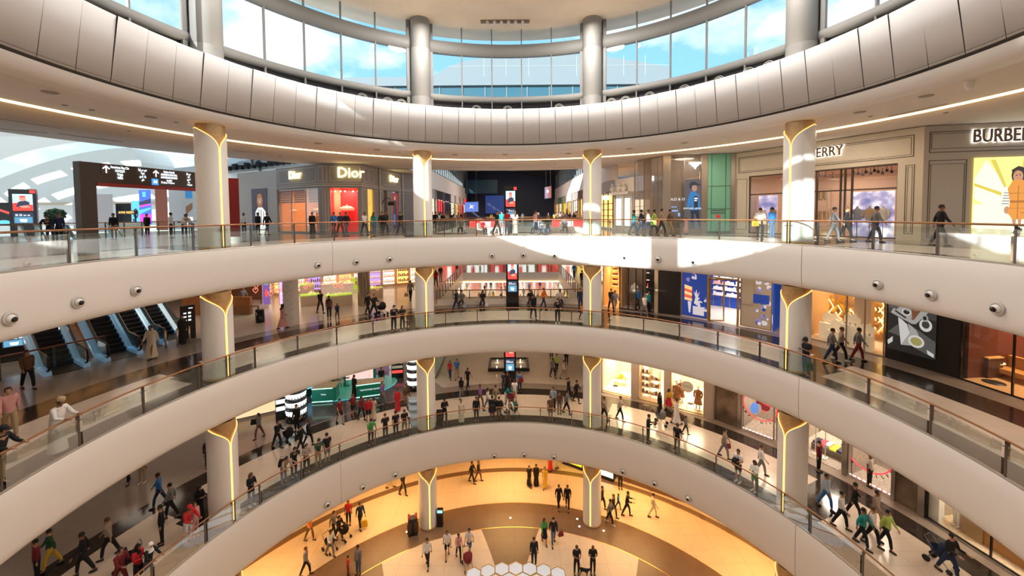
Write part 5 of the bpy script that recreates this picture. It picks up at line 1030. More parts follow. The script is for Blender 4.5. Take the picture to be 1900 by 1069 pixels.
# jewellery display between outer column and black wall
G2 = face(2, 58.6, 69.2, 20.6); g2 = lambda u, v=620, dy=0: G2.X(u, v, dy)
TAN = mat('jewel_tan', (.50, .31, .14), .5); JW = mat('jewel_white', (.82, .72, .58), .5, emit=(1, .8, .5), es=.15)
room(G2, .05, G2.L - .05, H2 - .1, 3.2, TAN, mat('shop_floor_cream'), 150, (1, .74, .48))
mb = MB(); G2.box(mb, g2(1571), g2(1603), .7, 1.1, .1, H2 - .1); struct(mb.build('wall_shop_partition', mat('jewel_cream', (.78, .62, .45), .5)))
panes(G2, 'full-height glass of the jewellery shop', [.05, g2(1570), g2(1604), G2.L - .05], 0, H2 - .1, mat('frame_taupe', (.35, .27, .2), .4), 0, .05)
HEXG = emat('hex_glow', (1, .62, .2), 4)
hexes = [(1522, 568, .5), (1517, 592, .42), (1520, 604, .5), (1540, 577, .4), (1567, 567, .55), (1566, 588, .4), (1613, 566, .5), (1630, 575, .45), (1613, 585, .5), (1628, 590, .45), (1612, 603, .5)]
for i, (u, v, r) in enumerate(hexes):
    cx, cz = G2.hit(u, v, 2.0); cz = min(cz, H2 - .6); o = thing('hexagon_shelf', 'gold hexagonal wall shelf with a glowing chevron edge in the jewellery shop', 'shelf', G2.p(cx, 2.8, cz), atan2(G2.x.y, G2.x.x), 'hexagonal wall shelves'); mb = MB()
    pts = [(r * cos(radians(60 * k)), r * sin(radians(60 * k))) for k in range(6)]
    for k in range(6):
        a, b = pts[k], pts[(k + 1) % 6]; mb.bar((a[0], -.1, a[1]), (b[0], -.1, b[1]), .04, .35)
    mb.build('frame', GOLDF, o); mb = MB(); a, b, c = pts[5], pts[0], pts[1]; mb.bar((a[0] - .03, -.29, a[1]), (b[0] - .03, -.29, b[1]), .04, .04); mb.bar((b[0] - .03, -.29, b[1]), (c[0] - .03, -.29, c[1]), .04, .04); mb.build('light_strip', HEXG, o); mb = MB(); mb.lathe([(.001, .22), (.05, .2), (.09, .08), (.07, 0), (.001, 0)], 8, (0, -.1, -r * .84)); mb.build('figurine', JW, o)
def plinth(F, u, v0, w, h, y, label, arches=3):
    x = F.X(u, v0, y); o = thing('carved_plinth', label, 'plinth', F.p(x, y, 0), atan2(F.x.y, F.x.x)); mb = MB(); mb.box(-w / 2, w / 2, -.25, .25, 0, h)
    mb.prism([(-w / 2, h), (w / 2, h), (w / 2, h + .35), (w * .3, h + .45), (w * .2, h + .62), (-w * .1, h + .5), (-w * .25, h + .62), (-w / 2, h + .4)], lambda a, b, d: (a, .15 + d, b), .08)
    mb.build('body', JW, o); mb = MB(); k = arches
    for i in range(k): xx = -w / 2 + w * (i + .5) / k; mb.lathe([(.001, .14), (.04, .12), (.05, .02), (.001, 0)], 8, (xx, -.1, h))
    mb.build('jewel_stand', mat('jewel_silver', (.7, .7, .68), .3, .7), o)
for a in ((1540, 640, .95, .95, .9, 'white carved plinth with small stands, first by the outer column'), (1556, 650, 1.0, .7, .5, 'white carved plinth set lowest of the window row'), (1577, 650, .75, 1.25, .35, 'tallest white carved plinth before the cream partition'), (1605, 660, .6, .85, .35, 'narrow white carved plinth near the black wall'), (1600, 668, .5, .45, -.0 + .32, 'small white carved plinth at the foot of the glass')): plinth(G2, *a)
# black wall with large still-life picture
G3 = face(2, 69.2, 77.0, 20.6); g3 = lambda u, v=620: G3.X(u, v)
mb = MB(); G3.box(mb, 0, G3.L, 0, .4, 0, H2); struct(mb.build('wall_black_shopfront', mat('black_wall', (.016, .013, .012), .45)), 'black shopfront wall carrying the still-life picture')
gr = lambda n, v, s=.7: emat('bw_%s' % n, (v, v * .95, v * .9), s)
C1, C2, C3, C4, C5 = gr('dark', .015), gr('mid', .09), gr('light', .36), gr('pale', .62), gr('char', .045)
SKP = emat('still_skin', (.55, .25, .12), .8); BRW = emat('still_brown', (.16, .06, .025), .8); OLV = emat('still_olive', (.30, .26, .08), .8); TQ = emat('still_teal', (.02, .18, .18), .8)
shp = [(C5, rect(0, .55, 1, 1)), (C2, [(0, .25), (.3, .45), (.5, .42), (1, .25), (1, .02), (.6, .1), (.3, .22)]), (C3, [(.05, .55), (.35, .94), (.42, .94), (.8, .72), (.86, .66), (.6, .45), (.52, .44)]), (BRW, [(.12, .57), (.38, .88), (.74, .70), (.55, .50)]), (C3, [(.1, .56), (.3, .7), (.5, .64), (.52, .52), (.4, .5)]), (C1, [(.14, .58), (.16, .6), (.40, .52), (.38, .5)]),
       (SKP, [(.18, .74), (.3, .79), (.5, .78), (.66, .72), (.66, .68), (.5, .71), (.62, .66), (.6, .64), (.4, .68), (.22, .68)]), (C2, [(0, .62), (0, .78), (.18, .76), (.24, .68), (.2, .62)]), (TQ, [(.1, .86), (.3, .97), (.5, .95), (.48, .90), (.3, .92)]), (C4, [(.3, .1), (.22, .5), (.3, .48), (.42, .42), (.48, .3)]), (C3, [(.3, .1), (.48, .3), (.44, .44), (.62, .36), (.7, .25), (.5, .12)]),
       (C4, circ(.8, .46, .13, .09)), (C5, circ(.8, .47, .08, .055)), (C3, circ(.78, .56, .07, .05)), (C1, circ(.78, .56, .04, .03)), (C4, circ(.62, .2, .17, .09)), (OLV, circ(.62, .2, .12, .06)), (C4, circ(.4, .60, .10, .05)), (C1, circ(.4, .60, .07, .035)), (C3, circ(.43, .65, .05, .035)), (C4, [(.84, .12), (.98, .08), (.98, .03), (.86, .06)]), (C1, rect(0, 0, .98, .03)), (C4, [(0, .12), (.12, .2), (.12, .12), (.02, .06)])]
poster(G3, 'large dark still-life picture of a hand over a silver tray on the black wall', g3(1649), g3(1738), .55, H2 - .15, C1, shp, -.06)
# amber boutique beyond
G4 = face(2, 77.0, 88, 20.6); g4 = lambda u, v=690, dy=0: G4.X(u, v, dy)
room(G4, .05, G4.L, H2 - .1, 6.5, mat('dark_red_brown', (.12, .03, .02), .5), mat('shop_floor_peach', (.75, .48, .26), .25), 300, (1, .68, .36))
panes(G4, 'clear glass front of the amber lit boutique', [.03, g4(1880), G4.L], 0, H2 - .1, BLACKG, 0, .05)
def counter(F, u, v, w, d, h, y, m, top, label, goods=None):
    x = F.X(u, v, y); o = thing('display_counter', label, 'counter', F.p(x, y, 0), atan2(F.x.y, F.x.x)); mb = MB(); mb.box(-w / 2, w / 2, -d / 2, d / 2, 0, h); mb.build('body', m, o); mb = MB(); mb.box(-w / 2 - .02, w / 2 + .02, -d / 2 - .02, d / 2 + .02, h, h + .05); mb.build('counter_top', top, o)
    if goods:
        mb = MB(); rn = random.Random(u)
        for i in range(9): xx = rn.uniform(-w / 2 + .1, w / 2 - .1); yy = rn.uniform(-d / 2 + .1, d / 2 - .1); s = rn.uniform(.04, .09); mb.box(xx - s, xx + s, yy - s, yy + s, h + .05, h + .05 + rn.uniform(.08, .3), rn.randrange(len(goods)))
        mb.build('goods', goods, o)
    return o
GREENT = mat('lime_top', (.45, .7, .08), .5, emit=(.45, .7, .05), es=.35); KW = mat('kiosk_cream', (.75, .62, .48), .5)
counter(G4, 1805, 660, 1.6, .8, .9, 1.6, mat('dark_brown_wood', (.07, .03, .02), .4), mat('amber_glass', (.8, .5, .2), .3), 'dark brown counter with bright goods inside the amber boutique', [JW, SCR, YL])
o = thing('armchair_sofa', 'tan leather sofa inside the amber boutique', 'sofa', G4.p(g4(1890, 665, 2.2), 2.2, 0), atan2(G4.x.y, G4.x.x)); LTH = mat('tan_leather', (.55, .27, .08), .45)
mb = MB(); mb.box(-1.1, 1.1, -.4, .4, .25, .45); mb.build('seat', LTH, o); mb = MB(); mb.box(-1.1, 1.1, .3, .5, .4, .95); mb.build('backrest', LTH, o)
for x in (-1, 1):
    for y in (-.35, .4): mb = MB(); mb.tube([(x, y, 0), (x * .95, y, .26)], .025, 6); mb.build('leg', DARK, o)
o = thing('side_table', 'small white-topped round side table beside the tan sofa', 'table', G4.p(g4(1845, 655, 2.0), 2.0, 0)); mb = MB(); mb.lathe([(.001, .62), (.35, .62), (.35, .58), (.001, .58)], 18); mb.build('table_top', SHW, o); mb = MB(); mb.tube([(0, 0, 0), (0, 0, .6)], .04, 7); mb.lathe([(.001, .03), (.25, .03), (.25, 0)], 14); mb.build('pedestal', GOLD, o)
mb = MB(); p = G4.p(g4(1845, 690, .9), .9, .02); mb.lathe([(.001, .02), (.35, .02), (.36, .0)], 20, p); tag(mb.build('floor_hatch', DARK), 'round dark hatch in the boutique floor', 'hatch')
# ================================================================ middle gallery: perfume hall on the grey store side
for (u, v, w, m, l, pat) in ((541, 597, 42, CW, 'white round column inlaid with small gold chevrons', 1), (676, 566, 18, mat('column_mirror', (.45, .36, .28), .15, .8), 'mirror-clad round column in the perfume hall', 0)):
    p = FL(u, v, 2); r = .5; H = H2; mb = MB(); mb.lathe([(r, 0), (r, H)], 28, (p.x, p.y, z)); o = mb.build('column', m); struct(o, l); o['label'] = l
    if pat:
        mb = MB()
        for k in range(7):
            for j in range(4):
                a = radians(150 + j * 30); 
                for s in (-1, 1):
                    q = lambda da, dz: (p.x + (r + .01) * sin(a + da), p.y + (r + .01) * cos(a + da), z + .4 + k * .5 + dz + .25 * (j % 2))
                    mb.bar(q(0, 0), q(s * .22, .12 if k % 2 else -.12), .012, .02)
        tag(mb.build('chevron_inlay', GOLDF), 'gold chevrons inlaid in the white column', 'ornament')
PERF = mat('perfume_goods', (.9, .75, .5), .4, emit=(1, .75, .4), es=.5)
def pk(u, v, w, d, label, top=GREENT, h=.85, rz=.5, m=None, goods=None):
    p = FL(u, v, 2); o = thing('display_table', label, 'table', p, rz); mb = MB(); mb.box(-w / 2, w / 2, -d / 2, d / 2, 0, h); mb.build('body', m or KW, o); mb = MB(); mb.box(-w / 2 - .03, w / 2 + .03, -d / 2 - .03, d / 2 + .03, h, h + .07); mb.build('table_top', top, o)
    rn = random.Random(u); mb = MB()
    for i in range(8): xx = rn.uniform(-w / 2 + .1, w / 2 - .1); yy = rn.uniform(-d / 2 + .1, d / 2 - .1); s = .04; mb.box(xx - s, xx + s, yy - s, yy + s, h + .07, h + .07 + rn.uniform(.08, .22))
    mb.build('bottles', goods or PERF, o); return o
pk(577, 566, 1.5, .9, 'cream display table with lime green top closest to the chevron column'); pk(629, 566, 2.0, 1.0, 'wider cream display table with lime green top and a round crest'); pk(695, 552, 1.3, .8, 'cream display table with lime green top beside the mirror column'); pk(570, 548, 1.2, .8, 'small cream table of green boxes behind the lime topped one', GREENT, 1.0)
pk(645, 545, 1.1, .7, 'white counter in the middle of the perfume hall', SHW, .95, .4, SHW); pk(616, 546, 1.8, .8, 'long white counter at the back of the perfume hall', SHW, .95, .4, SHW); pk(658, 536, .8, .8, 'green glowing display cube in the perfume hall', GREENT, 1.1, .4, GREENT)
HRT = mat('heart_pink', (.85, .25, .2), .4, emit=(1, .3, .2), es=.7)
rn = random.Random(3)
hp = [(u, v) for u, v in ((567, 515), (572, 521), (575, 528), (567, 533), (616, 507), (625, 517), (615, 522), (632, 512), (636, 520), (622, 530), (612, 513), (640, 524), (643, 514), (627, 527), (633, 533), (608, 519), (475, 530), (474, 539), (502, 545), (505, 535), (700, 535), (697, 525), (515, 540))]
for u, v in hp:
    y = 35 if u > 530 else 29; p = ATY(u, v, y); pts = []
    for i in range(19): t = 2 * pi * i / 18; pts.append(p + Vector((.012 * 16 * sin(t) ** 3, 0, .012 * (13 * cos(t) - 5 * cos(2 * t) - 2 * cos(3 * t) - cos(4 * t)))))
    tag(MB().tube(pts, .028, 5).build('hanging_heart', HRT), 'small pink heart outline hanging in the perfume hall', 'ornament', 'hanging hearts')
# back wall of the perfume hall with lit niches
G5 = Face((-24, 36), (-9.6, 42.5), 2); mb = MB(); G5.box(mb, 0, G5.L, .3, .5, 0, H2); struct(mb.build('wall_perfume_hall', mat('perfume_wall', (.55, .36, .22), .5)))
for i in range(11):
    x0 = .5 + i * 1.4; o = thing('lit_shelf_unit', 'lit shelf unit of bottles on the rear wall of the perfume hall', 'shelf', G5.p(x0 + .5, 0, 0), 0, 'lit shelf units of the perfume hall'); inv = Matrix.Translation(G5.p(x0 + .5, 0, 0)).inverted() @ G5.M; mb = MB(); mb.box(x0, x0 + 1.1, .15, .25, .3, 3.3, 0, inv); mb.build('lit_back', [PA, AM, PA, emat('av_violet_lit', (.5, .3, .8), 1.1)][i % 4], o); mb = MB()
    for j in range(5): mb.box(x0, x0 + 1.1, -.1, .15, .5 + j * .55, .55 + j * .55, 0, inv)
    mb.build('shelf_board', KW, o); mb = MB(); rn = random.Random(i)
    for j in range(5):
        for k in range(6): xx = x0 + .1 + k * .18; mb.box(xx, xx + .1, -.02, .06, .55 + j * .55, .7 + j * .55 + rn.uniform(0, .15), 0, inv)
    mb.build('bottles', [BRN, PERF, HRT][i % 3], o)
G6 = Face((-21.5, 31), (-18.2, 33.2), 2); poster(G6, 'glowing violet and pink screen beside the chevron column', G6.X(515), G6.X(529), .2, 2.6, emat('screen_lilac', (.55, .35, .75), 1.4), [(HRT, circ(.5, .5, .25, .12)), (PW, [(.1, .3), (.9, .5), (.9, .55), (.1, .35)])], 0, SHW, 'advertising_screen', 'screen')
poster(G6, 'dark violet advertising panel in the perfume hall near the escalators', G6.X(484), G6.X(497), .3, 2.6, emat('screen_purple', (.18, .08, .3), 1), [(SCR, circ(.5, .4, .2, .15)), (CYN, rect(.2, .7, .8, .85))], 0, SHW, 'advertising_screen', 'screen')
o = thing('red_name_board', 'dark red board with small white letters by the outer column', 'sign', (0, 0, 0)); G7 = Face((-19.5, 27.5), (-16.5, 29), 2); mb = MB(); G7.box(mb, G7.X(437), G7.X(459), 0, .1, 2.9, 3.5); mb.build('board', REDB, o); G7.txt('Mall', G7.X(445), 3.3, .3, PW, o, -.02, .004)
mb = MB(); p = FL(483, 598, 2); mb.lathe([(.001, .9), (.28, .9), (.28, 0)], 20, p); tag(mb.build('litter_bin', BLACKG), 'black cylindrical litter bin at the end of the glass screen', 'bin')
o = thing('glass_balustrade', 'glass screen with dark rail behind the outer column, ending at the black bin', 'railing'); A = FL(400, 600, 2); B = FL(480, 596, 2); hb = MB(); hb.bar(A + Vector((0, 0, 1.1)), B + Vector((0, 0, 1.1)), .06); hb.build('handrail', BRONZE, o); g = MB(); g.poly([A, B, B + Vector((0, 0, 1.05)), A + Vector((0, 0, 1.05))]); g.build('glass_panel', GLASS, o)
for t in (0, 1): p = A + (B - A) * t; pb = MB(); pb.box(p.x - .035, p.x + .035, p.y - .035, p.y + .035, z, z + 1.08); pb.build('post', STEEL, o)
# avenue sides on the middle and lower levels
avenue(2, -1, 42.5, 78, -10.8, [(PA, GRS, 'pale lit shopfront, first on the middle avenue'), (AM, BLK, 'amber lit shopfront with black band on the middle avenue'), (RD, BULK, 'red lit shopfront on the middle avenue'), (PA, BULK, 'cream lit shopfront on the middle avenue'), (WH, BLK, 'white lit shopfront deep in the middle avenue')], 3.0, 4.2, False)
avenue(2, 1, 32.0, 78, 9.6, [(AM, BRN, 'amber shopfront behind the inner column on the middle avenue'), (PA, GRS, 'pale shopfront with grey band on the middle avenue'), (YE, BLK, 'yellow lit shopfront on the middle avenue'), (PA, BULK, 'cream shopfront on the beige store side of the middle avenue'), (WH, GRS, 'white shopfront deep on the beige store side of the middle avenue')], 3.0, 4.2, False)
avenue(1, -1, 52, 86, -9, [(WH, GRS, 'white lit shopfront glimpsed through the avenue opening'), (PA, BLK, 'pale lit shopfront with black band glimpsed through the avenue opening'), (PA, BULK, 'cream lit shopfront deep in the lower avenue'), (WH, BLK, 'white lit shopfront at the end of the lower avenue')], 3.0, 4.2, False)
avenue(1, 1, 52, 86, 9, [(PA, GRS, 'pale shopfront glimpsed through the opening, beige store side'), (AM, BLK, 'amber shopfront glimpsed through the opening, beige store side'), (PA, BULK, 'cream shopfront deep in the lower avenue, beige store side'), (WH, BLK, 'white shopfront at the end of the lower avenue, beige store side')], 3.0, 4.2, False)
GE = Face((-18, 86), (18, 86), 2)
for lv in (1, 2):
    GE = Face((-18, 60 if lv == 2 else 88), (18, 60 if lv == 2 else 88), lv)
    mb = MB(); GE.box(mb, 0, 36, 0, .3, 0, 5.0); struct(mb.build('wall_avenue_end', mat('cream_end', (.7, .6, .5), .6)))
    for i in range(6):
        poster(GE, ('white and red lit' if i % 2 else 'red lit') + ' window at the %s avenue end, %s from the grey store side' % ('middle' if lv == 2 else 'lower', ('first', 'second', 'third', 'fourth', 'fifth', 'sixth')[i]), 7.5 + i * 3.6, 10.6 + i * 3.6, .2, 3.0, WH if i % 2 else RD, [(RD if i % 2 else WH, rect(.2, .1, .4, .9)), (BK, rect(.6, .05, .7, .6))], -.05, DARK, 'shop_window', 'window')
# ================================================================ lower gallery, beige store side
H1 = ZL[2] - DROP[2] - ZL[1]; z = ZL[1]
BRIGHTF = mat('bright_shop_floor', (.92, .86, .74), .3); PIL = mat('pinkish_pillar', (.55, .44, .36), .5); MAR = mat('marbled_bronze', (.22, .16, .12), .25, .4, noise=.5, nscale=1.2); SPK = mat('speckled_terrazzo', (.42, .36, .30), .6, noise=.35, nscale=14)
J1 = face(1, 21.5, 44.6, 20.0); j1 = lambda u, v=740, dy=0: J1.X(u, v, dy)
WX = [(j1(1116), j1(1171)), (j1(1184), j1(1232)), (j1(1244), j1(1306))]
for i, (a, b) in enumerate(WX):
    room(J1, a, b, 3.6, 5.0, mat('shop_wall_white', (.85, .75, .6), .5), BRIGHTF, 260, (1, .80, .52), ceilm=CW)
    panes(J1, 'bright shop window of the clothes store, %s from the inner column' % ('first', 'second', 'third')[i], [a, b], .08, 3.6, GOLDF, .08, .06)
for a, b in ((0, WX[0][0]), (WX[0][1], WX[1][0]), (WX[1][1], WX[2][0]), (WX[2][1], J1.L)): pillar(J1, a, b, -.05, .3, H1, PIL, 'smooth pinkish pillar between shop windows')
mb = MB(); J1.box(mb, 0, J1.L, -.03, .3, 3.6, H1); struct(mb.build('wall_shop_bulkhead', PIL))
def mannequin(F, u, v, y, m, m2, label, hat=None):
    x = F.X(u, v, y); o = thing('mannequin', label, 'mannequin', F.p(x, y, .02), atan2(F.x.y, F.x.x)); SKM = mat('mannequin_skin', (.8, .7, .58), .4)
    mb = MB(); mb.lathe([(.001, 1.78), (.07, 1.75), (.09, 1.66), (.07, 1.56), (.045, 1.52), (.05, 1.46), (.001, 1.44)], 12); mb.tube([(-.1, 0, .7), (-.11, 0, .05)], [.07, .045], 7); mb.tube([(.1, 0, .7), (.11, 0, .05)], [.07, .045], 7); mb.build('body', SKM, o)
    mb = MB(); mb.lathe([(.05, 1.5), (.18, 1.43), (.21, 1.32), (.19, 1.12), (.2, .95), (.27, .55), (.30, .42), (.001, .44)], 16, sy=.7); mb.tube([(-.2, 0, 1.4), (-.28, -.02, 1.15), (-.24, -.12, .92)], [.075, .065, .05], 7); mb.tube([(.2, 0, 1.4), (.28, -.02, 1.15), (.24, -.12, .92)], [.075, .065, .05], 7); mb.build('coat', m, o)
    if hat: mb = MB(); mb.lathe([(.001, 1.86), (.1, 1.84), (.12, 1.74), (.2, 1.72)], 14); mb.build('hat', hat, o)
    mb = MB(); mb.lathe([(.001, .03), (.3, .03), (.3, 0)], 18); mb.build('base', m2, o); return o
COATB = mat('coat_brown_pattern', (.30, .12, .04), .8, noise=.7, nscale=16)
mannequin(J1, 1256, 755, .9, COATB, BRIGHTF, 'mannequin in a long brown patterned coat beside the round white sign', SHW); mannequin(J1, 1263, 760, 1.5, COATB, BRIGHTF, 'mannequin in a brown patterned dress just behind the round white sign'); mannequin(J1, 1295, 768, .9, COATB, BRIGHTF, 'mannequin in a brown patterned coat alone near the third pillar')
o = thing('round_sign', 'round white sign with grey lettering on a stand between the mannequins', 'sign', J1.p(j1(1275, 745, .6), .6, .02), atan2(J1.x.y, J1.x.x)); mb = MB(); mb.tube([(0, 0, 0), (0, 0, 1.3)], .02, 6); mb.build('stand', GOLD, o); mb = MB(); mb.add([(.42 * cos(a_), y_, 1.65 + .42 * sin(a_)) for y_ in (-.02, .02) for a_ in [i * pi / 12 for i in range(24)]], [tuple(range(24)), tuple(range(24, 48))[::-1]] + [(i, (i + 1) % 24, 24 + (i + 1) % 24, 24 + i) for i in range(24)]); mb.build('disc', SHW, o); M = frameM(Vector((0, -.03, 1.67)), (1, 0, 0)); text('SALE', .26, mat('fitting_grey'), o, M, .004)
def openshelf(F, u0, u1, v, y, h, label, cols, n=4):
    x0, x1 = F.X(u0, v, y), F.X(u1, v, y); c = F.p((x0 + x1) / 2, y, .02); w = (x1 - x0) / 2; o = thing('open_shelf', label, 'shelf', c, atan2(F.x.y, F.x.x)); mb = MB()
    for a in (-w, w):
        for b in (-.2, .2): mb.box(a - .02, a + .02, b - .02, b + .02, 0, h)
    mb.build('frame', GOLDF, o); rn = random.Random(int(u0))
    for j in range(n):
        zz = .3 + j * (h - .4) / n; mb = MB(); mb.box(-w, w, -.2, .2, zz, zz + .04); mb.build('shelf_board', GOLD, o)
        mb = MB()
        for k in range(4): xx = -w + w * 2 * (k + .5) / 4; mb.box(xx - .08, xx + .08, -.1, .1, zz + .04, zz + .04 + rn.uniform(.1, .28), k % len(cols))
        mb.build('goods', cols, o)
openshelf(J1, 1192, 1206, 742, 1.0, 2.5, 'tall gold open shelf of small goods in the second bright window', [BRN, SHW]); openshelf(J1, 1208, 1224, 745, 1.0, 2.2, 'lower gold open shelf of small goods in the second bright window', [GOLD, SHW, BRN], 3)
o = thing('display_table', 'low gold table with a yellow bag in the first bright window', 'table', J1.p(j1(1152, 710, 2.2), 2.2, .02), atan2(J1.x.y, J1.x.x)); mb = MB(); mb.box(-.5, .5, -.3, .3, .5, .55); mb.build('table_top', GOLD, o)
for x in (-.45, .45):
    for y in (-.25, .25): mb = MB(); mb.tube([(x, y, 0), (x, y, .5)], .02, 5); mb.build('leg', GOLDF, o)
mb = MB(); mb.box(-.18, .18, -.1, .1, .55, .85); me = mb.mesh(); o2 = link('yellow_bag', me, mat('bag_yellow', (.9, .6, .03), .5), None, J1.p(j1(1152, 710, 2.2), 2.2, .02)); tag(o2, 'yellow bag standing on the low gold table in the first bright window', 'bag')
for u, v in ((1142, 722), (1188, 696), (1282, 712)):
    p = J1.p(j1(u, v, 1.6), 1.6, .021); mb = MB(); mb.lathe([(.001, .02), (.2, .02), (.22, .0)], 18, p); tag(mb.build('floor_vent', DARK), 'round dark grille set in the bright shop floor', 'vent', 'round floor grilles')
# stone panel, ring window, open terrazzo shop, second ring window
J2 = face(1, 44.6, 57.2, 20.1); j2 = lambda u, v=790, dy=0: J2.X(u, v, dy)
mb = MB(); J2.box(mb, j2(1326), j2(1370), 0, .35, 0, H1); struct(mb.build('wall_bronze_stone', MAR), 'bronze marbled stone panel')
for a, b in ((1321, 1327), (1369, 1375)): pillar(J2, j2(a), j2(b), -.1, .3, H1, STL, 'brushed steel post')
J4 = face(1, 64.8, 71.0, 20.1); j4 = lambda u, v=870, dy=0: J4.X(u, v, dy)
REDR = mat('ring_red', (.65, .03, .05), .4, emit=(.9, .05, .08), es=1.0)
def ringwin(F, x0, x1, uc, vc, R, lab, plates, txt):
    room(F, x0, x1, 3.9, 2.6, SPK, SPK, 130, (1, .85, .68))
    panes(F, lab + ' window with a red ring and a dotted light sill', [x0, x1], .1, 3.9, STL, 0, .06)
    cx, cz = F.hit(uc, vc, .35); o = thing('ring_display', lab + ' round red ring display hung in the window', 'display', F.p(cx, .35, cz), atan2(F.x.y, F.x.x)); mb = MB(); pts = [(R * cos(a), 0, R * sin(a)) for a in [i * pi / 20 for i in range(41)]]; mb.tube(pts, .035, 6); mb.build('ring', REDR, o)
    for i in range(26):
        a = pi + i * 2 * pi / 26; M = Matrix.Translation(((R + .10) * cos(a), -.02, (R + .10) * sin(a))) @ Matrix.Rotation(pi / 2, 4, 'X').inverted() @ Matrix.Identity(4)
        M = frameM(Vector(((R + .13) * cos(a), -.03, (R + .13) * sin(a))), Vector((-sin(a), 0, cos(a))), Vector((-cos(a), 0, -sin(a)))); ch = txt[i % len(txt)]
        if ch != ' ': text(ch, .2, BLACKG, o, M, .006, 'letter', bold=.006)
    for i, (m, dx, dz, rx, rz, t) in enumerate(plates):
        mb = MB(); c, s = cos(radians(t)), sin(radians(t)); n = 20
        q = [(rx * cos(k * 2 * pi / n), rz * sin(k * 2 * pi / n)) for k in range(n)]; mb.add([(dx + a * c - b * s, y_, dz + a * s + b * c) for y_ in (.05 + .06 * i, .12 + .06 * i) for a, b in q], [tuple(range(n)), tuple(range(n, 2 * n))[::-1]] + [(k, (k + 1) % n, n + (k + 1) % n, n + k) for k in range(n)]); mb.build('hanging_shape', m, o)
    mb = MB()
    for i in range(24): xx = x0 + .1 + (x1 - x0 - .2) * i / 23; F.box(mb, xx - .025, xx + .025, -.02, .02, .16, .2, i % 3 == 1)
    tag(mb.build('sill_lights', [emat('dot_white', (1, .95, .8), 3), emat('dot_red', (1, .1, .1), 2)]), 'dotted white and red lights along the sill of ' + lab + ' window', 'lights'); return o
ringwin(J2, j2(1376), j2(1436), 1410, 752, .98, 'first', [(mat('shape_blue', (.1, .25, .7), .4, emit=(.1, .3, .8), es=.6), -.35, -.35, .38, .22, 80), (SHW, -.2, -.4, .42, .2, 70), (REDR, .1, .28, .62, .18, -18), (mat('shape_maroon', (.35, .02, .05), .4), .1, -.02, .42, .32, -30), (REDR, .05, -.28, .28, .12, -30)], 'TOMMY  HILFIGER  ')
pillar(J2, J2.L - .2, J2.L + .1, -.1, .4, H1, STL, 'brushed steel post behind the outer column')
ringwin(J4, j4(1574), j4(1656), 1610, 838, 1.05, 'second', [(mat('shape_maroon'), .0, .35, .55, .25, -25), (REDR, .35, .2, .35, .12, 20)], 'TOMMY  HILFIGER  ')
for a, b in ((1564, 1573), (1656, 1663)): pillar(J4, j4(a), j4(b), -.1, .3, H1, STL, 'brushed steel post beside the second ring window')
J3 = face(1, 57.2, 64.8, 20.1); j3 = lambda u, v=840, dy=0: J3.X(u, v, dy)
room(J3, .1, J3.L - .1, 4.4, 7, SPK, SPK, 320, (1, .85, .68))
def plat(F, u, v, w, d, h, y, label):
    x = F.X(u, v, y); o = thing('display_platform', label, 'platform', F.p(x, y, .02), atan2(F.x.y, F.x.x)); mb = MB(); mb.box(-w / 2, w / 2, -d / 2, d / 2, 0, h); mb.build('base', mat('platform_grey', (.2, .17, .14), .5), o)
    for i, m in enumerate([NB, REDR, SHW, YE, NB, SHW]): mb = MB(); xx = -w / 2 + .15 + i * (w - .3) / 5; mb.box(xx - .12, xx + .12, -d / 2 + .1, d / 2 - .1, h, h + .1 + .03 * (i % 3)); mb.build('folded_clothes', m, o)
plat(J3, 1545, 815, 1.8, .9, .35, 1.6, 'low grey platform of folded clothes on the terrazzo floor'); plat(J3, 1500, 793, 1.6, .9, .4, 4.0, 'low platform of bright clothes deeper in the terrazzo shop')
mb = MB(); x = j3(1513, 830, .7); J3.box(mb, x - .02, x + .02, .68, .72, .02, 1.7); J3.box(mb, x - .02 + .5, x + .02 + .5, .68, .72, .02, 1.7); J3.box(mb, x - .02, x + .52, .68, .72, 1.66, 1.7); J3.box(mb, x - .1, x + .6, .5, .9, .02, .05); tag(mb.build('garment_rail', SHW), 'slim pale clothes rail at the edge of the terrazzo shop', 'rail')
J5 = face(1, 71.0, 74.9, 20.1); mb = MB(); J5.box(mb, .1, J5.L - .2, 0, .3, 0, H1); struct(mb.build('wall_bronze_stone', MAR), 'bronze marbled stone panel'); pillar(J5, J5.L - .25, J5.L, -.1, .3, H1, STL, 'brushed steel post')
J6 = face(1, 74.9, 88, 20.1); j6 = lambda u, v=970, dy=0: J6.X(u, v, dy)
room(J6, .05, J6.L, 4.0, 2.8, mat('boot_shop_wall', (.45, .38, .3), .5), mat('pale_plank', (.75, .6, .42), .4, noise=.2, nscale=8), 150, (1, .84, .62)); panes(J6, 'long window of the boot shop', [.05, J6.L / 2, J6.L], .08, 4.0, DARK, 0, .05)
mb = MB(); J6.box(mb, .06, .45, .1, .4, .02, 4.0); struct(mb.build('wall_shop_partition', SHW))
for i, (u, v) in enumerate(((1772, 978), (1780, 984))):
    x = j6(u, v, .8); mb = MB(); M = J6.M; pts = [(x + .0, .8, 1.0), (x, .8, .35), (x, .78, .12)]; mb.tube([J6.M @ Vector(p) for p in pts], [.11, .075, .06], 9); mb.tube([J6.M @ Vector(p) for p in [(x, .84, .08), (x, .62, .06)]], [.06, .045], 8); tag(mb.build('ankle_boot', SHW), 'white boot standing in the window of the boot shop, %s of the pair' % ('first', 'second')[i], 'boot', 'white boots')
x = j6(1805, 990, .9)
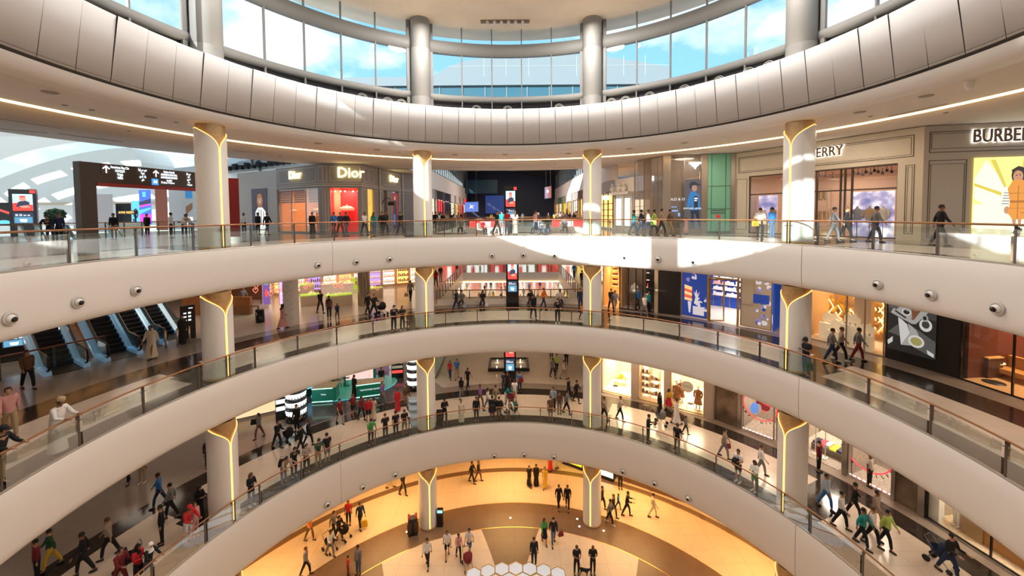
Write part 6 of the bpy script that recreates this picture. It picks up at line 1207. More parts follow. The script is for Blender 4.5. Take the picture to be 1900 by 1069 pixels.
for nm, w, y0, y1, zz in (('display_block', .5, .6, 1.2, 1.1),): mb = MB(); J6.box(mb, x - w / 2, x + w, y0, y1, .02, zz); tag(mb.build(nm, mat('block_tan', (.4, .26, .14), .5)), 'tan display block in the window of the boot shop', 'block')
mb = MB(); x = j6(1860, 1010, 1.0); J6.box(mb, x - .6, x + 1.2, .7, 1.3, .02, .7); J6.box(mb, x - .6, x + 1.2, .65, .7, .62, .7, 1); tag(mb.build('display_bench', [mat('bench_orange', (.5, .24, .08), .5), BRASS]), 'orange-brown display bench in the window of the boot shop', 'bench')
# ================================================================ lower gallery, cosmetics hall on the grey store side
mb = MB()
for i in range(16):
    a0, a1 = -47 + i * 1.45, -47 + (i + 1) * 1.45
    mb.poly([P3(19.5, a0, z + .004), P3(19.5, a1, z + .004), P3(34, a1, z + .004), P3(34, a0, z + .004)])
struct(mb.build('floor_dark_hall', tilemat('dark_hall_stone', (.10, .085, .095), .14, 1.2, .01, (.05, .04, .05), .25)), 'dark polished floor of the cosmetics hall')
GRN = mat('kiosk_green', (.02, .30, .22), .4); GRM = mat('kiosk_mint', (.10, .52, .42), .3, emit=(.05, .5, .38), es=.12); GRG = emat('green_glow', (.4, 1, .75), 2.2)
L_, R__, Fr, Bk = FL(578, 737, 1), FL(735, 705, 1), FL(640, 755, 1), FL(668, 690, 1); Cc = (L_ + R__) / 2; A_ = (R__ - L_) / 2; perp = Vector((-A_.y, A_.x, 0)).normalized() * min(A_.length * .62, 3.6)
o = thing('kiosk_platform', 'mint green oval platform of the cosmetics kiosk', 'platform', Cc); mb = MB(); n = 48
vs = [A_ * cos(2 * pi * i / n) + perp * sin(2 * pi * i / n) for i in range(n)]; top = [v + Vector((0, 0, .10)) for v in vs]; mb.add([tuple(v) for v in vs] + [tuple(v) for v in top], [tuple(range(n, 2 * n))] + [(i, (i + 1) % n, n + (i + 1) % n, n + i) for i in range(n)]); mb.build('deck', GRM, o); mb = MB(); mb.tube([v * 1.005 + Vector((0, 0, .05)) for v in vs + vs[:1]], .02, 5); mb.build('light_edge', mat('edge_teal', (.1, .6, .7), .4, emit=(.1, .6, .8), es=.6), o)
def kcounter(u, v, w, d, h, rz, label, txt):
    p = FL(u, v, 1); o = thing('kiosk_counter', label, 'counter', (p.x, p.y, z + .1), rz); mb = MB(); pts = [(-w / 2, -d / 2)] + [(w / 2 - .2 + .2 * sin(t), -d / 2 + .2 - .2 * cos(t)) for t in (0, .5, 1, 1.57)] + [(w / 2, d / 2), (-w / 2, d / 2)]; mb.prism(pts, lambda a, b, dd: (a, b, dd), h); mb.build('body', GRN, o); mb = MB(); mb.prism([(a * 1.03, b * 1.03) for a, b in pts], lambda a, b, dd: (a, b, h + dd), .05); mb.build('counter_top', mat('counter_sand', (.75, .6, .4), .5), o); mb = MB(); mb.box(-w / 2, w / 2 - .2, -d / 2 - .02, -d / 2, h - .05, h); mb.build('light_edge', GRG, o); mb = MB(); mb.box(-w / 2, w / 2 - .2, -d / 2 - .02, -d / 2, .0, .05); mb.build('light_edge', GRG, o)
    text(txt, .17, PW, o, frameM(Vector((0, -d / 2 - .03, h * .55)), (1, 0, 0)), .004, 'lettering', sx=.9); return o
kcounter(605, 742, 1.7, 1.1, 1.05, .15, 'green kiosk counter with a sand coloured top and a round mirror', 'Wana'); kcounter(687, 733, 2.0, .9, 1.0, .3, 'green kiosk counter with glowing edges where a clerk stands', 'THE POWDER ROOM')
p = FL(668, 716, 1); o = thing('kiosk_screen', 'green framed screen showing skin tones behind the clerk', 'screen', (p.x, p.y, z + .1), .2); mb = MB(); mb.box(-1.3, -1.1, -.15, .15, 0, 3.1); mb.box(1.1, 1.3, -.15, .15, 0, 3.1); mb.box(-1.3, 1.3, -.15, .15, 2.95, 3.1); mb.build('frame', GRN, o); mb = MB(); mb.box(-1.1, 1.1, -.05, .05, .5, 2.95); mb.poly([(-1.1, -.06, 2.0), (-.2, -.06, 2.4), (.8, -.06, 2.1), (1.1, -.06, 2.3), (1.1, -.06, 1.5), (.1, -.06, 1.7), (-1.1, -.06, 1.3)], 1); mb.poly([(-1.1, -.07, 2.9), (1.1, -.07, 2.9), (1.1, -.07, 2.7), (.2, -.07, 2.5), (-1.1, -.07, 2.75)], 1); mb.build('screen', [emat('skin_screen', (.75, .50, .45), 1.1), emat('skin_screen2', (.42, .18, .16), 1)], o)
p = FL(616, 722, 1); o = thing('round_mirror', 'round green rimmed mirror on the kiosk counter', 'mirror', (p.x, p.y, z + 1.2), .3); mb = MB(); mb.tube([(.33 * cos(a_), 0, .4 + .42 * sin(a_)) for a_ in [i * pi / 10 for i in range(21)]], .035, 6); mb.build('rim', GRN, o); mb = MB(); mb.add([(.33 * cos(i * pi / 10), 0, .4 + .42 * sin(i * pi / 10)) for i in range(20)], [tuple(range(20))]); mb.build('mirror_glass', mat('mirror', (.8, .85, .85), .05, 1), o)
p = FL(645, 718, 1); o = thing('bar_stool', 'green bar stool on the mint platform', 'stool', (p.x, p.y, z + .1)); mb = MB(); mb.lathe([(.001, .75), (.2, .75), (.2, .68), (.001, .68)], 14); mb.build('seat', GRN, o); mb = MB(); mb.tube([(0, 0, .02), (0, 0, .68)], .025, 6); mb.lathe([(.001, .03), (.2, .03), (.2, 0)], 14); mb.build('pedestal', GRN, o)
GLW = emat('tube_white', (.95, 1, .95), 2.6)
def roundunit(u, v, r, h, label, n=4):
    p = FL(u, v, 1); o = thing('round_display_unit', label, 'display', p); mb = MB(); mb.lathe([(r, 0), (r, .35), (r * .8, .4), (r * .8, h), (.001, h)], 28); mb.build('core', BLACKG, o)
    for j in range(n):
        zz = .5 + j * (h - .6) / n; hh = (h - .6) / n * .55; mb = MB(); mb.lathe([(r * .82, zz), (r * .97, zz + .02), (r * .97, zz + hh), (r * .82, zz + hh)], 28); mb.build('lit_shelf', GLW, o); mb = MB()
        mb.lathe([(r * .8, zz + hh), (r, zz + hh), (r, zz + hh + .05), (r * .8, zz + hh + .05)], 28)
        for k in range(22): a = 2 * pi * k / 22; mb.box((r * .98) * cos(a) - .02, (r * .98) * cos(a) + .02, (r * .98) * sin(a) - .02, (r * .98) * sin(a) + .02, zz, zz + hh * .5)
        mb.build('shelf_rim', BLACKG, o)
roundunit(550, 778, .68, 3.0, 'black round display column with glowing white tiers'); roundunit(769, 722, .6, 3.2, 'black round display column with glowing tiers beside the inner column')
p = FL(524, 777, 1); o = thing('display_gondola', 'black flat display stand with three glowing tiers', 'display', p, .5); mb = MB(); mb.box(-.4, .45, -.2, .2, 0, 2.3); mb.build('body', BLACKG, o)
for j in range(3): mb = MB(); mb.box(-.36, .41, -.26, -.2, .7 + j * .5, .98 + j * .5); mb.build('lit_shelf', emat('tube_grey', (.6, .65, .65), 1.4), o)
p = FL(738, 700, 1); o = thing('display_gondola', 'black stand of red and white goods near the inner column', 'display', p, .2); mb = MB(); mb.box(-.5, .5, -.25, .25, 0, 2.2); mb.build('body', BLACKG, o)
for j in range(4): mb = MB(); mb.box(-.45, .45, -.32, -.25, .5 + j * .42, .72 + j * .42); mb.build('goods', [SCR, SHW, PERF, SCR][j], o)
p = FL(575, 733, 1); o = thing('display_gondola', 'narrow dark stand with teal screens between the round column and the kiosk', 'display', p, .8); mb = MB(); mb.box(-.3, .3, -.2, .2, 0, 1.7); mb.build('body', BLACKG, o); mb = MB(); mb.box(-.25, .25, -.22, -.2, .6, 1.6); mb.build('screen', CYN, o)
p = FL(490, 772, 1); F = Face((p.x - 2.0, p.y - 1.0), (p.x + 1.2, p.y + .9), 1); poster(F, 'big glowing picture of skin tones low beside the black display stand', 0, F.L, .15, 2.6, emat('peach_pic', (.85, .45, .25), 1.1), [(emat('pic_sand', (.8, .55, .3), 1.1), rect(0, 0, 1, .3)), (emat('skin_screen2'), [(.4, .3), (.5, .9), (.6, .9), (.6, .3)]), (emat('pic_pink', (.9, .6, .5), 1.1), [(.7, .3), (.75, .95), (.95, .9), (.9, .3)]), (SHW, circ(.3, .4, .16, .09))], 0, BLACKG, 'advertising_screen', 'screen')
for i, (u, v) in enumerate(((700, 688), (724, 680), (610, 700))):
    p = FL(u, v, 1) + Vector((-1, 2, 0)); F = Face((p.x - 1.2, p.y), (p.x + 1.2, p.y + .6), 1); poster(F, 'lit cosmetics wall panel deep in the dark hall, %s' % ('pinkish one', 'white striped one', 'greenish one')[i], 0, F.L, .1, 2.8, [emat('av_pinkpanel', (.8, .4, .6), 1), WH, emat('av_greenpanel', (.4, .8, .4), 1)][i], [(BK, rect(0, .3 * j + .1, 1, .3 * j + .16)) for j in range(3)], 0, BLACKG, 'lit_cabinet', 'display')
# glass wall, planter, bins, benches
o = struct(thing('wall_glass_screen', 'pale teal glass wall along the lower avenue', None)); g = MB(); a = FL(808, 703, 1); b = Vector((-6.9, 52, z)); g.poly([a, b, b + Vector((0, 0, 3.2)), a + Vector((0, 0, 3.2))]); g.build('glass_pane', glassmat('teal_glass', (.6, .85, .8), .2, 1.4), o); g = MB(); g.bar(a + Vector((0, 0, .05)), b + Vector((0, 0, .05)), .1); g.build('base_trim', STEEL, o)
p = FL(944, 688, 1); o = thing('lamp_planter', 'dark square planter frame with small lamps behind the totem', 'planter', p); mb = MB()
for a, b, c, d in ((-1.9, 1.9, -.2, 0), (-1.9, 1.9, 2.4, 2.6), (-1.9, -1.7, 0, 2.4), (1.7, 1.9, 0, 2.4)): mb.box(a, b, c, d, 0, .3)
mb.build('rim', DARK, o); mb = MB(); mb.box(-1.7, 1.7, 0, 2.4, 0, .16); mb.build('bed', SHW, o)
for x, y in ((-1.1, 0), (-1.1, 1.6), (1.1, 0), (1.1, 1.6)): mb = MB(); mb.tube([(x, y, .16), (x, y, .36)], .02, 6); mb.ball((x, y, .4), .05, n=8); mb.build('small_lamp', LITB, o)
def litter(u, v, lv, h, w, m, label, extra=None, rz=0):
    o = thing('litter_bin', label, 'bin', FL(u, v, lv), rz); mb = MB(); mb.box(-w / 2, w / 2, -w / 3, w / 3, 0, h); mb.build('body', m, o)
    if extra: extra(o, w, h)
litter(816, 788, 1, 1.0, .42, BLACKG, 'black square litter bin by the inner column on the lower gallery')
def redtop(o, w, h):
    for s in (-1, 1): mb = MB(); mb.prism([(-.2, 0), (.2, 0), (.2, .12), (0, .26), (-.2, .12)], lambda a, b, d: (s * .16 + d * s, a, h + b), .14); mb.build('red_lid', mat('bin_red', (.45, .02, .02), .35), o)
    for s in (-1, 1): mb = MB(); mb.box(s * .23 - .13, s * .23 + .13, -.22, -.2, .2, .9); mb.build('side_panel', mat('bin_bronze', (.1, .06, .04), .3, .5), o)
litter(766, 991, 0, 1.15, .6, DARK, 'twin dark litter bin with red peaked lids by the ground floor column', redtop, .3)
o = thing('info_kiosk', 'small black kiosk with a blue lit top beside the ground floor column', 'kiosk', FL(817, 976, 0)); mb = MB(); mb.box(-.2, .2, -.12, .12, 0, 1.2); mb.build('body', BLACKG, o); mb = MB(); mb.box(-.17, .17, -.14, -.12, 1.0, 1.18); mb.build('screen', emat('kiosk_blue', (.2, .6, .9), 2), o)
# ================================================================ ground floor
J0 = face(0, 13, 52, 20.9); j0 = lambda u, v=890: J0.X(u, v); H0 = ZL[1] - DROP[1]
mb = MB(); J0.box(mb, 0, J0.L, 0, .4, .0, .35); J0.box(mb, 0, J0.L, 0, .4, 2.8, H0); struct(mb.build('wall_ground_shopfront', mat('brown_ground', (.18, .10, .06), .4)))
mb = MB(); J0.box(mb, 0, J0.L, .5, .6, .35, 2.8); tag(mb.build('lit_shop_window', AM), 'long amber lit shop window on the ground floor, beige store side', 'window')
mb = MB()
for i in range(9): x = J0.L * i / 8; J0.box(mb, x - .12, x + .12, -.05, .45, 0, 2.8)
struct(mb.build('shopfront_pillar', mat('brown_ground')))
for i, u in enumerate((1067, 1123)):
    mb = MB(); x = j0(u, 872); J0.box(mb, x - .9, x + .9, -.6, -.1, .02, .9); J0.box(mb, x - .85, x + .85, -.62, -.6, .3, .7, 1); tag(mb.build('lit_showcase', [DARK, [YE, WH][i]]), ('yellow' if i == 0 else 'white') + ' lit low showcase in front of the ground floor shops', 'showcase')
mb = MB(); polar([(23.5, 0), (23.5, H0)], -98, 13, 3, 0, mb); struct(mb.build('wall_ground_floor', mat('warm_ground_wall', (.6, .42, .25), .6)))
FLT = emat('floor_light', (1, .8, .55), 5)
for u, v in ((947, 961), (1071, 963), (1075, 977), (755, 987), (1120, 985)):
    mb = MB(); mb.lathe([(.001, .012), (.06, .012), (.07, .004)], 12, FL(u, v, 0)); tag(mb.build('floor_light', FLT), 'tiny round light set in the brown stone ring', 'light', 'ground floor lights')
HEXW = mat('hexagon_white', (.62, .68, .76), .3, emit=(.75, .85, 1), es=.18)
c0 = FL(957, 1058, 0)
cells = []
for j in range(5):
    for i in range(-4, 5):
        x = i * .80 + (.4 if j % 2 else 0); y = -j * .69
        if abs(x) > 2.9 + j * .35 - .1: continue
        y2 = y - (abs(x) / 3.0) ** 2 * .55; cells.append((x, y2, j))
for n_, (x, y, j) in enumerate(cells):
    o = thing('hexagon_planter', 'white glowing hexagonal cell with brass rim in the ground floor centrepiece', 'planter', (c0.x + x, c0.y + y - .7, 0), 0, 'hexagonal cells of the centrepiece'); r = .45; h = .75 - .0 * j; pts = [(r * sin(k * pi / 3), r * cos(k * pi / 3)) for k in range(6)]
    mb = MB(); mb.prism(pts, lambda a, b, d: (a, b, d), h); mb.build('cell_body', HEXW, o); mb = MB()
    for k in range(6): a, b = pts[k], pts[(k + 1) % 6]; mb.bar((a[0], a[1], h), (b[0], b[1], h), .035, .05)
    mb.build('brass_rim', BRASS, o)
# ================================================================ people
PAL = dict(k=(.012, .012, .015), w=(.75, .73, .72), g=(.20, .20, .21), n=(.02, .035, .09), b=(.03, .16, .45), r=(.55, .02, .03), m=(.20, .02, .03), e=(.06, .38, .10), y=(.75, .48, .05), o=(.80, .22, .03), p=(.65, .32, .30), t=(.40, .29, .17), c=(.66, .58, .46), d=(.08, .13, .24), v=(.14, .07, .04), T=(.02, .30, .30), L=(.45, .6, .15), P=(.25, .12, .35), f=(.35, .28, .22), G=(.025, .09, .05), S=(.40, .50, .62), W=(.85, .84, .84))
def cmat(c, kind='cloth'): return mat('%s_%s' % (kind, c), PAL[c], .85)
SKINS = [mat('skin_a', (.42, .22, .13), .6), mat('skin_b', (.30, .14, .08), .6), mat('skin_c', (.52, .30, .19), .6), mat('skin_d', (.14, .07, .04), .6)]
HAIRM = mat('hair_black', (.012, .009, .008), .6); HAIRB = mat('hair_brown', (.10, .045, .02), .6); EYEM = mat('eye_dark', (.01, .01, .01), .3); LIPM = mat('lips', (.30, .09, .07), .6); MASKM = mat('face_mask_blue', (.45, .65, .75), .8); MASKW = mat('face_mask_white', (.8, .82, .85), .8); SHOEK, SHOEW = mat('shoe_black', (.015, .013, .012), .5), mat('shoe_white', (.75, .74, .72), .5)
def V(*a): return Vector(a)
def skeleton(pose):
    """joint positions, metres, facing -Y, standing height 1.72"""
    tilt = {'lean': .20, 'push': .10, 'bend': .55, 'sit': .06}.get(pose, .0)
    pel = V(0, 0, .93); hipz = .91
    if pose == 'sit': pel = V(0, .0, .50)
    up = V(0, -sin(tilt), cos(tilt))
    J = dict(pel=pel, waist=pel + up * .17, chest=pel + up * .38, neck=pel + up * .54, head=pel + up * .54 + V(0, -.02 - tilt * .05, .145))
    look = {'phone': .35, 'lean': .35, 'bend': .5, 'cross': .1, 'sit': .4}.get(pose, .05); J['look'] = look
    J['head'] += V(0, -.05 * look, -.02 * look)
    L1, L2 = .285, .25; T1, T2 = .41, .42
    for s, k in ((-1, 'R'), (1, 'L')):
        sh = J['neck'] + V(s * .175, .0, -.055); J['sh' + k] = sh
        A, B = V(s * .10, .02, -1), V(s * .04, -.14, -1)
        if pose == 'walk': A, B = (V(s * .12, s * .42, -1), V(s * .05, s * .42 - .35, -1))
        elif pose == 'walk2': A, B = (V(s * .12, -s * .42, -1), V(s * .05, -s * .42 - .35, -1))
        elif pose == 'lean': A, B = V(s * .25, -.45, -.9), V(-s * .25, -1, -.12)
        elif pose == 'bend': A, B = V(s * .2, -.5, -.8), V(-s * .3, -1, -.1)
        elif pose == 'phone': A, B = V(s * .16, -.25, -1), V(-s * .55, -1, .45)
        elif pose == 'call' : A, B = (V(s * .2, -.2, -1), V(-s * .3, -.5, 1.4)) if s > 0 else (V(s * .1, .02, -1), V(s * .04, -.14, -1))
        elif pose == 'cross': A, B = V(s * .22, -.12, -1), V(-s * 1.0, -.75, .12)
        elif pose == 'push': A, B = V(s * .1, -.35, -1), V(0, -1, .05)
        elif pose == 'sit': A, B = V(s * .15, -.3, -1), V(-s * .35, -1, .15)
        J['el' + k] = sh + A.normalized() * L1; J['wr' + k] = J['el' + k] + B.normalized() * L2; J['hd' + k] = B.normalized()
        hip = pel + V(s * .088, 0, -.03); C, D = V(s * .02, 0, -1), V(0, .02, -1)
        if pose in ('walk', 'push'): C, D = (V(0, s * -.42, -1), V(0, s * -.12 + (.28 if s < 0 else .0), -1))
        elif pose == 'walk2': C, D = (V(0, s * .42, -1), V(0, s * .12 + (.28 if s > 0 else .0), -1))
        elif pose == 'sit': C, D = V(s * .12, -1, -.05), V(0, -.05, -1)
        elif pose == 'phone': C, D = V(s * .06, -.04 * s, -1), V(0, .04, -1)
        elif pose in ('lean', 'bend'): C, D = V(s * .05, .05 * s, -1), V(0, .06, -1)
        J['hip' + k] = hip; J['kn' + k] = hip + C.normalized() * T1; J['an' + k] = J['kn' + k] + D.normalized() * T2
    lo = min(J['anR'].z, J['anL'].z); dz = .085 - lo if pose != 'sit' else 0
    for k in J:
        if isinstance(J[k], Vector) and k not in ('hdR', 'hdL'): J[k] = J[k] + V(0, 0, dz)
    if pose == 'sit':
        for k in 'RL': J['an' + k].z = max(.085, J['an' + k].z)
    return J
def skin(verts, edges, radii, root=0, sub=1):
    me = bpy.data.meshes.new('s'); me.from_pydata([tuple(v) for v in verts], edges, []); o = bpy.data.objects.new('s', me); COL.objects.link(o)
    o.modifiers.new('k', 'SKIN'); sv = me.skin_vertices[0].data if me.skin_vertices else None
    if sv is None:
        bm = bmesh.new(); bm.from_mesh(me); bm.verts.layers.skin.verify(); bm.to_mesh(me); bm.free(); sv = me.skin_vertices[0].data
    for i, r in enumerate(radii): sv[i].radius = r if isinstance(r, tuple) else (r, r); sv[i].use_root = (i == root)
    o.modifiers['k'].use_smooth_shade = True
    if sub: o.modifiers.new('u', 'SUBSURF').levels = sub; o.modifiers['u'].render_levels = sub
    bpy.context.view_layer.update(); m = bpy.data.meshes.new_from_object(o.evaluated_get(bpy.context.evaluated_depsgraph_get())); bpy.data.objects.remove(o); m.materials.clear(); return m
def mb_from(me, mb, mi=0):
    mb.add([v.co.copy() for v in me.vertices], [tuple(p.vertices) for p in me.polygons], mi, True)
def headmesh(mb, J):
    c = J['head']; R = Matrix.Rotation(J['look'], 4, 'X'); n0 = len(mb.v)
    mb.ball((0, .0, 0), .077, .095, .115, 14); mb.ball((0, -.03, -.065), .052, .058, .052, 10)            # skull, jaw
    mb.prism([(-.012, .01), (.012, .01), (.018, -.03), (-.018, -.03)], lambda a, b, d: (a * (1 - d * 4), -.088 - (.022 if b < 0 else 0) * (1 - d * 8), b), .02)
    for s in (-1, 1): mb.ball((s * .079, .005, -.005), .012, .02, .03, 8)
    for s in (-1, 1): mb.ball((s * .03, -.083, .012), .011, .008, .008, 6, 1)
    mb.ball((0, -.087, -.055), .022, .008, .007, 6, 2)
    for i in range(n0, len(mb.v)): mb.v[i] = tuple((R @ Vector(mb.v[i])) + c)
def handmesh(mb, w, d, s, curl=.5):
    d = d.normalized(); side = d.cross(V(0, 0, 1)); side = side.normalized() if side.length > .1 else V(1, 0, 0); nrm = side.cross(d)
    palm = [w + d * t for t in (0, .03, .075, .09)]; mb.tube(palm, [.022, .032, .034, .028], 7)
    for i, (off, ln) in enumerate(((-.027, .062), (-.009, .074), (.009, .07), (.026, .056))):
        b = w + d * .078 + side * off; k1 = b + (d * cos(curl * .5) - nrm * sin(curl * .5) * .9) * ln * .5; k2 = k1 + (d * cos(curl) - nrm * sin(curl)) * ln * .5; mb.tube([b - d * .015, k1, k2], [.0095, .009, .0065], 5)
    b = w + d * .03 + side * (-s * .028); k1 = b + (d * .6 - side * s * .7).normalized() * .035; mb.tube([b, k1, k1 + d * .03 - nrm * .01], [.011, .010, .007], 5)
PMESH = {}
def pm(pose, part):
    key = (pose, part)
    if key in PMESH: return PMESH[key]
    J = skeleton(pose); mb = MB()
    if part == 'body':
        vs = [J['pel'], J['waist'], J['chest'], J['neck'], J['neck'] + (J['head'] - J['neck']) * .55]; rad = [(.135, .095), (.115, .085), (.135, .095), (.058, .058), (.05, .05)]; ed = [(0, 1), (1, 2), (2, 3), (3, 4)]
        for k in 'RL':
            b = len(vs); vs += [J['sh' + k], J['el' + k], J['wr' + k]]; rad += [.056, .040, .026]; ed += [(2, b), (b, b + 1), (b + 1, b + 2)]
            b = len(vs); vs += [J['hip' + k], J['kn' + k], J['an' + k]]; rad += [.088, .056, .038]; ed += [(0, b), (b, b + 1), (b + 1, b + 2)]
            b = len(vs); vs += [J['an' + k] + V(0, -.12, -.045)]; rad += [.032]; ed += [(b - 1, b)]
        mb_from(skin(vs, ed, rad), mb)
        headmesh(mb, J)
        for k, s in (('R', -1), ('L', 1)): handmesh(mb, J['wr' + k] + J['hd' + k] * .005, J['hd' + k], s)
    elif part in ('short', 'long'):
        vs = [J['pel'] + V(0, 0, -.09), J['waist'], J['chest'], J['neck'] + (J['chest'] - J['neck']) * .18, J['pel'] + V(0, 0, .03)]; rad = [(.166, .136), (.146, .122), (.158, .122), (.085, .078), (.158, .132)]; ed = [(0, 4), (4, 1), (1, 2), (2, 3)]
        for k in 'RL':
            b = len(vs); sh, el, wr = J['sh' + k], J['el' + k], J['wr' + k]
            if part == 'long': vs += [sh, el, el + (wr - el) * .93]; rad += [.075, .057, .042]; ed += [(2, b), (b, b + 1), (b + 1, b + 2)]
            else: vs += [sh, sh + (el - sh) * .72]; rad += [.075, .064]; ed += [(2, b), (b, b + 1)]
        mb_from(skin(vs, ed, rad), mb)
    elif part in ('pants', 'shorts'):
        vs = [J['pel'] + V(0, 0, .12), J['pel'] + V(0, 0, -.02)]; rad = [(.136, .112), (.146, .120)]; ed = [(0, 1)]
        for k in 'RL':
            b = len(vs); h, kn, an = J['hip' + k], J['kn' + k], J['an' + k]
            if part == 'pants': vs += [h + V(0, 0, -.03), kn, kn + (an - kn) * .93]; rad += [.100, .072, .058]; ed += [(1, b), (b, b + 1), (b + 1, b + 2)]
            else: vs += [h + V(0, 0, -.03), h + (kn - h) * .85]; rad += [.103, .086]; ed += [(1, b), (b, b + 1)]
        mb_from(skin(vs, ed, rad), mb)
    elif part in ('skirt', 'robe', 'dress'):
        top = J['neck'].z - .03 if part == 'robe' else J['waist'].z + .03; bot = {'skirt': .50, 'robe': .08, 'dress': .16}[part]; n = 22
        spread = abs(J['anR'].y - J['anL'].y) * .5; rings = []
        zs = [top - (top - bot) * i / 9 for i in range(10)]
        for i, z_ in enumerate(zs):
            t = i / 9
            if part == 'robe': rx = [.09, .2, .2, .19, .185, .19, .2, .21, .225, .235][i]; ry = [.08, .125, .13, .13, .135, .15, .165, .18, .19, .2][i]
            else: rx = .142 + .09 * t; ry = .118 + .09 * t
            ry += spread * .55 * max(0, t - .4); cy = (J['pel'].y if z_ < J['pel'].z else J['pel'].y + (J['neck'].y - J['pel'].y) * min(1, (z_ - J['pel'].z) / .54))
            rings.append([(rx * sin(2 * pi * k / n) * (1 + .05 * t * sin(k * 2.7)), cy + ry * cos(2 * pi * k / n) * (1 + .05 * t * cos(k * 3.1)), z_) for k in range(n)])
        vs = [p for r in rings for p in r]; mb.add(vs, [(i * n + k, i * n + (k + 1) % n, (i + 1) * n + (k + 1) % n, (i + 1) * n + k) for i in range(9) for k in range(n)], 0, True)
    elif part == 'shoe':
        for k in 'RL':
            a = J['an' + k]; g = V(a.x, a.y, 0); z0 = a.z - .085; mb.add([(a.x + x, a.y + y, max(0, z0) + zz) for x, y, zz in ((-.04, .06, 0), (.04, .06, 0), (.05, -.10, 0), (.03, -.19, 0), (-.03, -.19, 0), (-.05, -.10, 0), (-.036, .055, .09), (.036, .055, .09), (.042, -.06, .075), (.028, -.17, .045), (-.028, -.17, .045), (-.042, -.06, .075))], [(0, 1, 2, 3, 4, 5), (11, 10, 9, 8, 7, 6)] + [(i, (i + 1) % 6, 6 + (i + 1) % 6, 6 + i) for i in range(6)], 0, True)
            if k == 'R' : PMESH[(pose, 'shoeR')] = mb.mesh(); mb = MB()
        PMESH[key] = mb.mesh(); return PMESH[key]
    elif part[:4] == 'hair':
        c = J['head']; R = Matrix.Rotation(J['look'], 4, 'X'); 
        if part == 'hair_short': mb.lathe([(.001, .128), (.05, .118), (.082, .075), (.088, .03), (.086, -.01), (.06, -.03)], 16, (0, .012, 0), sy=1.12)
        if part == 'hair_long': mb.lathe([(.001, .128), (.05, .118), (.085, .075), (.093, .03), (.09, -.02)], 16, (0, .014, 0), sy=1.1); mb.tube([(0, .06, .03), (0, .085, -.1), (0, .08, -.24), (0, .07, -.33)], [.07, .085, .075, .04], 10)
        if part == 'hair_scarf': mb.lathe([(.001, .135), (.055, .124), (.092, .075), (.098, .02), (.092, -.05), (.10, -.11), (.15, -.19), (.17, -.24)], 18, (0, .015, 0), sy=1.05)
        if part == 'hair_cap': mb.lathe([(.001, .135), (.06, .125), (.09, .08), (.094, .045)], 16, (0, .005, 0), sy=1.1); mb.prism([(-.07, -.06), (.07, -.06), (.06, -.17), (0, -.19), (-.06, -.17)], lambda a, b, d: (a, b, .05 + d), .012)
        if part == 'hair_kuma': mb.lathe([(.001, .145), (.09, .14), (.094, .05)], 18, (0, .005, 0), sy=1.1)
        if part == 'hair_mask': mb.lathe([(.06, .0), (.074, -.02), (.072, -.06), (.05, -.09)], 12, (0, -.02, 0), a0=radians(100), a1=radians(260), sy=1.15)
        if part == 'hair_scarf' or part == 'hair_long' or part == 'hair_short':
            pass
        if part == 'hair_scarf':                                     # opening for the face: drop the front faces
            keep = []
            for f, mi_, sm_ in zip(mb.f, mb.mi, mb.sm):
                q = [mb.v[i] for i in f]; cy_ = sum(p[1] for p in q) / len(q); cz_ = sum(p[2] for p in q) / len(q); cx2 = sum(p[0] for p in q) / len(q)
                if cy_ < -.05 and -.07 < cz_ < .075 and abs(cx2) < .055: continue
                keep.append((f, mi_, sm_))
            mb.f = [k_[0] for k_ in keep]; mb.mi = [k_[1] for k_ in keep]; mb.sm = [k_[2] for k_ in keep]
        mb.v = [tuple((R @ Vector(v)) + c) for v in mb.v]
        if part in ('hair_short', 'hair_long'):                       # hairline: keep the forehead free
            mb.f, mb.mi, mb.sm = zip(*[(f, a_, b_) for f, a_, b_ in zip(mb.f, mb.mi, mb.sm) if not (sum((R.inverted() @ (Vector(mb.v[i]) - c)).y for i in f) / len(f) < -.055 and sum((R.inverted() @ (Vector(mb.v[i]) - c)).z for i in f) / len(f) < .06)]); mb.f = list(mb.f); mb.mi = list(mb.mi); mb.sm = list(mb.sm)
    PMESH[key] = mb.mesh(); return PMESH[key]
for _p in ('x',): pass
def inst(name, me, mats, parent=None):
    if len(me.materials) == 0:
        for m in mats: me.materials.append(m)
    o = bpy.data.objects.new(name, me); COL.objects.link(o)
    if parent is not None: o.parent = parent
    for i, m in enumerate(mats):
        if i < len(o.material_slots) and o.material_slots[i].material is not m: o.material_slots[i].link = 'OBJECT'; o.material_slots[i].material = m
    return o
NP = 0
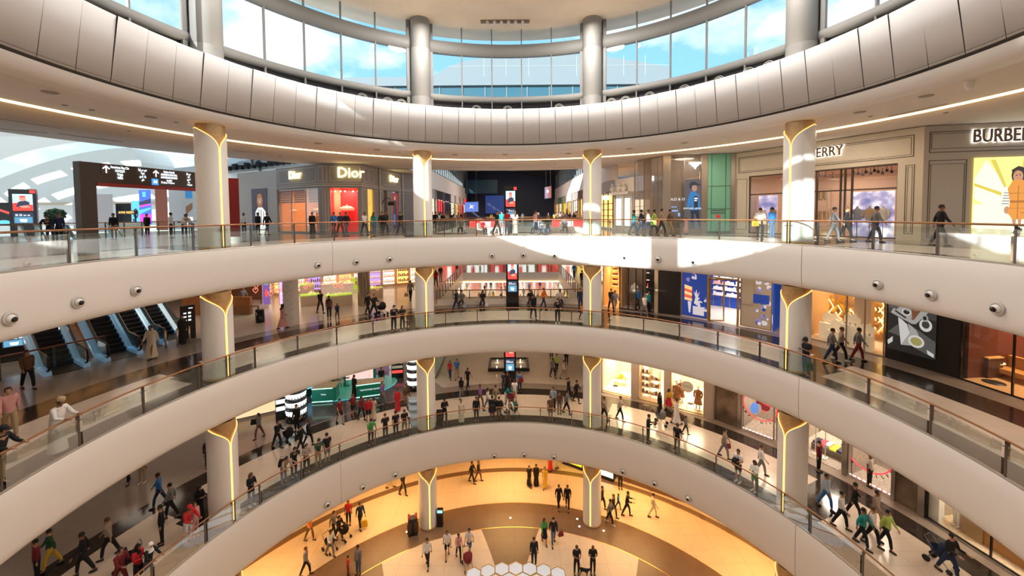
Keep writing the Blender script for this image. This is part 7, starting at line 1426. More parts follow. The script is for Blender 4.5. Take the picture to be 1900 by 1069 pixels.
def person(loc, pose, rz, top, bot, hair='s', h=1.72, label='', group=None, shoe='k', skin_=None, cat='person', top_c='k', bot_c='k', hair_c=None, mask=None, wid=1.0):
    """the body is the thing; hair and clothing hang under it"""
    global NP; NP += 1
    sk = SKINS[(NP * 7) % 3 if skin_ is None else skin_]; k = h / 1.72
    b = inst('person', pm(pose, 'body'), [sk, EYEM, LIPM]); b.location = loc; b.rotation_euler = (0, 0, rz); b.scale = (k * wid, k, k); tag(b, label, cat, group)
    if top == 'robe':
        inst('robe', pm(pose, 'robe'), [cmat(top_c)], b); inst('sleeves', pm(pose, 'long'), [cmat(top_c)], b)
    elif top == 'dress':
        inst('bodice', pm(pose, 'short'), [cmat(top_c)], b); inst('skirt', pm(pose, 'dress'), [cmat(top_c)], b)
    else:
        inst('shirt', pm(pose, top), [cmat(top_c)], b)
        if bot == 'skirt' or bot == 'dress': inst('skirt', pm(pose, bot), [cmat(bot_c)], b)
        else: inst('trousers' if bot == 'pants' else 'shorts', pm(pose, bot), [cmat(bot_c)], b)
    hn = {'s': 'hair_short', 'l': 'hair_long', 'h': 'hair_scarf', 'c': 'hair_cap', 'q': 'hair_kuma'}
    if hair in hn: inst({'h': 'headscarf', 'c': 'cap', 'q': 'cap'}.get(hair, 'hair'), pm(pose, hn[hair]), [cmat(hair_c) if hair_c else (HAIRM if NP % 4 else HAIRB)], b)
    if hair in 'cq': inst('hair', pm(pose, 'hair_short'), [HAIRM], b).scale = (.97, .97, .985)
    if mask: inst('face_mask', pm(pose, 'hair_mask'), [MASKM if mask == 'b' else MASKW], b)
    pm(pose, 'shoe')
    for p_ in ('shoe', 'shoeR'): inst('shoe', pm(pose, p_), [SHOEW if shoe == 'w' else SHOEK], b)
    return b
POSE = dict(s='stand', w='walk', x='walk2', l='lean', p='phone', c='cross', u='push', i='sit', b='bend', t='call')
TOPS = dict(s='short', l='long', r='robe', d='dress'); BOTS = dict(p='pants', s='shorts', k='skirt', d='dress')
def crowd(table):
    """rows: level u v pose facing top+colour bottom+colour hair+colour height flags | label"""
    for row in table.strip().splitlines():
        spec, label = row.split('|'); f = spec.split(); lv = int(f[0]); u = float(f[1]); v = float(f[2])
        if lv == 3: p = ATY(u, 397, v); p.z = ZL[3]        # third number is the distance on the top gallery
        else: p = FL(u, v, lv)
        r = hypot(p.x - CX, p.y - CY)
        if f[3] in 'lcptsb' and 12 < r < 14.35 and lv: a = atan2(p.x - CX, p.y - CY); p.x = CX + 14.42 * sin(a); p.y = CY + 14.42 * cos(a)
        if r < 14.35 and lv and f[3] not in 'lcptsb': a = atan2(p.x - CX, p.y - CY); p.x = CX + 14.5 * sin(a); p.y = CY + 14.5 * cos(a)
        a = atan2(p.x - CX, p.y - CY)
        rz = (-a if f[4] == 'c' else pi - a if f[4] == 'o' else radians(float(f[4])))
        t, b, hr = f[5], f[6], f[7]; fl = f[9] if len(f) > 9 else ''
        person(p, POSE[f[3]], rz, TOPS[t[0]], BOTS.get(b[0], 'pants'), hr[0], float(f[8]), label.strip(), None, 'w' if 'w' in fl else 'k', 3 if 'D' in fl else None, 'child' if float(f[8]) < 1.4 else 'person', t[1], b[1], hr[1] if len(hr) > 1 else None, 'b' if 'b' in fl else ('v' if 'v' in fl else None), .92 if 'f' in fl else 1.0)
crowd('''
0 748 919 w 60 sk pk s 1.72 | person in black walking on the warm floor behind the ground column and bins
0 575 1003 w 80 so pv s 1.7 | person in an orange top at the outer edge of the ground floor
0 620 995 x 70 lg pk s 1.72 | person in a grey top among walkers on the ground floor edge
0 647 974 s 20 sr pk s 1.72 | person with a red shirt and dark trousers standing on the bright ground floor
0 669 979 x 40 ln pk s 1.78 | person in navy beside the yellow bag on the ground floor
0 629 1003 u 70 lk pk s 1.7 | person in black pushing a pram along the ground floor edge
0 613 1032 u 60 lw pg s 1.72 | person in white pushing a dark pram over the brown ring
0 568 1068 w 100 lg pk s 1.74 | person in a grey top walking at the very bottom of the ground floor edge
0 646 1067 s 130 sr pm s 1.15 | child in dark red holding an adult's hand on the ground floor
0 665 1066 s -20 lg pd s 1.78 | tall adult in a grey shirt beside the child in dark red
0 793 1051 w 0 lw pk s 1.76 | man in a white shirt and black trousers walking below the ground column
0 830 1034 x 10 sw sk s 1.72 | person in a white top and black shorts near the bins
0 851 1037 u 20 lp pk s 1.66 f | person in a pink top pushing the dark red pram
0 871 1030 w -10 sw sd s 1.72 | person in a white top and blue shorts behind the dark red pram
0 876 896 x 70 lk pk s 1.74 | person in black bending forward at the rear of the warm floor
0 888 893 w 80 lk pv s 1.7 | second person in black right behind another at the rear of the warm floor
0 725 905 w 90 lc pc s 1.7 | person in pale clothes near the rear ring of the ground floor
0 982 902 w 10 dk dk l 1.64 f | woman in a short black dress, one of three women together on the warm floor
0 995 901 s 0 rk pk l 1.68 f | woman in a long black dress, middle of three women on the warm floor
0 1011 905 x -10 dy dy l 1.66 f | woman in a yellow ochre dress on the warm floor
0 1021 874 s 0 dr dr l 1.6 f | person in a bright red dress by the ground floor shops
0 1033 869 s 30 lw pw s 1.7 | person in white by the lit ground floor showcase
0 1037 943 x 10 lk pk s 1.74 | person in dark grey walking beside another toward the brown ring
0 1053 945 w -10 lk pk s 1.8 | tall person in black walking beside another toward the brown ring
0 1010 1008 w 10 le kk l 1.66 f | woman in a green top and black skirt near the brown wedge
0 1027 1010 x 0 lk pd s 1.78 v | man in a black jacket with a white scarf beside the woman in green
0 991 1051 s 10 lk pk s 1.78 | man in a black jacket over a blue shirt standing on the cream petal
0 1070 1067 p 10 sk pk s 1.8 b | man in a black t-shirt and blue mask holding a dog lead
0 1100 1066 c 0 sk pk b 1.76 D | bald man in a dark patterned shirt with folded arms
0 1117 945 w 60 lk pk s 1.72 | person in black half hidden behind the ground floor column
0 1132 972 x 60 lg pk s 1.74 w | person in a grey jacket and white shoes by the ground floor column
0 1138 961 w 60 lk pk s 1.7 | person in dark clothes between two others by the ground floor column
0 1163 957 u 70 lk pk s 1.78 | person in black striding while leaning forward on the warm floor
0 1147 945 w 60 lb pn s 1.15 | child in a blue top on the warm floor beside the striding person
0 1212 960 w 70 lc pc s 1.72 | person in pale clothes walking alone on the warm floor
0 1151 907 s 0 lk pk s 1.76 | person in black standing before the ground floor showcase
1 682 714 s -10 lk pk s 1.7 | clerk in black standing behind the green kiosk counter
1 658 738 s -30 rk pk s 1.8 | man in a long black robe standing on the mint platform
1 708 720 s 20 lk pk s 1.74 | person in a dark jacket at the tip of the mint platform
1 722 0 s 0 lw pg s 1.7 | filler
1 631 722 s 10 lw pt s 1.7 | person in a white top carrying a white bag on the mint platform
1 619 722 s -20 lw pk s 1.72 | person in a white shirt and black trousers on the mint platform
1 754 754 w 20 lv pt s 1.72 | person in a brown jacket walking beside the woman in red
1 738 762 x 10 rr pr l 1.66 f | woman in a long red dress near the inner column
1 710 748 w 60 lP pg s 1.7 | person in a faded violet top between the kiosk and the cream floor
1 684 785 s 20 lr sk s 1.78 w | man in a red long sleeved shirt and black shorts
1 694 780 s -10 dc dc l 1.64 f | woman in a pale patterned dress beside the man in the red shirt
1 631 786 w 50 sm sk s 1.74 | person in a maroon shirt with dark shorts, first of the walkers before the kiosk
1 655 775 x 50 sm sk s 1.72 | person in a maroon shirt with dark shorts, nearer the man in red
1 671 779 w 60 lm pk s 1.7 | person in dark maroon just behind the man in the red shirt
1 551 800 s 0 lk pk s 1.8 | man in black standing before the glowing round display column
1 481 813 x -20 lg pv l 1.66 f | woman in grey with a black bag near the glowing skin picture
1 573 828 w 100 lk pk s 1.74 | person in black striding across the pale band toward the round display
1 559 840 x 90 lk pk s 1.72 | person in dark clothes just ahead of the striding person in black
1 515 831 u 70 lk pk s 1.74 | person in black pushing a pram near the outer column
1 691 830 l c se pk s 1.76 v | man in a bright green shirt leaning at the rail of the lower gallery
1 719 823 c o sk pk s 1.74 | person in black with back turned, closest to the man in green
1 738 817 s o sk pk s 1.72 | person in black shifting weight, middle of the trio at the rail
1 753 811 p c sk sg s 1.68 b | person in a black top and grey shorts, last of the trio at the rail
1 546 886 l c sk pk s 1.76 | man in a black t-shirt leaning on the rail next to the bent backpacker
1 571 880 p c ff pk s 1.7 v | person in a brown patterned shirt at the rail of the lower gallery
1 591 868 l c sG pt s 1.76 v | man in a dark green polo and face mask leaning on the rail
1 610 862 s o sk sg s 1.78 | man in a black t-shirt and grey shorts seen from behind at the rail
1 527 897 b c lf pg s 1.66 | person in taupe bent over the rail with a backpack
1 467 938 p c lk pk l 1.66 fw | woman in black with white shoes leaning beside the outer column
1 371 966 p c rk pk h 1.68 fk | woman in a black abaya and headscarf standing near the outer column
1 391 950 l c lW pw hW 1.2 | small child in a white hood looking over the rail beside the outer column
1 350 1008 l c lr pw cr 1.76 | man in a red sweatshirt and red cap at the rail
1 363 998 s c lp pp l 1.6 f | woman in pale pink beside the man in the red cap
1 301 1010 s -50 lk pk s 1.76 | man in a long black shirt standing with clasped hands by the pale band
1 296 940 w -60 lb pn s 1.72 | person in a bright blue top walking on the dark band of the lower gallery
1 318 962 x -60 lg pk s 1.74 | person in grey walking behind the man in the long black shirt
1 203 1034 w -60 lf pk s 1.74 | person in a taupe jacket hurrying along the pale band
1 156 1066 x -50 lk pk s 1.76 | person in black walking below the sloping fascia
1 95 1056 w -40 lG py s 1.7 | person in dark green walking at the picture's lower corner
1 70 1080 s -30 lm pk s 1.72 | person in dark red at the picture's lower corner
1 258 1086 p c lr pk hk 1.64 f | woman in dark red with a black and white headband by the prams
1 277 1080 l c lk pd hW 1.62 f | woman with a white headscarf and black jacket at the rail
1 224 1094 u c lm pm s 1.7 | person in a maroon top bent over a pram at the rail
1 264 896 s 20 lc pt s 1.72 w | person in beige trousers and pale shoes half hidden by the middle fascia
1 238 896 w 20 lk pk s 1.74 | person in black half hidden by the middle fascia
1 387 868 s 60 lk pk s 1.74 | person in black standing just behind the outer column
1 835 703 w 0 sr pn l 1.62 f | woman in a red top walking beside the man in the blue shirt
1 848 703 x 0 sb pt s 1.76 | man in a blue polo shirt and light trousers
1 868 721 w 150 sk pk s 1.74 | person in black walking away from the couple on the avenue floor
1 856 739 x 180 sk pg l 1.66 f | woman with a black backpack and grey trousers seen from behind
1 964 729 s 170 sb pn s 1.72 | person in blue with a red backpack beside the totem
1 955 746 s 180 sW pc s 1.74 | person in a white shirt and beige trousers with hands on hips before the totem
1 942 730 s 180 sk pk s 1.8 | person in a black t-shirt facing the totem
1 935 728 s 200 sn pn s 1.72 | person in navy on the near side of the totem queue
1 939 750 b 60 lT pw h 1.62 f | woman in teal and white bending over a pram
1 825 786 p 30 lk pk s 1.78 | man in black looking at a phone beside the inner column at the rail
1 858 793 s 20 dc dc l 1.64 f | woman in a floral dress at the rail of the lower gallery
1 885 788 s 10 lk pk s 1.74 | man in a black jacket between the floral dress and the backpack
1 914 786 s 180 lk pm s 1.72 | person with a large black and white backpack at the rail
1 926 780 s 170 lk pv s 1.66 | person in black close behind the backpack at the rail
1 943 780 b 20 lw pg s 1.66 | person in white stooping over a pram at the rail
1 1021 785 s 10 sv sv s 1.76 v | man in a brown t-shirt and shorts at the rail
1 1027 762 s -20 lS pk s 1.74 | grey haired man in a pale blue shirt
1 1038 768 s 0 lv pg s 1.62 | person in a brown jacket beside the grey haired man
1 891 754 w 60 lP pv s 1.7 | person in violet walking past the totem queue
1 920 756 x 60 lf pt s 1.7 | person in taupe walking in the middle of the lower gallery
1 905 762 w 80 lw pg s 1.7 | person in pale clothes walking behind the rail group
1 1052 768 x 70 lg pk s 1.74 | person in dark grey walking behind the man in brown shorts
1 1055 741 w 60 lk pk s 1.72 | person in black walking near the inner column, farther from the rail
1 1070 747 x 60 lk pk s 1.74 | second person in black walking near the inner column
1 1026 701 w 30 lg pk s 1.74 | person in grey on the avenue floor behind the totem
1 1033 692 x 0 sL pk s 1.76 | person in a lime shirt on the avenue floor
1 1046 704 w 60 lc pt s 1.7 | person in pale clothes on the avenue floor near the inner column
1 1051 676 s 0 lk pk s 1.72 | person in black deep on the avenue floor near the inner column
1 1023 665 s 0 lk pk s 1.72 | person in black at the very back of the avenue floor beside the lime shirt
1 1200 824 p 60 lk pk s 1.76 | man in black looking at a phone by the rail on the bright side
1 1252 845 s 140 sk pk s 1.78 | man in a black t-shirt seen from behind at the rail on the bright side
1 1344 849 x 60 lf pg s 1.74 | person with a dark red bag on the pale band
1 1368 895 c c sW sk s 1.76 w | man in a white t-shirt with black backpack straps at the rail
1 1395 914 p c lW se l 1.62 fw | woman in a white top and green shorts at the rail
1 1224 771 s 30 rk pk h 1.66 f | woman in a black abaya before the bright shop windows
1 1255 786 w 60 rW pw s 1.76 | man in a white robe walking before the bright shop windows
1 1241 763 x 30 ly kr l 1.66 f | woman in a yellow top and red skirt near the bright windows
1 1272 806 w 60 lg pk s 1.2 | child in grey and black on the pale band
1 1151 780 x 60 lc pk s 1.74 | person in pale clothes walking beside the inner column on the bright side
1 1121 781 w 70 lf pk s 1.72 | person in taupe just emerging from behind the inner column
1 1519 875 s 30 lm pk s 1.72 | person in a maroon top with crossed bag before the terrazzo shop
1 1532 944 w 20 lS pb s 1.76 | person in a pale blue shirt and blue jeans by the outer column
1 1613 903 s 20 sW pk s 1.74 f | woman in black overalls over a white shirt before the second ring window
1 1560 980 w 40 lw pk s 1.74 | person in a white top leading the group on the pale band
1 1585 962 x 60 lk pk s 1.74 | person in black in the middle of the group on the pale band
1 1600 1014 x 30 lT pk s 1.72 | person in a teal top in the group on the pale band
1 1618 1012 w 30 lW pk s 1.72 | person in a white shirt just behind the teal top
1 1645 1017 x 20 lL pk s 1.7 | person in a yellowish green top at the rear of the group
1 1625 975 w 20 lf pt s 1.66 | person in taupe behind the group on the pale band
1 1760 1068 u 10 lk pn s 1.78 | person in black pushing something at the picture's lower edge
1 1412 882 w 60 lW pg s 1.72 | person in white walking beside the outer column on the bright side
2 525 610 x 150 dp dp h 1.66 f | woman in a pink patterned robe and dark headscarf near the chevron column
2 490 563 w 60 lm pg s 1.72 | person in a maroon top near the violet panel
2 452 572 x 60 lg pn s 1.74 | person in grey walking beside the outer column on the middle gallery
2 593 536 s 0 lk pk s 1.74 | person in black standing among the perfume tables
2 595 581 w 60 lk pk s 1.74 | person in black with a dark red backpack walking past the lime table
2 611 592 s 20 lv pk h 1.66 f | woman in brown with a headscarf walking with a small child
2 626 591 w 40 ln pk s 1.1 | small child in navy beside the woman in brown
2 694 588 u 70 lk pk s 1.74 | person in black pushing a pram near the mirror column
2 683 585 x 70 lk pk s 1.7 | person in black walking with the pram pusher near the mirror column
2 762 558 w 180 lg pk s 1.78 | man in a grey shirt walking away with a tan bag
2 731 616 l c lk pk s 1.76 b | man in a black jacket and blue mask leaning on the middle rail
2 748 615 p c sk pk l 1.64 fw | woman in a sleeveless black top holding her face at the middle rail
2 282 665 w 10 rc pc s 1.78 | man in a cream robe walking before the escalators
2 339 638 s 60 rk pk h 1.68 f | woman in a black abaya beside the directory pillar
2 53 722 w 70 lv pk s 1.74 | person in dark brown on the outer floor near the glass screen
2 135 840 l c rw pw qt 1.78 | man in a white robe and embroidered cap leaning on the middle rail
2 20 812 w 60 lp pt s 1.76 | person in pale peach walking at the edge of the middle gallery
2 23 900 l c lk pt ck 1.72 | person in a dark cap and jacket at the middle rail by the picture edge
2 847 579 w 60 lk pn s 1.74 | person in dark clothes walking before the low parapet
2 857 568 i 0 lg pk s 1.72 | person in a grey top seated by the low parapet
2 896 568 i 0 lk pn s 1.72 | person in black seated with a phone by the low parapet
2 990 592 w 20 lk pk s 1.8 | tall man in a black suit walking past the seated people
2 984 566 i 0 lk pk s 1.7 | man in a dark suit seated next to the totem
2 1009 574 x 60 lo pn s 1.72 | person in a faded orange top walking past the seats
2 1039 566 i 0 lw pk s 1.72 | person in a white top seated near the inner column
2 1034 602 l 0 lk pk s 1.76 w | man in a black patterned shirt leaning on the rail under the sunlit fascia
2 1077 577 s 0 ln pn s 1.76 | person in navy standing beside the inner column
2 1080 594 w 30 lo pn s 1.2 | child in an orange top beside the inner column
2 1134 577 w 10 lk pk s 1.74 | person in black walking near the amber shop
2 1141 581 x 10 lg pt s 1.74 | person in grey and khaki walking near the amber shop
2 1184 576 x 30 lb pk s 1.74 | person in a blue top before the mirrored shopfront
2 1196 588 w 20 lW pg l 1.66 f | woman in a white top before the mirrored shopfront
2 1203 583 s 30 lT pk s 1.72 | person in teal close to the mirrored glass
2 1490 699 p c sk pd ck 1.78 | man in a black t-shirt and cap reading a phone beside the outer column
2 1543 673 w 60 lg pn s 1.74 | person in grey walking before the jewellery window
2 1560 669 x 60 lf pk s 1.72 w | person in taupe with white shoes before the jewellery window
2 1592 670 w 60 lg pm s 1.7 | person in grey and dark red before the jewellery window
2 1625 612 s 0 lk pk s 1.7 | shop assistant in black deep inside the jewellery shop
3 579 31.5 s 20 rk pk s 1.74 | person in a long dark coat before the triple window of the grey store
3 619 29 x 60 lb pk s 1.76 | person in dark blue walking past the red window
3 631 29.5 w 60 ln pk s 1.74 | person in navy walking beside the one in dark blue
3 642 29 x 60 lk pd s 1.74 | person in black walking across the red window
3 676 30 w 60 lw pk s 1.74 | person in white before the yellow lit window
3 693 27.5 s 170 lT pd l 1.68 f | woman in a bright turquoise top and jeans seen from behind
3 709 29 x 40 lk pk s 1.76 | person in black beside the woman in turquoise
3 715 30.5 w 40 lk pk s 1.8 | taller person in black farther behind the woman in turquoise
3 743 28.5 w 60 lk pk s 1.74 | person in black beside the inner column on the upper gallery
3 855 30.5 i 0 lg pk s 1.74 | person in grey seated with a phone on the upper gallery
3 895 30.0 i 40 lr pk s 1.5 | person in red crouched by the bench on the upper gallery
3 922 28.8 w 60 lk pk s 1.74 | person in black with a raised hand on the upper gallery
3 941 28.8 s 180 sr pd s 1.76 | person in a red t-shirt and jeans seen from behind at the totem
3 956 27.6 s 180 dc dc l 1.7 f | woman in a long beige dress holding a bag on the upper gallery
3 931 31 s 180 lT pg s 1.76 | person in pale teal beside the upper totem
3 993 29.5 w 60 lp pd s 1.74 | person in pink walking on the upper gallery
3 1001 28.5 i 60 lS pd s 1.7 | person in pale blue seated in a wheelchair on the upper gallery
3 1016 30 i 0 lk pn s 1.72 | person in dark clothes seated near the wheelchair
3 1047 30.5 i 0 lg pk s 1.74 | person in grey seated beside the inner column on the upper gallery
3 1176 26.8 w 60 lT pd s 1.72 | person in pale green beside the bronze showcase
3 1190 26.4 x 60 lk pd s 1.74 | person in black before the bronze showcase
3 1203 26.0 w 60 lW pd s 1.74 | person in white before the bronze showcase
3 1214 26.5 x 60 lL pk s 1.74 | person with a lime bag before the bronze corner post
3 1228 25.5 w 60 lt pk s 1.78 | person in a tan jacket before the dark glass showcase
3 1243 25.8 x 60 lv pt s 1.74 | person in brown before the dark glass showcase
3 1273 27.6 s 0 dp dp s 1.2 | child mannequin like figure in coral inside the showcase light
3 1411 21.6 p 150 lW pk s 1.72 | person in a white shirt and black trousers with a yellow bag
3 1433 21.4 s 200 lb pd s 1.74 w | person in a yellow and blue top and jeans beside the white shirt
3 1548 19.6 w 60 lg pg s 1.74 | person in grey before the shop window with coats
3 1571 20.0 x 60 lk pk s 1.76 | person in black before the cloud backdrop window
3 1626 19.0 w 60 lg pn s 1.76 | person in grey passing the cloud backdrop window
3 1746 16.8 w 60 lk pk s 1.78 | person in black passing the taupe wall panel
3 478 32 s 170 lk pk s 1.74 | person in black standing before the smiling poster
3 495 31 w 170 lk pn s 1.74 | person in black and navy near the smiling poster
3 452 33 s 0 lW pk s 1.74 | person in white beside the dark red panel
3 316 28 s 150 lW pn s 1.76 | person in a white shirt at the hall rail under the sign gantry
3 341 28 b 60 lW pn s 1.76 | second person in a white shirt bent over the hall rail
3 356 28.5 b -40 lW pd s 1.74 | third person in a white shirt beside the outer column
3 91 23.5 b 30 lk pn s 1.74 | person in black bent over beside the dark totem
3 108 24 s 60 ln pk s 1.74 | person in navy next to the clipped tree
3 210 27 s 20 lk pt s 1.74 | person with dark hair behind the rail under the gantry sign
3 272 30 s 0 lk pk s 1.72 | person in black under the glowing magenta screen
'''.replace('1 722 0 s 0 lw pg s 1.7 | filler\n', '').replace(' ff pk', ' lf pk').replace('child mannequin like figure in coral inside the showcase light', 'child in coral pink beside the dark glass showcase'))
# distant shoppers along the avenues
rn = random.Random(11); cc = 'kkkngwrvdtpbcyW'
names = dict(k='black', n='navy', g='grey', w='white', r='red', v='brown', d='denim blue', t='tan', p='pink', b='blue', c='cream', y='yellow', W='bright white')
TAKEN = []
def far(n, lv, x0, x1, y0, y1, phr, grp):
    for i in range(int(n * 1.15)):
        c = rn.choice(cc); b = rn.choice('kkndg'); p = Vector((rn.uniform(x0, x1), rn.uniform(y0, y1), ZL[lv]))
        if any((p - q).length < .75 for q in TAKEN): continue
        TAKEN.append(p)
        person(p, rn.choice(['walk', 'walk2', 'stand', 'phone']), rn.choice([0, pi]) + rn.uniform(-.5, .5), 'long', 'pants', rn.choice('sslh'), rn.uniform(1.6, 1.82), 'small distant shopper in %s %s' % (names[c], phr), grp + ' ' + names[c], 'k', None, 'person', c, b)
far(16, 3, -8.4, -6.9, 36, 66, 'on the grey store side walk of the upper avenue', 'distant shoppers, grey store side,'); far(20, 3, 6.5, 8.2, 38, 70, 'on the beige store side walk of the upper avenue', 'distant shoppers, beige store side,'); far(8, 3, -6, 6, 54, 68, 'beyond the opening of the upper avenue', 'distant shoppers beyond the upper opening')
far(9, 2, 6.6, 9.0, 37, 50, 'on the middle avenue, beige store side', 'distant shoppers, middle avenue,'); far(5, 2, -9.8, -6.8, 40, 52, 'on the middle avenue, grey store side', 'distant shoppers, middle avenue, grey store side,'); far(26, 1, -6, 5.6, 60, 80, 'seen through the avenue opening below', 'distant shoppers through the opening')
# two riders on the escalators
for (u, v, k, c, l) in ((219, 600, 1, 'k', 'person in dark clothes riding up the middle escalator'), (274, 575, 0, 'c', 'person in pale trousers riding up the escalator by the directory pillar')):
    q = FL(262 if k else 305, 638 if k else 622, 2); d = Vector((*ed, 0)).normalized(); s = 3.4 if k else 4.2; person(q + d * s + Vector((0, 0, s * math.tan(radians(30)) + .12)), 'stand', atan2(d.x, -d.y), 'long', 'pants', 's', 1.74, l, None, 'k', None, 'person', c, 'k' if k else 'c')
# ================================================================ what they push, sit on and carry
def pram(p, rz, m, label, cat='pram'):
    o = thing('pram', label, cat, p, rz); mb = MB(); mb.lathe([(.02, .42), (.2, .45), (.27, .62), (.28, .7)], 14, sy=1.3); mb.build('seat', m, o); mb = MB(); mb.lathe([(.28, .7), (.27, .86), (.18, .98), (.01, 1.02)], 12, a0=radians(90), a1=radians(270), sy=1.2); mb.build('hood', m, o)
    mb = MB(); 
    for s in (-1, 1): mb.tube([(s * .22, .42, 1.02), (s * .22, .1, .6), (s * .22, -.35, .14)], .014, 5); mb.tube([(s * .22, .1, .6), (s * .24, .34, .14)], .014, 5)
    mb.tube([(-.22, .42, 1.02), (.22, .42, 1.02)], .018, 6); mb.build('frame', STEEL, o)
    for x in (-.25, .25):
        for y in (-.36, .34):
            mb = MB(); w = .1 if y < 0 else .13; mb.lathe([(.02, -.02), (w, -.018), (w, .018), (.02, .02)], 14); me = mb.mesh(); me.transform(Matrix.Translation((x, y, w)) @ Matrix.Rotation(pi / 2, 4, 'Y')); link('wheel', me, RUB, o)
    return o
for (lv, u, v, rz, c, l) in ((0, 868, 1054, 20, 'm', 'dark red pram on the cream petal of the ground floor'), (0, 612, 1022, 60, 'k', 'black pram on the brown ring of the ground floor'), (0, 638, 1000, 70, 'k', 'black pram at the bright edge of the ground floor'), (1, 535, 822, 75, 'k', 'black pram before the outer column on the lower gallery'), (1, 954, 772, 30, 'G', 'dark green pram at the lower rail below the totem'), (1, 926, 768, 60, 'k', 'black pram beside the person stooping below the totem'), (1, 948, 752, 30, 'm', 'dark red pram next to the woman in teal'), (1, 238, 1062, -40, 'k', 'black pram at the lower rail near the picture edge'), (1, 1226, 788, 60, 'g', 'grey pram before the bright shop windows'), (2, 708, 585, 80, 'k', 'black pram pushed past the mirror column'), (1, 1745, 1050, 20, 'n', 'dark pram at the lower right end of the pale band'.replace('lower right', 'far'))):
    pram(FL(u, v, lv), radians(rz), cmat(c), l)
def carry(lv, u, v, dz, s, m, label, cat='bag', back=0):
    p = FL(u, v, lv) if lv < 3 else Vector((ATY(u, 397, v).x, v, ZL[3])); o = thing('handbag' if not back else 'backpack', label, cat, p + Vector((0, 0, dz)), .3); mb = MB(); w = .16 * s
    mb.prism([(-w, 0), (w, 0), (w * 1.05, .12 * s), (w * .8, .3 * s), (-w * .8, .3 * s), (-w * 1.05, .12 * s)], lambda a, b, d: (a, -.05 + d, b), .10 * (1 + back)); mb.build('bag_body', m, o); mb = MB(); mb.tube([(-w * .6, 0, .28 * s), (-w * .5, 0, .45 * s), (w * .5, 0, .45 * s), (w * .6, 0, .28 * s)], .012, 5); mb.build('strap', m, o); return o
carry(2, 754, 560, .45, 1, cmat('t'), 'tan bag carried by the man in the grey shirt'); carry(2, 1500, 703, .35, 1.3, cmat('G'), 'dark leafy patterned bag hanging from the arm of the man in the cap'); carry(0, 675, 981, .1, 1.6, cmat('y'), 'yellow bag on the ground floor beside the person in navy'); carry(0, 1041, 1009, .5, 1, cmat('m'), 'dark red handbag carried beside the man with the white scarf'); carry(1, 714 - 79, 724, .6, .9, cmat('W'), 'white handbag carried on the mint platform'); carry(1, 472, 810, .8, 1.1, cmat('k'), 'black shoulder bag of the woman in grey'); carry(1, 1351, 851, .6, .9, cmat('m'), 'dark red bag carried on the pale band'); carry(1, 1366, 897, 1.0, 1.1, cmat('k'), 'black backpack of the man in the white t-shirt', 'backpack', 1); carry(1, 525, 896, .9, 1.2, cmat('k'), 'black backpack of the person bent over the rail', 'backpack', 1); carry(1, 914, 790, .95, 1.5, cmat('k'), 'large black and white backpack at the lower rail', 'backpack', 1); carry(1, 967, 731, .95, 1.1, cmat('m'), 'dark red backpack beside the totem', 'backpack', 1); carry(1, 856, 741, 1.0, 1.0, cmat('k'), 'black backpack on the woman seen from behind', 'backpack', 1); carry(3, 1402, 21.4, .75, 1.2, cmat('y'), 'yellow bag held by the person in the white shirt'); carry(3, 1416, 21.3, .85, 1.0, cmat('t'), 'tan bag held by the person in the white shirt'); carry(2, 903, 569, .02, .9, cmat('W'), 'white shopping bag at the feet of the seated person'); carry(2, 862, 571, .02, .9, cmat('S'), 'pale blue shopping bag beside the person in the grey top'); carry(3, 1213, 26.2, .7, 1.2, cmat('L'), 'lime bag carried before the bronze corner post')
# chairs under the seated people
for lv, u, v, rz in ((2, 857, 568, 0), (2, 896, 568, 0), (2, 984, 566, 0), (2, 1039, 566, 0), (3, 855, 30.5, 0), (3, 895, 30.0, 40), (3, 1016, 30, 0), (3, 1047, 30.5, 0)):
    p = FL(u, v, lv) if lv < 3 else Vector((ATY(u, 397, v).x, v, ZL[3])); 
    o = thing('lounge_chair', 'pale lounge chair under the seated person on the %s gallery' % ('middle' if lv == 2 else 'upper'), 'chair', p, radians(rz), 'lounge chairs of the %s gallery' % ('middle' if lv == 2 else 'upper')); mb = MB(); mb.box(-.3, .3, -.25, .3, .32, .40); mb.build('seat', BULK, o); mb = MB(); mb.box(-.3, .3, .25, .33, .4, .85); mb.build('backrest', BULK, o)
    for x in (-.26, .26):
        for y in (-.2, .28): mb = MB(); mb.tube([(x, y, 0), (x, y, .33)], .015, 5); mb.build('leg', STEEL, o)
p = Vector((ATY(1001, 397, 28.5).x, 28.5, ZL[3])); o = thing('wheelchair', 'wheelchair under the person in pale blue on the upper gallery', 'wheelchair', p, radians(60)); mb = MB(); mb.box(-.24, .24, -.2, .24, .34, .40); mb.build('seat', cmat('k'), o); mb = MB(); mb.box(-.24, .24, .24, .28, .4, .9); mb.build('backrest', cmat('k'), o)
for s in (-1, 1):
    mb = MB(); mb.tube([(s * .3, .08 + .29 * cos(t), .3 + .29 * sin(t)) for t in [i * pi / 10 for i in range(21)]], .018, 5); mb.build('wheel', RUB, o); mb = MB(); mb.tube([(s * .22, -.45 + .07 * cos(t), .08 + .07 * sin(t)) for t in [i * pi / 6 for i in range(13)]], .012, 5); mb.build('caster', RUB, o)
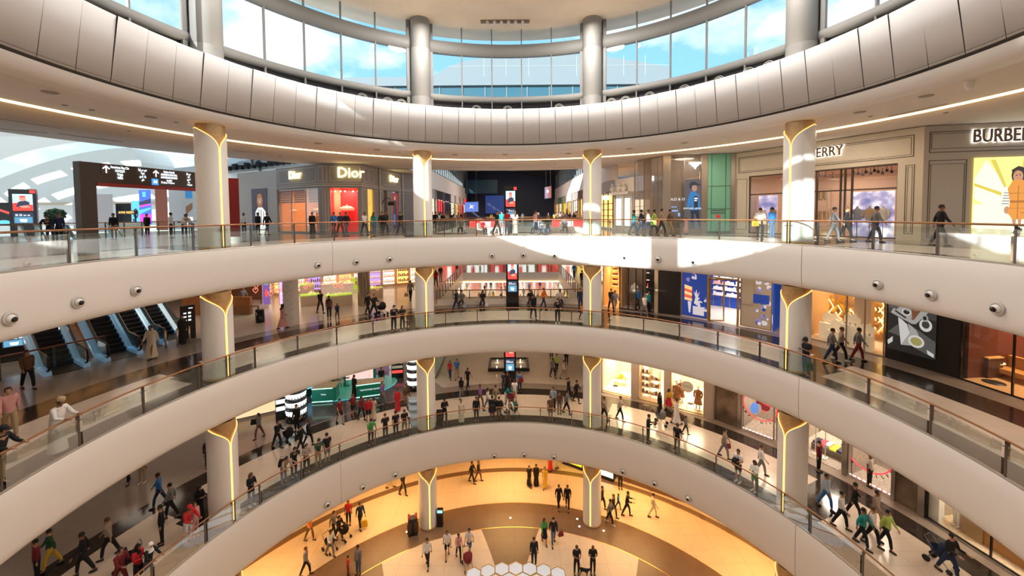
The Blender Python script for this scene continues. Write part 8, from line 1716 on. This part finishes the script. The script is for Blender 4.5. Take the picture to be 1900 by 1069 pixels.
# red lit benches with adverts behind the upper totem
for u, v in ((905, 0), (1060, 0)):
    x = ATY(u, 397, 31.6).x; o = thing('advert_bench', 'white bench with glowing red panel on the %s side of the upper totem' % ('grey store' if u < 950 else 'beige store'), 'bench', (x, 31.9, ZL[3])); mb = MB(); mb.box(-1.6, 1.6, -.3, .3, 0, .45); mb.build('bench_base', BULK, o); mb = MB(); mb.box(-1.5, 1.5, -.0, .1, .45, .95); mb.box(-.6, .2, -.02, 0, .5, .9, 1); mb.build('glowing_panel', [SCR, WH], o)
# the dog at the man's feet
p = FL(1084, 1067, 0); o = thing('dog', 'small black dog standing at the feet of the man with the lead', 'dog', p, radians(70)); o.name = 'dog_anchor'
J = [V(0, .18, .30), V(0, .0, .31), V(0, -.16, .32), V(0, -.27, .42), V(0, -.35, .44), V(0, -.43, .42)]; vs = list(J); rad = [.085, .09, .095, .055, .06, .03]; edg = [(0, 1), (1, 2), (2, 3), (3, 4), (4, 5)]
for s in (-1, 1):
    b = len(vs); vs += [V(s * .06, -.17, .22), V(s * .06, -.15, .11), V(s * .06, -.18, .02)]; rad += [.035, .022, .02]; edg += [(2, b), (b, b + 1), (b + 1, b + 2)]
    b = len(vs); vs += [V(s * .06, .16, .22), V(s * .06, .22, .11), V(s * .06, .19, .02)]; rad += [.045, .022, .02]; edg += [(0, b), (b, b + 1), (b + 1, b + 2)]
b = len(vs); vs += [V(0, .30, .38), V(0, .36, .46)]; rad += [.02, .012]; edg += [(0, b), (b, b + 1)]
dm = skin(vs, edg, rad); mb = MB(); mb_from(dm, mb)
for s in (-1, 1): mb.prism([(-.02, 0), (.02, 0), (0, .06)], lambda a, c, d: (s * .04 + a, -.33 + d, .48 + c), .012); mb.ball((s * .025, -.405, .455), .008, n=6, mi=1)
bpy.data.objects.remove(o); o = mb.build('dog', [cmat('k'), EYEM]); o.location = p; o.rotation_euler = (0, 0, radians(70)); tag(o, 'small black dog at the feet of the man with the lead', 'dog')
q = FL(1070, 1067, 0) + Vector((.05, -.25, 1.1)); mb = MB(); mb.tube([q, (q + p) / 2 + Vector((0, 0, .05)), p + Vector((.15, -.1, .42))], .008, 5); tag(mb.build('dog_lead', DARK), 'thin dark lead from the hands of the masked man to the dog', 'lead')
